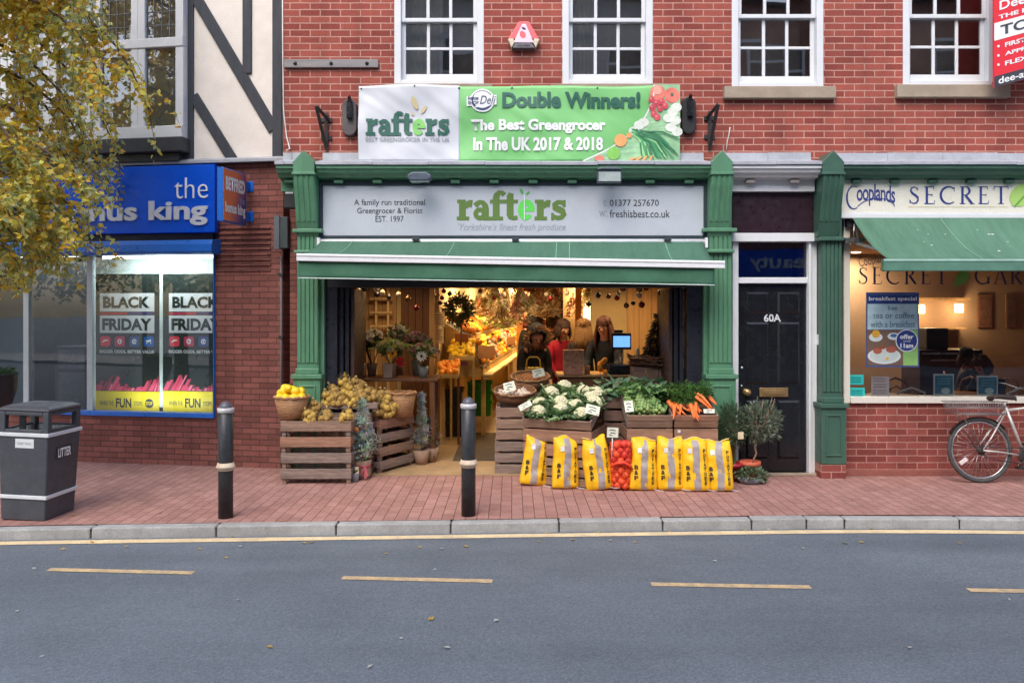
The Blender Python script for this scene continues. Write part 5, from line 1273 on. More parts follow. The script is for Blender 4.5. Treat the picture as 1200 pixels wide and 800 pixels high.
# ================================================================== STREET FURNITURE
def bollard(px_, py_, lab, y_top):
    gx, gy = gnd(px_, py_); k = F_PX/(CAM_D+gy); H = (py_-y_top)/k; r = .062
    t = thing('bollard', lab, 'bollard', (gx,gy,0), group='black bollards along the kerb')
    mb = MB(); mb.lathe([(r+.002,0),(r+.002,H*.9),(r*.9,H*.905),(r*.9,H*.915)], n=28); mb.build('post', mat('black_bollard_paint', lin((30,32,37)), .42, var=.15, dirt=(lin((92,90,90)), .35, 10)), t, world_coords=False)
    mb = MB(); mb.lathe([(r*.9,H*.9155),(r*.93,H*.935)]+[(r*.93*math.cos(a*PI/16), H*.938 + H*.062*math.sin(a*PI/16)) for a in range(1,9)], n=28); mb.build('dome', mat('grey_dome_paint', lin((84,84,94)), .4), t, world_coords=False)
    mb = MB(); mb.lathe([(r*1.0,H*.901),(r*1.16,H*.905),(r*1.18,H*.94),(r*1.0,H*.945)], n=28); mb.build('top_band', mat('white_band_paint', lin((206,204,202)), .4, dirt=(lin((120,110,104)), .4, 25)), t, world_coords=False)
    mb = MB(); zb = H*.44; mb.lathe([(r*1.01,zb-.035),(r*1.15,zb-.03),(r*1.18,zb-.012),(r*1.3,zb-.008),(r*1.3,zb+.008),(r*1.18,zb+.012),(r*1.15,zb+.032),(r*1.01,zb+.036)], n=28); mb.build('middle_band', mat('cream_band_paint', lin((214,204,182)), .5, dirt=(lin((176,112,60)), .5, 20)), t, world_coords=False)
    return t
bollard(264.5, 606, 'black bollard with white bands in front of the brick pier', 470)
bollard(549, 603.5, 'black bollard with white bands in front of the shop entrance', 465)

# litter bin
gx, gy = gnd(45, 603); t = thing('litter_bin', 'leaning charcoal litter bin with white bands near the kerb', 'bin', (gx,gy,0), rot=(0,R(1.6),R(-5)))
M_bin = mat('charcoal_plastic', lin((62,66,73)), .5, var=.1, vs=5, bump=.12, bs=150, dirt=(lin((108,108,110)), .25, 9))
def sq(mb, levels, m=None):
    vs = []; fs = []
    for (a, z) in levels: vs += [(-a,-a,z),(a,-a,z),(a,a,z),(-a,a,z)]
    for i in range(len(levels)-1):
        for j in range(4): fs.append((i*4+j, i*4+(j+1)%4, (i+1)*4+(j+1)%4, (i+1)*4+j))
    fs.append((3,2,1,0)); k = len(levels)-1; fs.append(tuple(k*4+j for j in range(4)))
    mb.add(vs, fs, m)
b0, b1 = .205, .230
mb = MB(); sq(mb, [(b0-.004,0),(b0,.012),(b1,.76)]); mb.build('body', M_bin, t, world_coords=False, bevel=.018, seg=3)
mb = MB(); c = .055
for sx in (-1,1):
    for sy in (-1,1): mb.box(sx*b1*.99, sy*b1*.99, .765, sx*(b1*.99-c), sy*(b1*.99-c), .955)
for k in range(4):
    q = Matrix.Rotation(k*PI/2,3,'Z')
    for z0, z1 in ((.765,.80),(.92,.955)):
        mb.obox(q @ Vector((0,-b1*.99+.016,(z0+z1)/2)), (2*(b1*.99-c),.03,z1-z0), (0,0,k*PI/2))
mb.build('hood', M_bin, t, world_coords=False, bevel=.008)
mb = MB(); sq(mb, [(b1+.004,.956),(b1+.004,.978),(b1*.8,1.002),(.07,1.018)]); mb.build('lid', M_bin, t, world_coords=False, bevel=.012)
mb = MB(); mb.box(-.18,-.18,.766,.18,.18,.79); mb.box(-.06,-.2,.79,.0,-.19,.92); mb.build('liner', M_black, t, world_coords=False)
for z, s_ in ((.755,b1),(.21,b0+.009)):
    mb = MB(); sq(mb, [(s_+.010,z-.016),(s_+.011,z+.016)]); mb.build('white_band', M_white, t, world_coords=False, bevel=.004)
FB = Matrix.Rotation(R(90),4,'Z') @ Matrix.Translation((0,0,0))
for (rzq, s_, x0, x1, z0, z1) in ((0,'SMALL',-.05,.08,.655,.705),(R(90),'LITTER',-.09,.09,.54,.62)):
    T = Matrix.Rotation(rzq,4,'Z'); off = -(b0 + (b1-b0)*.8) - .002
    mb = MB(); mb.box(x0-.02,off-.004 if s_ == 'LITTER' else off-.002,z0-.015,x1+.02,off+.03,z1+.015)
    o = mb.build('plaque' if s_ == 'LITTER' else 'sticker', mat('dark_plaque', lin((54,56,62)), .5) if s_ == 'LITTER' else M_white, t, world_coords=False, xf=T)
    if s_ == 'LITTER': letters(s_, x0, x1, z0, z1, off-.007, M_white_txt, t, xf=XF[t.name] @ T, bold=.03)
    else: letters('KEEP TIDY', x0, x1, z0+.015, z1-.015, off-.005, mat('pale_grey_lettering', (0,0,0)), t, xf=XF[t.name] @ T)

# planter hanging at the left edge of the view
gx, gy = PX(-4,-.6), -.6
t = thing('hanging_planter', 'black hanging planter of green plants cut by the photo edge', 'planter', (gx,gy,0))
mb = MB(); z1 = PZ(437,gy); z0 = PZ(479,gy); mb.lathe([(.07,z0),(.14,z0+.05),(.185,z0+.2),(.19,z1-.02),(.2,z1),(.18,z1),(.17,z1-.03),(0,z1-.03)], n=24); mb.build('pot', mat('black_plastic', lin((34,36,42)), .4), t, world_coords=False)
mb = MB(); mb.tube([(-.22,0,0),(-.22,0,2.3)], .03, 12); mb.tube([(-.22,0,1.2),(-.1,0,1.22),(0,0,z1)], .012, 6); mb.build('post', M_iron, t, world_coords=False)
mb = MB()
for k in range(160):
    a = rnd.uniform(0,2*PI); r_ = .17*math.sqrt(rnd.random()); p = (r_*math.cos(a), r_*math.sin(a), z1-.03 + rnd.uniform(0,.07)); g = rnd.uniform(.7,1.2); mb.col = (.07*g,.13*g,.04*g); mb.leaf(p, (math.cos(a),math.sin(a),rnd.uniform(.1,1)), (0,0,1), rnd.uniform(.04,.07), .03)
mb.build('plants', M_leaf, t, world_coords=False)

# ------------------------------------------------------------------ bicycle
ya_ = -.42
ax_, az_ = PX(1150,ya_), .345
t = thing('bicycle', 'silver bicycle with a wire rear basket leaning by the cafe wall', 'bicycle', (ax_,ya_,0), rot=(R(-5),0,0))
T0 = Matrix.Translation((0,0,0))
M_bframe = mat('silver_bike_paint', lin((196,192,188)), .35, .3, var=.06, dirt=(lin((120,100,90)), .3, 18)); M_tyre = mat('bike_tyre', (.06,.058,.056), .8, var=.2); M_chrome = mat('dull_chrome', (.5,.5,.5), .3, .9)
def wheel(cx, rear):
    q = MB(); r = .325; n = 48; ring_ = [(cx + r*math.cos(2*PI*i/n), 0, az_ + r*math.sin(2*PI*i/n)) for i in range(n)]
    q.tube(ring_, .021, 10, closed=True); w = q.build('wheel', M_tyre, t, world_coords=False)
    q = MB(); r = .298; ring_ = [(cx + r*math.cos(2*PI*i/n), 0, az_ + r*math.sin(2*PI*i/n)) for i in range(n)]; q.tube(ring_, .010, 8, closed=True); q.build('rim', M_chrome, w, world_coords=False)
    q = MB()
    for i in range(32):
        a = 2*PI*i/32; s_ = .03 if i % 2 else -.03; b = a + (.5 if i % 4 < 2 else -.5); q.tube([(cx+.02*math.cos(b),s_,az_+.02*math.sin(b)),(cx+.292*math.cos(a),0,az_+.292*math.sin(a))], .0014, 4)
    q.build('spokes', M_chrome, w, world_coords=False)
    q = MB(); rx = Matrix.Rotation(R(90),4,'X'); q.lathe([(.0,-.045),(.025,-.04),(.018,-.03),(.018,.03),(.025,.04),(0,.045)], (cx,0,az_), 14, mat=rx); q.build('hub', M_chrome, w, world_coords=False)
    if rear:
        a = R(212); q = MB(); q.obox((cx+.22*math.cos(a), -.012, az_+.22*math.sin(a)), (.095,.016,.045), (0,R(-35),0)); q.build('reflector', mat('white_reflector', lin((214,204,198)), .3), w, world_coords=False, bevel=.006)
        q = MB(); q.lathe([(0,-.02),(.05,-.018),(.05,-.01),(.035,-.006),(.035,.01),(0,.012)], (cx,-.045,az_), 18, mat=rx); q.build('sprocket', M_iron, w, world_coords=False)
wheel(0, True); wheel(1.06, False)
BB_ = (.475,0,.285); ST = (.30,0,.80); HT = (.86,0,.83); HB = (.90,0,.68); AXL = (0,0,az_)
q = MB(); q.tube([BB_,ST],.0165,10); q.tube([(.315,0,.765),HT],.0155,10); q.tube([BB_,(.885,0,.72)],.018,10); q.tube([HB,HT],.02,10); q.tube([ST,(.285,0,.86)],.013,8)
for s_ in (-.05,.05):
    q.tube([(.30,s_*.3,.765),(.1,s_*1.1,.48),(0,s_*1.15,az_)],.0085,8); q.tube([(.455,s_*.5,.285),(.2,s_*1.0,.325),(0,s_*1.15,az_)],.009,8); q.tube([(.90,s_,.67),(.96,s_,.50),(1.06,s_,az_)],.012,8)
q.build('frame', M_bframe, t, world_coords=False)
q = MB()
sv = [(-.13,0,.0,.075),(-.10,0,.02,.082),(-.03,0,.022,.06),(.05,0,.012,.03),(.13,0,.008,.02),(.15,0,-.005,.008)]
vs = []; fs = []; n = 12
for (x, yy, z, w) in sv:
    for j in range(n): a = 2*PI*j/n; vs.append((.27+x, w*math.cos(a), .895+z+(.022 if math.sin(a) > 0 else .03)*math.sin(a)))
for i in range(len(sv)-1):
    for j in range(n): fs.append((i*n+j, i*n+(j+1)%n, (i+1)*n+(j+1)%n, (i+1)*n+j))
fs += [tuple(reversed(range(n))), tuple((len(sv)-1)*n+j for j in range(n))]; q.smooth = True; q.add(vs, fs); q.smooth = False
q.build('saddle', mat('brown_black_saddle', lin((58,48,46)), .5), t, world_coords=False)
q = MB(); rx = Matrix.Rotation(R(90),4,'X'); q.lathe([(0,-.02),(.09,-.018),(.092,-.012),(.07,-.008),(0,-.006)], (.475,-.05,.285), 28, mat=rx); q.tube([(.475,-.07,.285),(.36,-.075,.17)],.011,8); q.tube([(.475,.07,.285),(.59,.075,.40)],.011,8); q.build('crank', M_iron, t, world_coords=False)
for (x, z, s_) in ((.36,.17,-1),(.59,.40,1)): q = MB(); q.box(x-.045,s_*.08,z-.012,x+.045,s_*.16,z+.012); q.build('pedal', M_blackmat, t, world_coords=False, bevel=.004)
q = MB(); q.tube([(.475,-.062,.285+.088),(.2,-.058,.37),(0,-.055,az_+.048)],.005,6); q.tube([(.475,-.062,.285-.088),(.1,-.058,.25),(0,-.055,az_-.048)],.005,6); q.build('chain', M_iron, t, world_coords=False)
q = MB()
for k in range(20):
    a0, a1 = R(40+5.5*k), R(40+5.5*(k+1)); r = .362
    vsq = [(r*math.cos(a),s_*.027,az_+r*math.sin(a)-(.008)) for a in (a0,a1) for s_ in (-1,1)]
    q.quad(vsq[0],vsq[1],vsq[3],vsq[2])
mg = q.build('mudguard', M_black, t, world_coords=False); sd = mg.modifiers.new('thick','SOLIDIFY'); sd.thickness = .006
q = MB()
for s_ in (-.06,.06): q.tube([(0,s_,az_),(-.19,s_,.70),(-.16,s_,.72),(.2,s_*.8,.72),(.29,s_*.3,.73)],.007,6)
for x in (-.15,0,.15): q.tube([(x,-.06,.72),(x,.06,.72)],.006,6)
q.build('rack', mat('grey_rack', lin((128,120,118)), .4, .4), t, world_coords=False)
q = MB(); X0, X1, Y0, Y1, Za, Zb = -.27,.20,-.13,.13,.735,.86
for z in (Za, (Za+Zb)/2, Zb):
    e = .03*(z-Za)/(Zb-Za); q.tube([(X0-e,Y0-e,z),(X1+e,Y0-e,z),(X1+e,Y1+e,z),(X0-e,Y1+e,z),(X0-e,Y0-e,z)], .004 if z > Za else .003, 5)
for k in range(20):
    x = X0 + (X1-X0)*k/19
    for yy in (Y0,Y1): q.tube([(x,yy,Za),(x*1.06,yy+math.copysign(.03,yy),Zb)],.0018,4)
    q.tube([(x,Y0,Za),(x,Y1,Za)],.0018,4)
for k in range(10):
    yy = Y0 + (Y1-Y0)*k/9
    for x, d in ((X0,-.03),(X1,.03)): q.tube([(x,yy,Za),(x+d,yy,Zb)],.0018,4)
q.build('basket', mat('grey_wire', lin((150,140,138)), .4, .4), t, world_coords=False)
q = MB(); q.tube([(.855,0,.85),(.85,0,.92)],.014,8); q.tube([(.80,-.29,.95),(.86,-.2,.945),(.87,0,.93),(.86,.2,.945),(.80,.29,.95)],.012,8); q.build('handlebar', M_chrome, t, world_coords=False)
for s_ in (-1,1): q = MB(); q.tube([(.72,s_*.30,.95),(.81,s_*.29,.95)],.017,10); q.build('grip', M_blackmat, t, world_coords=False)

# ------------------------------------------------------------------ birch at the left edge
def birch():
    tx, ty = -5.75, -1.5
    t = thing('birch_tree', 'autumn birch tree with yellow and green leaves by the kerb', 'tree', (tx,ty,0))
    rr = random.Random(11); tr = MB(); cr = MB(); limbs = []
    pts = [(0,0,0),(.03,.02,1.2),(-.02,.03,2.4),(.05,0,3.6),(.1,-.02,4.8),(.08,.02,6.2),(.12,0,8.2)]
    tr.tube(pts, [.12,.10,.088,.07,.055,.035,.012], 12)
    tw = []
    zk_ = [(-9,2.0),(.6,1.95),(1.3,1.98),(1.45,2.25),(1.8,2.3),(2.0,2.75),(2.2,2.85),(2.4,3.5),(2.65,4.2),(9,6)]
    def zmin(x):
        for (a, u), (b, v) in zip(zk_, zk_[1:]):
            if x <= b: return u + (v-u)*(x-a)/(b-a)
        return 6
    for k in range(58):
        z = 2.0 + 5.6*(k+rr.random())/58; a = rr.uniform(0,2*PI)
        if k % 3 == 0: a = rr.uniform(-.55,.75)
        L = (2.35 if z < 3.8 else 2.75 - .28*(z-4.2)) * rr.uniform(.65,1.0); L = max(.6, L)
        p = Vector((.05*math.sin(z),0,z)); d = Vector((math.cos(a),math.sin(a),.75)).normalized(); P = [p.copy()]; n = 9
        for i in range(n):
            d = (d + Vector((rr.uniform(-.15,.15),rr.uniform(-.15,.15),-.20 - .015*i))).normalized(); p = p + d*L/n*1.1
            if p.z < zmin(p.x)+.15: break
            P.append(p.copy())
        n = len(P)-1
        if n < 2: continue
        tr.tube(P, [.022*(1-i/(n+1))+.003 for i in range(n+1)], 6)
        for i in range(2, n+1):
            for q in range(4 if i > 4 else 3):
                aa = rr.uniform(0,2*PI); dd = Vector((math.cos(aa)*.8,math.sin(aa)*.8,rr.uniform(-.5,.5))).normalized(); s = P[i] + (P[i-1]-P[i])*rr.random(); TL = rr.uniform(.3,.75); Q = [s.copy()]; m = 6
                for j in range(m):
                    dd = (dd + Vector((rr.uniform(-.2,.2),rr.uniform(-.2,.2),-.42))).normalized(); s = s + dd*TL/m
                    if s.z < zmin(s.x)+.12*noise.noise(s*3): break
                    Q.append(s.copy())
                tw.append(Q)
    # long hanging twigs at the outer left of the view
    for Q in tw: tr.tube(Q, [.005,.004,.0035,.003,.0025,.002,.0015][:len(Q)], 4, caps=False)
    for Q in tw:
        for j in range(1, len(Q)):
            for q in range(7 if Q[j].y < .5 else 3):
                s = Q[j] + (Q[j-1]-Q[j])*rr.random() + Vector((rr.gauss(0,.02),rr.gauss(0,.02),rr.gauss(0,.02)))
                h = s.z; yel = min(1, max(0, (h-2.3)/3.4))*.55 + .34
                clump = noise.noise(s*1.6)*.5
                v = rr.random() + clump*.8; g = rr.uniform(.75,1.3)
                if v < yel*.5: c = (.84,.47,.06)
                elif v < yel*1.05: c = (.76,.57,.14)
                elif v < .72: c = (.50,.48,.15)
                elif v < 1.0: c = (.36,.42,.18)
                else: c = (.58,.68,.54)
                cr.col = tuple(min(.85, w*g*1.22) for w in c)
                a = rr.uniform(0,2*PI); dd = Vector((math.cos(a),math.sin(a),rr.uniform(-1.3,.1))); nn = Vector((rr.gauss(0,1),rr.gauss(0,1),rr.gauss(0,1)))
                cr.leaf(s, dd, nn, rr.uniform(.05,.085), rr.uniform(.04,.062), fold=rr.uniform(.05,.25))
    tr.build('trunk', mat('birch_bark', lin((110,92,84)), .85, var=.3, vs=10, dirt=(lin((40,32,30)), .5, 6)), t, world_coords=False)
    cr.build('crown', M_leaf, t, world_coords=False)
    print('birch leaves', len(cr.f)//2)
birch()

# fallen leaves
q = MB(); q.cur = 0; q.leaf((-.025,0,.003),(1,0,.05),(0,0,1),.055,.035,fold=.06)
lf = q.build('fallen_leaf', leaf_mat('yellow_leaf', lin((206,170,90))), None)
q = MB(); q.leaf((-.025,0,.003),(1,.1,.1),(0,0,1),.05,.03,fold=.08)
lf2 = q.build('fallen_leaf', leaf_mat('pale_leaf', lin((196,196,188))), None)
spots = [(1066,760),(108,636),(234,644),(272,629),(357,637),(365,636),(74,644),(148,641),(282,641),(265,654),(40,667),(671,633),(632,635),(744,636),(838,658),(941,643),(1124,637),(1183,703),(492,642),(546,641),(517,644),(452,649),(510,668),(505,726),(581,728),(470,749),(524,760),(434,782),(316,759),(278,704),(20,717),(49,770),(187,601),(330,611),(85,604),(700,622),(783,621),(870,619),(900,621),(1021,620),(1034,618),(715,634),(640,622),(1010,636),(990,637)]
for i, (a, b) in enumerate(spots):
    onp = (b < 612); X, Y = gnd(a, b, 0 if onp else KZ)
    if not onp and Y > kerb_y(X) - .13: Y = kerb_y(X) - .17
    src = lf if (rnd.random() < (.75 if b < 645 else .35)) else lf2
    o = copy_tree(src, loc=(X, Y, (0 if onp else KZ)+.006), rot=(rnd.uniform(-.15,.15),rnd.uniform(-.15,.15),rnd.uniform(0,6.28)), scale=[rnd.uniform(.6,1.1)]*3)
    tag(o, 'small yellow fallen leaf lying by the kerb or road' if src is lf else 'small pale curled leaf lying on the grey road', 'leaf', 'yellow fallen leaves on the street' if src is lf else 'pale fallen leaves on the road')
for o in (lf, lf2): bpy.data.objects.remove(o)
# ================================================================== PEOPLE
M_skin = mat('skin', lin((206,150,122)), .55, var=.05)
M_fur = leaf_mat('fur_tan', lin((150,112,78)), trans=.1)
def skin_mesh(name, joints, bones, root, m, parent, sub=2, extra_roots=()):
    names = list(joints); idx = {k: i for i, k in enumerate(names)}
    me = bpy.data.meshes.new(name); T = Matrix.Identity(4)
    me.from_pydata([tuple(joints[k][0]) for k in names], [(idx[a], idx[b]) for a, b in bones], [])
    o = bpy.data.objects.new(name, me); COL.objects.link(o); o.parent = parent; XF[o.name] = XF[parent.name]
    me.materials.append(m)
    sk = o.modifiers.new('skin', 'SKIN'); sk.use_smooth_shade = True; sk.branch_smoothing = .6
    for k in names:
        d = me.skin_vertices[0].data[idx[k]]; r = joints[k][1]; d.radius = r if isinstance(r, tuple) else (r, r); d.use_root = (k == root or k in extra_roots)
    ss = o.modifiers.new('sub', 'SUBSURF'); ss.levels = sub; ss.render_levels = sub
    return o

def person(lab, x, y, z=0.012, rz=0.0, H=1.68, coat=(30,30,36), trousers=(40,42,50), hair=(70,46,34), style='long', lean=0.0, head=0.0, arms=((-.15,.35),(-.15,.35)), seated=False, hood=False, hat=None, coat_len=.62, group=None):
    """arms: per side (forward swing of the upper arm, elbow bend) in radians"""
    t = thing('person', lab, 'person', (x,y,z), rz, group); s = H/1.7
    hipz = .92*s if not seated else .50
    Rl = Matrix.Rotation(lean, 3, 'X')                 # positive lean tips the trunk toward -Y
    piv = Vector((0,0,hipz))
    def U(v): return piv + Rl @ (Vector(v)*s)          # trunk space: z above the hips
    J = {}; Bn = []
    def add(k, p, r, par=None):
        J[k] = (Vector(p), r)
        if par: Bn.append((par, k))
    add('pelvis', piv, .125*s); add('waist', U((0,.005,.18)), .115*s, 'pelvis'); add('chest', U((0,.01,.38)), .135*s, 'waist'); add('throat', U((0,.01,.53)), .062*s, 'chest')
    Rh = Rl @ Matrix.Rotation(head, 3, 'X'); hp = U((0,.0,.58))
    def Hd(v): return hp + Rh @ (Vector(v)*s)
    add('jaw', Hd((0,-.025,.05)), .070*s, 'throat'); add('skull', Hd((0,-.01,.13)), .094*s, 'jaw'); add('crown', Hd((0,0,.20)), .062*s, 'skull')
    add('nose', Hd((0,-.115,.095)), .013*s, 'skull')
    add('ear_a', Hd((-.098,.0,.10)), .014*s, 'skull'); add('ear_b', Hd((.098,.0,.10)), .014*s, 'skull')
    arm_pts = {}
    for sd, (sw, eb) in ((-1, arms[0]), (1, arms[1])):
        k = 'l' if sd < 0 else 'r'
        sh = U((sd*.175,.01,.47)); add('sh'+k, sh, .060*s, 'chest')
        d = Rl @ Vector((sd*.14, -math.sin(sw), -math.cos(sw))).normalized(); el = sh + d*.29*s; add('el'+k, el, .042*s, 'sh'+k)
        d2 = Rl @ Vector((-sd*.10, -math.sin(sw+eb), -math.cos(sw+eb))).normalized(); wr = el + d2*.25*s; add('wr'+k, wr, .028*s, 'el'+k); pm = wr + d2*.075*s; add('pm'+k, pm, (.034*s,.02*s), 'wr'+k)
        side = d2.cross(Vector((0,0,1))); side = side.normalized() if side.length > .1 else Vector((1,0,0)); dn = side.cross(d2).normalized()
        roots = []
        for f, (o_, L) in enumerate(((-.028,.070),(-.010,.080),(.010,.075),(.027,.060))):
            a = pm + side*o_*s + d2*.005*s
            add(f'f{k}{f}a', a, .0095*s); roots.append(f'f{k}{f}a'); add(f'f{k}{f}b', a + d2*L*.55*s - dn*.006*s, .0085*s, f'f{k}{f}a'); add(f'f{k}{f}c', a + d2*L*.95*s - dn*.028*s, .007*s, f'f{k}{f}b')
        a = wr + d2*.03*s + side*.02*sd*s; add(f'f{k}ta', a, .011*s); roots.append(f'f{k}ta'); add(f'f{k}tb', a + d2*.03*s + side*.035*sd*s, .010*s, f'f{k}ta'); add(f'f{k}tc', a + d2*.06*s + side*.04*sd*s - dn*.01*s, .008*s, f'f{k}tb')
        arm_pts[k] = (sh, el, wr, roots)
    leg_pts = {}
    for sd in (-1,1):
        k = 'l' if sd < 0 else 'r'
        hp_ = piv + Vector((sd*.09*s,0,-.03*s)); add('hp'+k, hp_, .082*s, 'pelvis')
        if seated: kn = hp_ + Vector((sd*.03,-.42*s,-.0)); an = kn + Vector((0,.03,-.40*s)); 
        else: kn = hp_ + Vector((sd*.01,-.015*s,-.42*s)); an = Vector((kn.x,.02,.075*s))
        if seated: an.z = .075*s
        add('kn'+k, kn, .055*s, 'hp'+k); add('an'+k, an, .038*s, 'kn'+k); add('to'+k, an + Vector((sd*.02,-.16*s,-.045*s)), .032*s, 'an'+k)
        leg_pts[k] = (hp_, kn, an)
    body = skin_mesh('body', J, Bn, 'pelvis', M_skin, t, 2, [q for k in arm_pts for q in arm_pts[k][3]])
    # clothing
    mc = mat('coat_%d_%d_%d' % coat if False else 'coat ' + '-'.join(('red' if coat[0] > 120 else 'dark', 'cloth', str(sum(coat)))), lin(coat), .85, var=.18, vs=9, bump=.25, bs=45)
    C = {}; CB = []
    def ca(k, p, r, par=None):
        C[k] = (Vector(p), r)
        if par: CB.append((par, k))
    ca('a', piv + Vector((0,0,-.02)), .165*s); ca('b', U((0,.005,.19)), .150*s, 'a'); ca('c', U((0,.01,.38)), .170*s, 'b'); ca('d', U((0,.005,.515)), .092*s, 'c')
    if not seated: ca('hem', piv + Vector((0,.0,-coat_len*.55*s)), .185*s, 'a')
    for k in 'lr':
        sh, el, wr, _ = arm_pts[k]; ca('s'+k, sh, .080*s, 'c'); ca('e'+k, el, .062*s, 's'+k); ca('w'+k, wr + (el-wr)*.08, .047*s, 'e'+k)
    skin_mesh('coat', C, CB, 'a', mc, t, 2)
    Tm = {}; TB = []; Tm['p'] = (piv + Vector((0,0,-.06)), .13*s)
    for k in 'lr':
        a, b, c = leg_pts[k]
        Tm['h'+k] = (a, .098*s); Tm['k'+k] = (b, .070*s); Tm['a'+k] = (c + Vector((0,0,.01)), .055*s); TB += [('p','h'+k),('h'+k,'k'+k),('k'+k,'a'+k)]
    skin_mesh('trousers', Tm, TB, 'p', mat('trousers '+str(sum(trousers)), lin(trousers), .85, var=.15), t, 2)
    for k in 'lr':
        an = leg_pts[k][2]; q = MB(); q.ball(an + Vector((0,-.06*s,-.03*s)), .06*s, (.75,2.0,.72), 12, 8); q.build('shoe', mat('dark_shoe', (.02,.018,.017), .5), t, world_coords=False)
    # face
    q = MB()
    for e in (-.034,.034): q.ball(Hd((e,-.092,.125)), .013*s, n=8, k=5)
    q.build('eyes', mat('eye_dark', (.03,.025,.022), .2), t, world_coords=False)
    q = MB(); q.ball(Hd((0,-.090,.048)), .02*s, (1.2,.5,.38), 10, 5); q.build('mouth', mat('lips', lin((176,96,88)), .5), t, world_coords=False)
    # hair
    mh = mat('hair '+str(sum(hair)), lin(hair), .75, var=.4, vs=30, stretch=(5,5,.6))
    q = MB(); RT = Rh.to_4x4()
    if not hood:
        vs = []; q.ball(Hd((0,.016,.142)), .105*s, (.98,1.0,1.02), 20, 12, bump=.10, rot=RT)
        q.f = [f for f in q.f]  # cap of hair; the face side is cut away below
        keep = []
        inv = Rh.inverted()
        for i, f in enumerate(q.f):
            c_ = sum((Vector(q.v[j]) for j in f), Vector())/len(f); l_ = inv @ (c_ - hp)/s
            if l_.y < -.035 and l_.z < .165: continue
            if l_.z < .055: continue
            keep.append(i)
        q.m = [q.m[i] for i in keep]; q.c = [q.c[i] for i in keep]; q.sm = [q.sm[i] for i in keep]; q.f = [q.f[i] for i in keep]
        rr = random.Random(int(abs(x*991)+7))
        for i in range(70):
            a = R(rr.uniform(-50,230)); a0 = Hd((.03*math.cos(a)+.006, .02+.03*math.sin(a), .252)); b0 = Hd((.085*math.cos(a), .02+.09*math.sin(a), .215)); c0 = Hd((.108*math.cos(a), .018+.110*math.sin(a), rr.uniform(.08,.15))); q.tube([a0,b0,c0],[.006,.010,.004],5)
        if style == 'long':
            rr = random.Random(int(abs(x*997)+3))
            for i in range(46):
                a = R(-35 + 250*i/45); a0 = Hd((.105*math.cos(a), .01+.105*math.sin(a), .12)); L = rr.uniform(.26,.36)*s
                t0 = Hd((.07*math.cos(a), .018+.07*math.sin(a), .215)); b0 = a0 + Rl @ Vector((rr.uniform(.015,.04)*math.cos(a), .03*math.sin(a)+.01, -L*.55)); c0 = a0 + Rl @ Vector((rr.uniform(.0,.05)*math.cos(a), .05*math.sin(a)+.0, -L)); q.tube([t0,a0,b0,c0],[.008,.014,.013,.004],5)
        elif style == 'bob':
            for i in range(36):
                a = R(-40 + 260*i/35); a0 = Hd((.105*math.cos(a), .01+.105*math.sin(a), .13)); t0 = Hd((.07*math.cos(a), .018+.07*math.sin(a), .215)); q.tube([t0, a0, a0+Rl @ Vector((.015*math.cos(a),.015*math.sin(a),-.07*s)), a0+Rl @ Vector((-.005*math.cos(a),0,-rr.uniform(.11,.16)*s))],[.008,.014,.014,.005],5)
        q.build('hair', mh, t, world_coords=False)
    if hat:
        q = MB(); q.lathe([(.112*s,.0),(.116*s,.03*s),(.112*s,.08*s),(.09*s,.125*s),(.05*s,.15*s),(0,.158*s)], Hd((0,.012,.135)), 20, mat=RT); q.ball(Hd((0,.01,.315)), .04*s, n=10, k=7, bump=.3); q.build('bobble_hat', mat('hat '+str(sum(hat)), lin(hat), .95, var=.2, vs=40, bump=.5, bs=70), t, world_coords=False)
    if hood:
        q = MB(); q.ball(Hd((0,.045,.13)), .155*s, (.98,.95,1.05), 18, 12, bump=.1, rot=RT)
        inv = Rh.inverted(); keep = [i for i, f in enumerate(q.f) if (inv @ (sum((Vector(q.v[j]) for j in f), Vector())/len(f) - hp)/s).y > -.045]
        q.m = [q.m[i] for i in keep]; q.c = [q.c[i] for i in keep]; q.sm = [q.sm[i] for i in keep]; q.f = [q.f[i] for i in keep]
        q.build('hood', mc, t, world_coords=False)
        q = MB(); rr = random.Random(5)
        for i in range(520):
            a = rr.uniform(0,2*PI); rad = .145 + rr.gauss(0,.012); p = Hd((rad*math.cos(a), -.05+rr.gauss(0,.015), .13 + rad*1.05*math.sin(a)))
            g = rr.uniform(.6,1.3); d = Rh @ Vector((math.cos(a)*1.0, -.55+rr.gauss(0,.4), math.sin(a))); q.leaf(p, d, (rr.gauss(0,1),rr.gauss(0,1),rr.gauss(0,1)), rr.uniform(.05,.09), .012)
        q.build('fur_trim', M_fur, t, world_coords=False)
    return t
g_ = 'shoppers inside the greengrocer'
def at(pxx, Y): return PX(pxx, Y)
person('shopper bending forward in a black coat with a fur trimmed hood', at(622,2.2), 2.2, rz=R(15), H=1.62, coat=(26,27,32), lean=.42, head=.25, hood=True, arms=((.5,.7),(.4,.8)))
person('shopper in a red coat with brown hair inside the shop', at(655,2.35), 2.35, rz=R(25), H=1.66, coat=(176,26,52), hair=(66,42,34), style='bob', lean=.14, head=.3, arms=((.3,.8),(.3,.9)))
person('tall shopper in a black bobble hat behind the red coat', at(627,3.6), 3.6, rz=R(160), H=1.80, coat=(24,24,28), hair=(40,30,28), style='bob', hat=(20,20,23), arms=((.1,.3),(.1,.3)))
person('shopper in dark clothes standing by the black chalk sign', at(648,4.3), 4.3, rz=R(200), H=1.74, coat=(34,30,32), hair=(44,34,30), style='bob', arms=((.1,.3),(.2,.6)))
person('shopper with long blonde hair seen from behind at the till', at(684,2.0), 2.0, rz=R(170), H=1.66, coat=(44,42,40), hair=(142,104,64), style='long', arms=((.1,.5),(.2,.8)))
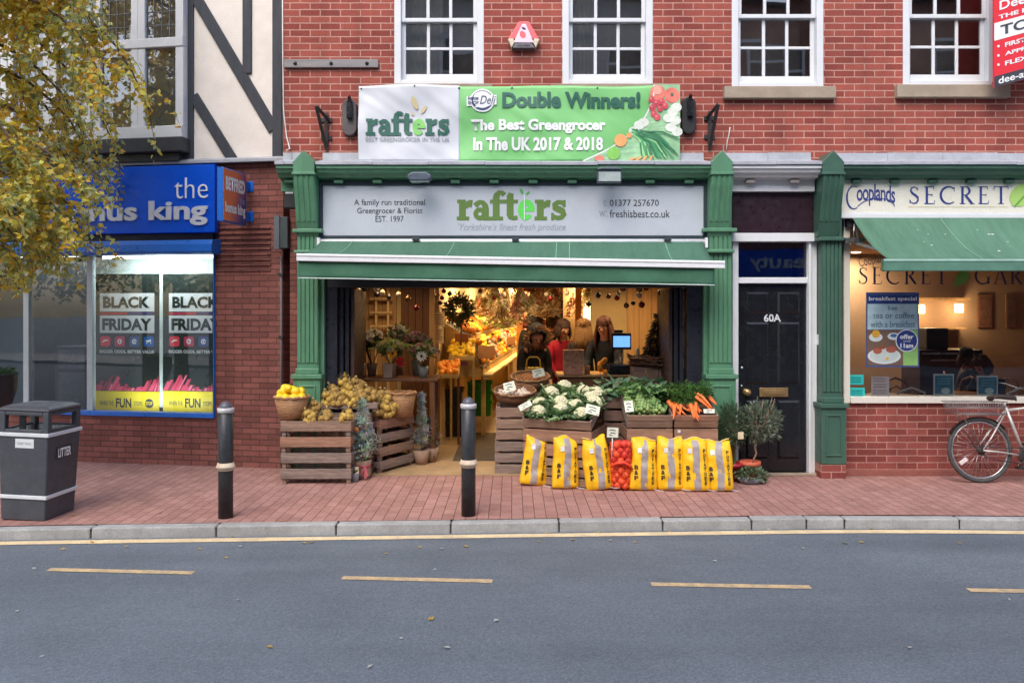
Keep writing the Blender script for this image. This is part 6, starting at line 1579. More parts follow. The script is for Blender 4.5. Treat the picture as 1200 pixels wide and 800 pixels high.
person('cashier with auburn hair looking down behind the till', at(711,1.75), 1.75, rz=R(-25), H=1.70, coat=(30,36,46), hair=(88,46,34), style='long', lean=.12, head=.3, arms=((.5,.9),(.5,.9)))

# ================================================================== INSIDE THE GREENGROCER
M_lamp = mat('warm_lamp_glow', (1,.78,.45), .5, emit=6.0, var=0, fine=0)
def ceil_light(x, y, z, W, lab, size=.5, col=(1,.70,.36), tilt=(0,0,0)):
    t = thing('ceiling_light', lab, 'light', (x,y,z), group='warm lamps on the shop ceiling')
    MB().lathe([(.06,-.02),(.07,.0),(.07,.12),(.05,.14),(0,.14)], n=16).build('housing', M_blackmat, t, world_coords=False)
    MB().lathe([(0,-.022),(.055,-.021)], n=16).build('bulb', M_lamp, t, world_coords=False)
    l = bpy.data.lights.new('lamp', 'AREA'); l.energy = W; l.size = size; l.color = col; l.spread = R(150)
    o = bpy.data.objects.new('lamp', l); COL.objects.link(o); o.parent = t; o.location = (0,0,-.06); o.rotation_euler = tilt
    return t
Lw_ = 'warm black ceiling lamp over the shop floor'
for (x, y, W) in ((-.2,3.2,30),(.1,5.2,30),(.4,7.6,36),(.6,10.5,36),(1.3,4.6,26),(1.6,1.5,7),(.4,1.6,8),(-1.5,1.0,5)):
    ceil_light(x, y, 2.46, W, Lw_, tilt=(0, R(25) if x < .7 and y > 2 else 0, 0))

fruit_root = {}
def proto(name, mk, m, lab, cat, group):
    q = MB(); mk(q); o = q.build(name, m, None); tag(o, lab, cat, group); o['_used'] = False; return o
def put(o, loc, rot=None, sc=1.0, label=None):
    if rot is None: rot = (rnd.uniform(0,6),rnd.uniform(0,6),rnd.uniform(0,6))
    if not o['_used']:
        o['_used'] = True; o.location = loc; o.rotation_euler = rot; o.scale = [sc]*3
        if label: o['label'] = label
        return o
    return copy_tree(o, loc=loc, rot=rot, scale=[sc]*3, label=label)
M_or = mat('orange_peel', lin((244,150,34)), .45, var=.1, vs=20, bump=.3, bs=160)
M_ye = mat('lemon_peel', lin((250,206,40)), .42, var=.1, vs=15, bump=.3, bs=150)
M_gr = mat('green_apple_skin', lin((150,180,60)), .4, var=.2, vs=12)
M_rd = mat('red_pepper_skin', lin((196,60,36)), .3, var=.25, vs=14)
M_wh = mat('pale_root_skin', lin((226,204,168)), .6, var=.15, vs=14)
orange = proto('orange', lambda q: q.ball((0,0,0), .042, (1,1,.95), 12, 8), M_or, 'orange heaped on the upper tier of the fruit stand', 'orange', 'oranges on the fruit stand')
lemon_i = proto('lemon', lambda q: q.lathe([(0,-.05),(.012,-.045),(.03,-.028),(.036,0),(.03,.028),(.012,.045),(0,.05)], n=12), M_ye, 'yellow lemon in the end tray of the fruit stand', 'lemon', 'lemons on the fruit stand')
apple = proto('apple', lambda q: q.ball((0,0,0), .040, (1,1,.9), 12, 8), M_gr, 'green apple on the sloping fruit stand', 'apple', 'green apples on the fruit stand')
pepper = proto('pepper', lambda q: q.ball((0,0,0), .044, (1,.9,1.2), 12, 8, bump=.3), M_rd, 'red pepper on the sloping lower tier of the stand', 'pepper', 'red peppers on the fruit stand')
turnip = proto('turnip', lambda q: q.ball((0,0,0), .042, (1,1,.85), 12, 8, bump=.15), M_wh, 'pale turnip on the sloping lower tier of the stand', 'turnip', 'turnips on the fruit stand')
def mk_cab(q):
    q.ball((0,0,0), .06, (1,1,.9), 12, 8, bump=.2)
    for i in range(16): a = i*2.4; q.leaf((.03*math.cos(a),.03*math.sin(a),-.03), (math.cos(a),math.sin(a),.8+.3*(i%3)), (math.cos(a+1.5),math.sin(a+1.5),.2), .12, .10, fold=-.3)
cab_i = proto('lettuce', mk_cab, mat('lettuce_leaf', lin((158,176,66)), .55, var=.25, vs=16), 'leafy green lettuce on the upper tier of the stand', 'lettuce', 'lettuces on the fruit stand')

# the stand: frame runs back into the shop, tiers slope up to the wall
dirv = Vector((.086,1,0)).normalized(); perp = Vector((-dirv.y, dirv.x, 0))
A0 = Vector((-.43,2.35,0)); CT = Matrix(((dirv.x,perp.x,0,A0.x),(dirv.y,perp.y,0,A0.y),(0,0,1,0),(0,0,0,1)))     # local x = back into the shop, y = toward the wall
M_fst = mat('pale_stand_timber', lin((196,166,104)), .6, var=.15, vs=4, stretch=(.3,3,3))
t = thing('fruit_stand', 'long sloping wooden fruit stand running back along the shop wall', 'stand', tuple(A0))
L_s = 9.0
mb = MB(); mb.box(0,-.02,.90,L_s,.0,1.0); mb.build('front_panel', M_fst, t, xf=CT)
mb = MB(); mb.box(0,-.14,.90,L_s,-.021,.93); mb.box(0,-.10,.86,L_s,-.021,.885); mb.build('ledge', mat('light_ledge_timber', lin((214,190,130)), .6, var=.1), t, xf=CT, bevel=.004)
mb = MB(); E_ = ((0,.90),(0,.985),(.17,1.395),(.17,1.435),(.52,1.655),(.52,.90)); mb.add([(x_,a,b) for x_ in (-.02,0) for a, b in E_], [(0,1,2,3,4,5),(11,10,9,8,7,6)]+[(i,6+i,6+(i+1)%6,(i+1)%6) for i in range(6)]); mb.build('end_panel', M_fst, t, xf=CT)
for s_ in (.3,4.9,8.94):
    for w_ in (-.018,.44): mb = MB(); mb.box(s_,w_,.014,s_+.06,w_+.06,.895); mb.build('leg', M_fst, t, xf=CT)
mb = MB(); mb.quad((0,0,.99),(L_s,0,.99),(L_s,.17,1.40),(0,.17,1.40)); mb.quad((0,.17,1.44),(L_s,.17,1.44),(L_s,.52,1.66),(0,.52,1.66)); mb.build('tier', mat('dark_green_tray', (.03,.045,.03), .7), t, xf=CT)
mb = MB(); mb.box(0,-.02,.99,L_s,.02,1.04); mb.box(0,.15,1.40,L_s,.18,1.49); mb.build('tier_lip', mat('lip_timber', lin((150,122,70)), .6), t, xf=CT, bevel=.004)
def on_tier(up, s_, v): # s_ along, v 0..1 up the slope
    p = CT @ (Vector((s_, .17+.33*v, 1.46+.22*v)) if up else Vector((s_, .02+.13*v, 1.04+.36*v))); return p
for k in range(90):
    s_ = .08 + 2.4*rnd.random(); v = rnd.random(); put(orange, on_tier(True, s_, v) + Vector((0,0,.04+.03*rnd.random())))
for k in range(26):
    s_ = 2.3 + 1.4*rnd.random(); put(apple, on_tier(True, s_, rnd.random()) + Vector((0,0,.05)))
for k in range(34): put(cab_i, on_tier(True, 3.2 + 4.8*rnd.random(), rnd.random()) + Vector((0,0,.06)), sc=rnd.uniform(.8,1.2))
kinds = (orange, lemon_i, turnip, orange, lemon_i, turnip, pepper)
for k in range(190):
    s_ = .05 + 7.5*(k/190) + rnd.uniform(-.05,.05); o = kinds[int(s_*1.35) % 7] if rnd.random() < .75 else rnd.choice(kinds)
    put(o, on_tier(False, max(.05,s_), rnd.random()) + Vector((.03,0,.03)))
# end trays facing the street
t = thing('fruit_tray', 'yellow lit tray of lemons at the street end of the stand', 'tray', (PX(541,2.0),2.0,1.2))
def tray_box(x0, x1, y0, y1, z0, z1, m, par):
    mb = MB(); mb.quad((x0,y0,z0),(x1,y0,z0),(x1,y1,z1),(x0,y1,z1)); mb.box(x0,y0-.015,z0-.02,x1,y0,z0+.03); mb.build('tray', m, par)
ey = 2.0
tray_box(PX(526,ey), PX(556,ey), ey, ey+.3, PZ(420,ey), PZ(402,ey), M_fst, t)
mb = MB(); mb.box(PX(528,ey),ey-.02,PZ(428,ey),PX(548,ey),ey-.016,PZ(423.5,ey)); mb.build('price_strip', mat('plum_strip', lin((92,44,60)), .5), t)
for a in (527,554): mb = MB(); mb.box(PX(a,ey)-.015,ey+.24,.015,PX(a,ey)+.015,ey+.27,PZ(406,ey)); mb.build('support', M_fst, t)
for k in range(44): u, v = rnd.random(), rnd.random(); put(lemon_i, (PX(527,ey)+(PX(555,ey)-PX(527,ey))*u, ey+.01+.28*v, PZ(420,ey)+(PZ(402,ey)-PZ(420,ey))*v+.03))
ey = 1.7; t = thing('fruit_tray', 'low tray of oranges beside the flower table', 'tray', (PX(524,ey),ey,1.0))
tray_box(PX(511,ey), PX(538,ey), ey, ey+.25, PZ(441,ey), PZ(428,ey), M_fst, t)
for a in (512.5,536): mb = MB(); mb.box(PX(a,ey)-.015,ey+.2,.015,PX(a,ey)+.015,ey+.23,PZ(432,ey)); mb.build('support', M_bwood, t)
for k in range(22): u, v = rnd.random(), rnd.random(); put(orange, (PX(513,ey)+(PX(536,ey)-PX(513,ey))*u, ey+.01+.24*v, PZ(441,ey)+(PZ(428,ey)-PZ(441,ey))*v+.04), label='orange in the low tray beside the flower table')
# signs on the stand
for (a, b, c, d, Y, col, lab) in ((533,549,391,403,2.2,(150,84,40),'small brown price board on the upper edge of the fruit stand'),(560,580,405,420,2.25,(196,140,90),'tan oval price board leaning on the lower tier of the stand'),(594,604,394,404,3.4,(170,120,70),'tan price board further along the fruit stand')):
    t = thing('price_board', lab, 'sign', (PX((a+b)/2,Y),Y,PZ(d,Y))); mb = MB(); mb.box(PX(a,Y),Y,PZ(d,Y),PX(b,Y),Y+.012,PZ(c,Y)); mb.build('board', mat('board %d' % col[0], lin(col), .6), t, bevel=.01); mb = MB(); mb.box(PX((a+b)/2,Y)-.008,Y+.013,PZ(d,Y)-.15,PX((a+b)/2,Y)+.008,Y+.025,PZ(d,Y)); mb.build('stake', M_fst, t)
# wall notices
for (a, b, c, d, lab) in ((509,521,366,383,'upper paper notice on the cream wall'),(509,520,384,402,'lower paper notice on the cream wall')):
    t = thing('notice', lab, 'notice', (PX((a+b)/2,2.03),2.03,PZ(d,2.03))); mb = MB(); mb.box(PX(a,2.03),2.03,PZ(d,2.03),PX(b,2.03),2.036,PZ(c,2.03)); mb.build('paper', mat('cream_paper', lin((226,200,156)), .8), t)
    mb = MB(); [mb.box(PX(a+1.5,2.03),2.026,PZ(y_,2.03)-.004,PX(b-rnd.uniform(1,4),2.03),2.0285,PZ(y_,2.03)+.004) for y_ in [c+3+2.6*i for i in range(int((d-c-4)/2.6))]]; mb.build('print', mat('brown_print', lin((120,90,60)), .8), t)
# topiary wreath on a stem
Y = 2.14; t = thing('topiary_tree', 'dark round wreath tree on a short stem among the lemons', 'plant', (PX(540,Y),Y,PZ(412,Y)))
mb = MB(); mb.tube([(PX(540,Y),Y,PZ(412,Y)),(PX(541,Y),Y,PZ(374,Y))], .014, 8); mb.build('stem', M_bwood, t)
mb = MB(); mb.lathe([(.04,.0),(.055,.06),(.05,.06),(.045,.05),(0,.05)], (PX(540,Y),Y,PZ(412,Y)), 16); mb.build('pot', M_blackmat, t)
mb = MB(); cX, cZ = PX(538,Y), PZ(363,Y)
for k in range(1100):
    a = rnd.uniform(0,2*PI); b = rnd.uniform(0,2*PI); rr_ = .12 + .10*math.cos(b)*rnd.random(); p = Vector((cX + rr_*math.cos(a), Y + .07*math.sin(b)*rnd.random(), cZ + rr_*math.sin(a))); g = rnd.uniform(.5,1.3); mb.col = (.10*g,.10*g,.05*g); mb.leaf(p, (math.cos(a)+rnd.gauss(0,.8), rnd.gauss(0,.6), math.sin(a)+rnd.gauss(0,.8)), (rnd.gauss(0,1),rnd.gauss(0,1),rnd.gauss(0,1)), .08, .022)
mb.build('foliage', M_leaf, t)
# plastic crates
def plastic_crate(x, y, z, w, d, h, m, lab, rz=0, grp=None):
    t = thing('plastic_crate', lab, 'crate', (x,y,z), rz, grp)
    mb = MB(); a, b = w/2, d/2; k = .92; tk = .012
    vs = [(-a*k,-b*k,0),(a*k,-b*k,0),(a*k,b*k,0),(-a*k,b*k,0),(-a,-b,h),(a,-b,h),(a,b,h),(-a,b,h),(-a+tk,-b+tk,h),(a-tk,-b+tk,h),(a-tk,b-tk,h),(-a+tk,b-tk,h),(-a*k+tk,-b*k+tk,tk),(a*k-tk,-b*k+tk,tk),(a*k-tk,b*k-tk,tk),(-a*k+tk,b*k-tk,tk)]
    fs = [(3,2,1,0)]
    for j in range(4):
        jj = (j+1) % 4; fs += [(j,jj,4+jj,4+j),(4+j,4+jj,8+jj,8+j),(8+j,8+jj,12+jj,12+j)]
    fs.append((12,13,14,15)); mb.add(vs, fs); mb.build('tub', m, t, world_coords=False, bevel=.004)
    mb = MB(); e = .018
    for (x0,y0,x1,y1) in ((-a-e,-b-e,a+e,-b-.001),(-a-e,b+.001,a+e,b+e),(-a-e,-b,-a-.001,b),(a+.001,-b,a+e,b)): mb.box(x0,y0,h-.045,x1,y1,h)
    mb.build('rim', m, t, world_coords=False, bevel=.004); return t
M_gpl = mat('green_plastic', lin((24,132,44)), .35, var=.08); M_bpl = mat('black_crate_plastic', lin((26,32,32)), .4, var=.1)
Y = 5.0
for k in range(3): plastic_crate(PX(562,Y), Y, .014+.165*k if k else .014, .42, .36, .26, M_gpl, ('bottom bright green plastic crate of the stack on the shop floor','middle bright green plastic crate in the stack by the fruit stand','top bright green plastic crate of the stack by the fruit stand')[k], grp='green crates by the fruit stand')
Y = 2.75
for k in range(3): plastic_crate(PX(531,Y), Y, .014+.23*k, .28, .36, .225, M_bpl, ('bottom black plastic crate of the stack below the orange tray','middle black plastic crate of the stack below the orange tray','top black plastic crate of the stack below the orange tray')[k], grp='black crates below the orange tray')
# door mat
t = MB().box(PX(533,1.1),.75,.0145,PX(588,1.1),2.9,.026).build('door_mat', mat('brown_mat', lin((84,72,58)), .95, var=.15, bump=.4, bs=200), None, bevel=.004); tag(t, 'dark brown door mat on the tan shop floor', 'mat')

# flower table and bouquets
Y = .95
t = thing('flower_table', 'dark wooden bench of pots under the bouquets', 'table', (PX(462,Y),Y,.012))
x0, x1 = PX(404,Y), PX(515,Y); zt = PZ(441,Y)
mb = MB(); mb.box(x0,Y-.32,zt-.035,x1,Y+.3,zt); mb.build('tabletop', M_bwood, t, bevel=.006)
mb = MB(); mb.box(x0+.05,Y-.28,.34,x1-.05,Y+.28,.365); mb.build('lower_shelf', M_bwood, t, bevel=.005)
for a in (x0+.03, x1-.08):
    for b in (Y-.3, Y+.23): q = MB(); q.box(a,b,.0135,a+.05,b+.05,zt-.036); q.build('leg', M_bwood, t, bevel=.004)
def bouquet(pxx, top, zb, Y, lab, cols, greens, w=.16, potm=None, pot_h=.2, pot_r=.07, n=220, big=None):
    X = PX(pxx,Y); t = thing('bouquet', lab, 'bouquet', (X,Y,zb)); ht = PZ(top,Y)-zb
    mb = MB(); mb.lathe([(pot_r*.65,.001),(pot_r,pot_h),(pot_r*.9,pot_h),(pot_r*.8,pot_h-.04),(0,pot_h-.04)], n=18); mb.build('pot', potm, t, world_coords=False)
    f = MB(); g = MB()
    for k in range(n):
        a = rnd.uniform(0,2*PI); e = rnd.uniform(.0,1.2); rr_ = rnd.uniform(.3,1); p = Vector((w*rr_*math.cos(a)*math.sin(e), w*rr_*math.sin(a)*math.sin(e), pot_h + (ht-pot_h)*(.25+.7*rr_*math.cos(e*.8)))); s_ = rnd.uniform(.6,1.3); c = rnd.choice(greens); g.col = tuple(v*s_ for v in c)
        g.leaf(p, (math.cos(a)*.8,math.sin(a)*.8,rnd.uniform(-.3,1)), (rnd.gauss(0,1),rnd.gauss(0,1),rnd.gauss(0,1)), rnd.uniform(.05,.11), rnd.uniform(.02,.05))
    for k in range(12): a = rnd.uniform(0,2*PI); g.col = (.05,.07,.03); g.tube([(0,0,pot_h-.05),(w*.7*math.cos(a),w*.7*math.sin(a),ht*.85)], .004, 4)
    g.build('foliage', M_leaf, t, world_coords=False)
    for k in range(26):
        a = rnd.uniform(0,2*PI); e = rnd.uniform(.1,1.15); p = Vector((w*1.05*math.cos(a)*math.sin(e), -abs(w*1.05*math.sin(a)*math.sin(e)) if k % 3 else w*math.sin(a)*math.sin(e), pot_h + (ht-pot_h)*(.3+.65*math.cos(e*.9)))); c = rnd.choice(cols); fl(f, p, c, rnd.uniform(.022,.038))
    for (dx, dz, c, r_) in (big or ()): fl(f, Vector((dx,-w*.95,dz)), c, r_, True)
    f.build('flowers', M_leaf, t, world_coords=False)
def fl(f, p, c, r_, centre=False):
    d0 = Vector((p.x*1.2, p.y-.05, .12)).normalized(); u = d0.orthogonal().normalized(); w_ = d0.cross(u)
    for ring_, (nn, rr_, lift) in enumerate(((11,1.0,.15),(9,.75,.5),(6,.45,.9))):
        for i in range(nn): a = 2*PI*i/nn + ring_*.3; s_ = rnd.uniform(.8,1.15); f.col = tuple(min(.85,v*s_) for v in c); f.leaf(p, (u*math.cos(a)+w_*math.sin(a)) + d0*lift, d0, r_*rr_*1.3, r_*.7, fold=.1)
    if centre: f.col = (.09,.05,.02); f.ball(p + d0*.008, r_*.32, n=8, k=5)
G1 = ((.06,.09,.04),(.09,.13,.05),(.15,.18,.10)); G2 = ((.17,.24,.09),(.10,.16,.06),(.26,.32,.13))
M_potb = mat('taupe_pot', lin((140,116,100)), .6); M_potg = mat('grey_glass_vase', lin((120,124,120)), .15)
bouquet(436, 385, zt, Y+.05, 'dark green bouquet with pale flowers at the left of the bench', ((.6,.58,.52),(.3,.26,.24),(.5,.4,.4)), G1, .21, M_potb, .16)
bouquet(458, 398, zt, Y-.15, 'bouquet with a yellow gerbera and a red flower on the bench', ((.7,.6,.12),(.3,.4,.1),(.6,.55,.4)), G2, .21, M_potb, .17, big=((.05,.30,(.85,.42,.03),.05),(.14,.2,(.55,.02,.02),.055)))
bouquet(488, 388, zt, Y+.1, 'tall bouquet of dusky purple flowers at the back of the bench', ((.3,.14,.2),(.4,.24,.3),(.22,.1,.15)), G1, .19, M_potg, .2)
bouquet(496, 402, zt, Y-.2, 'white chrysanthemum bouquet at the right end of the bench', ((.75,.72,.66),(.6,.5,.5),(.5,.2,.25)), G2, .20, M_potg, .14, big=((.0,.27,(.8,.78,.7),.06),))
bouquet(468, 380, zt, Y+.22, 'loose bouquet of twigs and plum flowers behind the gerbera', ((.16,.08,.12),(.3,.3,.25)), G1, .14, M_potb, .2)
for (pxx, w_, c, lab) in ((421,.16,(140,118,104),'square taupe flower pot on the bench'),(455,.13,(150,128,112),'tapered taupe flower pot at the front of the bench')):
    t = thing('flower_pot', lab, 'pot', (PX(pxx,.72),.72,zt)); mb = MB(); mb.obox((0,0,.09), (w_*.75,w_*.75,.17), taper=1.3); mb.build('pot', mat('pot %d' % c[0], lin(c), .6), t, world_coords=False, bevel=.006)
# ladder-like lattice on the pine wall
t = thing('plant_ladder', 'pale wooden ladder rack against the pine boards', 'ladder', (PX(448,1.9),1.9,.012))
mb = MB()
for a in (441,455): mb.bar((PX(a,1.8),1.8,.02),(PX(a,1.95),1.95,2.2),.03,.04)
for y_ in (350,366,382,398): mb.box(PX(434,1.9),1.88,PZ(y_,1.9)-.012,PX(460,1.9),1.92,PZ(y_,1.9)+.012)
mb.build('ladder', mat('pale_ladder_wood', lin((214,178,126)), .6), t)

# baubles, each on its own thread from the ceiling
M_ba = {'black': mat('black_bauble', (.015,.012,.012), .12), 'red': mat('dark_red_bauble', lin((120,16,26)), .15, .3), 'cream': mat('cream_bauble', lin((226,208,176)), .2), 'bronze': mat('bronze_bauble', lin((120,84,52)), .2, .6)}
bp = {}
def bauble(a, b, r_, kind, Y):
    lab = kind.replace('black','glossy black') + ' bauble hanging from the shop ceiling'
    if kind not in bp:
        q = MB(); q.ball((0,0,0), .034, n=14, k=9); q.lathe([(.010,.032),(.010,.042),(0,.043)], n=8, m=1); q.tube([(0,0,.04),(0,0,.62)], .0012, 4, m=1); bp[kind] = q.build('bauble', [M_ba[kind], M_brass], None); tag(bp[kind], lab, 'bauble', kind+' baubles hung in the shop entrance'); bp[kind]['_used'] = False
    put(bp[kind], (PX(a,Y),Y,PZ(b,Y)), (0,0,0), r_)
for a, b, k in ((420,341,'cream'),(427,338,'black'),(441,339,'cream'),(442,345,'black'),(448,343,'cream'),(456,348,'black'),(467,345,'cream'),(478,350,'bronze'),(488,361,'red'),(516,355,'black'),(520,341,'red'),(527,344,'black'),(512,346,'bronze'),(518,349,'red'),(701,346,'black'),(713,347,'bronze'),(723,349,'red'),(725,344,'cream'),(730,338,'bronze'),(749,339,'bronze'),(749,346,'cream'),(742,355,'black'),(734,358,'bronze'),(752,357,'red'),(774,343,'black'),(757,337,'red'),(792,343,'cream'),(784,357,'red'),(786,350,'bronze'),(690,356,'black'),(640,345,'cream'),(645,350,'red'),(590,345,'cream'),(579,349,'red'),(563,341,'bronze'),(664,343,'cream')):
    bauble(a, b, rnd.uniform(.85,1.2), k, rnd.uniform(.45,1.1) if a < 505 or a > 695 else rnd.uniform(1.2,2.4))
# dried flower bunches under the ceiling
def mk_bunch(seed):
    r_ = random.Random(seed); q = MB(); pal = (((.55,.42,.22),(.42,.30,.14),(.60,.52,.36)),((.40,.12,.10),(.55,.45,.32),(.3,.2,.1)),((.30,.28,.10),(.5,.42,.2),(.62,.55,.42)))[seed % 3]
    for k in range(150):
        a = r_.uniform(0,2*PI); h = r_.random(); w = .03 + .11*h; g = r_.uniform(.6,1.25); q.col = tuple(v*g for v in r_.choice(pal)); p = Vector((w*math.cos(a)*r_.random(), w*math.sin(a)*r_.random(), -.06-.3*h)); q.leaf(p, (math.cos(a)*.7,math.sin(a)*.7,-1+.8*h), (r_.gauss(0,1),r_.gauss(0,1),r_.gauss(0,1)), r_.uniform(.04,.08), r_.uniform(.02,.04))
    q.col = (.2,.14,.07)
    for k in range(7): a = k*.9; q.tube([(0,0,0),(.05*math.cos(a),.05*math.sin(a),-.26)], .003, 4)
    q.tube([(0,0,0),(0,0,.3)], .002, 4); return q
bun = []
for s_, nm in ((0,'golden'),(1,'dusky red'),(2,'straw and green')):
    o = mk_bunch(s_).build('dried_flower_bunch', M_leaf, None); tag(o, nm + ' bunch of dried flowers hung under the shop ceiling', 'dried flowers', nm + ' dried bunches under the ceiling'); o['_used'] = False; bun.append(o)
for k in range(84):
    Y = rnd.uniform(2.2,9.5); a = rnd.uniform(552,690) if Y > 3.2 else rnd.uniform(556,650); b = rnd.uniform(322,346)
    put(rnd.choice(bun), (PX(a,Y),Y,PZ(b,Y)), (0,0,rnd.uniform(0,6)), rnd.uniform(.8,1.35))
# back shelves with jars, chalk sign, bright doorway
t = thing('jar_shelves', 'tall lit shelves of jars at the back of the shop', 'shelves', (PX(622,5.6),5.6,.012))
Y = 5.6; x0, x1 = PX(610,Y), PX(642,Y)
mb = MB(); mb.box(x0,Y,.013,x0+.04,Y+.3,2.35); mb.box(x1-.04,Y,.013,x1,Y+.3,2.35); mb.build('upright', M_pine, t)
for z in (.5,.9,1.3,1.66,1.98,2.3): q = MB(); q.box(x0+.041,Y+.01,z,x1-.041,Y+.3,z+.02); q.build('shelf', M_pine, t)
q = MB()
q.box(x0+.041,Y+.301,.02,x1-.041,Y+.31,2.32); q.build('back_board', mat('shelf_back', lin((150,90,60)), .7), t)
jr = proto('jar', lambda q: q.lathe([(.032,0),(.034,.09),(.026,.10),(.028,.125),(0,.126)], n=12), mat('amber_jar', lin((210,150,120)), .2, var=.3, vs=9), 'small jar on the lit back shelves', 'jar', 'jars on the back shelves')
for z in (1.32,1.68,2.0):
    for k in range(5): put(jr, (x0+.09+k*.085+rnd.uniform(-.01,.01), Y+.1, z+.001), (0,0,rnd.random()), rnd.uniform(.9,1.4))
t = thing('chalk_sign', 'black sign board hanging behind the shoppers', 'sign', (PX(650,4.8),4.8,1.9)); Y = 4.8
mb = MB(); mb.prism([(PX(637,Y),PZ(373,Y)),(PX(664,Y),PZ(373,Y)),(PX(664,Y),PZ(352,Y)),(PX(652,Y),PZ(345,Y)),(PX(637,Y),PZ(352,Y))], Y, Y+.02); mb.build('board', mat('slate_board', lin((38,34,34)), .8), t); mb = MB(); mb.tube([(PX(645,Y),Y+.01,PZ(350,Y)),(PX(645,Y),Y+.01,2.6)], .004, 5); mb.tube([(PX(658,Y),Y+.01,PZ(350,Y)),(PX(658,Y),Y+.01,2.6)], .004, 5); mb.build('cord', M_iron, t)
t = thing('back_window', 'small bright window at the back of the shop beside the till wall', 'window', (PX(691,4.5),4.6,1.5)); Y = 4.6
mb = MB(); mb.box(PX(683.5,Y),Y,PZ(378,Y),PX(697,Y),Y+.02,PZ(354,Y)); mb.build('pane', mat('daylit_frosted_pane', (.62,.74,.66), .4, emit=.55, var=.5, vs=9), t); mb = MB(); mb.box(PX(681.5,Y),Y-.02,PZ(380,Y),PX(683.4,Y),Y+.03,PZ(352,Y)); mb.box(PX(697.1,Y),Y-.02,PZ(380,Y),PX(699,Y),Y+.03,PZ(352,Y)); mb.box(PX(683.4,Y),Y-.02,PZ(354,Y),PX(697.1,Y),Y+.03,PZ(352,Y)); mb.box(PX(683.4,Y),Y-.02,PZ(380,Y),PX(697.1,Y),Y+.03,PZ(378,Y)); mb.build('frame', M_pine, t)
q = MB(); q.box(PX(660,4.66),4.66,.013,1.13,4.74,2.6); tag(q.build('partition_wall', M_cwall, None), 'cream partition wall holding the small back window', 'wall')
for (a, Y, lab) in ((609,4.0,'tall orange pine post in the middle of the shop'),(678,3.6,'orange pine post behind the blonde shopper')):
    q = MB(); q.box(PX(a-3.5,Y),Y,.013,PX(a+3.5,Y),Y+.1,2.6); tag(q.build('pine_post', mat('orange_pine', lin((190,126,54)), .6, var=.15), None, bevel=.006), lab, 'post')
# till, counter, bark basket and twig tree
t = thing('till_counter', 'wooden till counter in front of the cashier', 'counter', (PX(722,1.05),1.05,.012)); Y = 1.05
mb = MB(); mb.box(PX(655,Y),Y-.2,.013,PX(790,Y),Y+.3,PZ(437,Y)-.03); mb.build('cabinet', M_bwood, t, bevel=.006)
mb = MB(); mb.box(PX(652,Y),Y-.24,PZ(437,Y)-.0295,PX(793,Y),Y+.32,PZ(437,Y)); mb.build('worktop', M_pine, t, bevel=.006); zc = PZ(437,Y)
t = thing('till', 'black till with a lit blue customer screen', 'till', (PX(728,1.0),1.0,zc)); Y = 1.0
mb = MB(); mb.tube([(PX(728,Y),Y,zc+.001),(PX(728,Y),Y,PZ(410,Y))], .02, 10); mb.lathe([(.09,.001),(.085,.02),(0,.022)], (PX(728,Y),Y,zc), 18); mb.build('stand', M_steel, t)
mb = MB(); mb.box(PX(716.5,Y),Y-.02,PZ(409.5,Y),PX(739.5,Y),Y+.03,PZ(390,Y)); mb.box(PX(720,Y),Y-.005,PZ(389.8,Y),PX(730,Y),Y+.02,PZ(386.5,Y)); mb.build('monitor', M_blackmat, t, bevel=.006)
mb = MB(); mb.quad((PX(718.5,Y),Y-.021,PZ(406.5,Y)),(PX(738,Y),Y-.021,PZ(406.5,Y)),(PX(738,Y),Y-.021,PZ(393.5,Y)),(PX(718.5,Y),Y-.021,PZ(393.5,Y))); mb.build('screen', mat('blue_screen', lin((96,146,222)), .3, emit=.9, var=.35, vs=14), t)
mb = MB(); mb.box(PX(712,Y-.15),Y-.2,zc+.001,PX(748,Y-.15),Y+.1,zc+.12); mb.build('cash_drawer', M_black, t, bevel=.02)
# bark basket on a wooden block, twig christmas tree
Y = .75; xb = PX(768,Y); zb = PZ(441,Y)
t = thing('wooden_pedestal', 'upright wooden crate holding up the bark basket', 'crate', (xb,Y,.012))
mb = MB(); w = .30
for k in range(4): a = xb - w + k*.152; mb.box(a,Y-.22,.013,a+.145,Y-.2,zb+.1)
mb.box(xb-w,Y-.199,.013,xb-w+.02,Y+.25,zb+.1); mb.box(xb+w-.02,Y-.199,.013,xb+w,Y+.25,zb+.1); mb.box(xb-w,Y-.225,zb+.101,xb+w,Y+.25,zb+.125); mb.build('crate', M_crate_dk, t, bevel=.004)
zb2 = zb+.126
t = thing('bark_basket', 'round basket of woven bark and twigs on the wooden crate', 'basket', (xb,Y,zb2))
mb = MB(); mb.lathe([(.26,.001),(.33,.1),(.345,.105),(.30,.1),(.24,.03),(0,.03)], n=28)
for k in range(90): a = rnd.uniform(0,2*PI); z = rnd.uniform(.02,.12); r_ = .28+.4*z*.6; mb.tube([(r_*math.cos(a),r_*math.sin(a),z),((r_+.03)*math.cos(a+.25),(r_+.03)*math.sin(a+.25),z+rnd.uniform(-.02,.03)),(r_*math.cos(a+.5),r_*math.sin(a+.5),z)], .008, 5)
mb.build('bark', mat('bark_brown', lin((96,62,48)), .9, var=.35, vs=14, bump=.6, bs=40), t, world_coords=False)
t = thing('twig_tree', 'dark cone shaped twig christmas tree standing in the bark basket', 'tree', (PX(772,Y),Y+.05,zb2+.032)); ht = PZ(360,Y)-zb2-.03
mb = MB(); cols = ((.045,.035,.03),(.07,.05,.04),(.03,.03,.028))
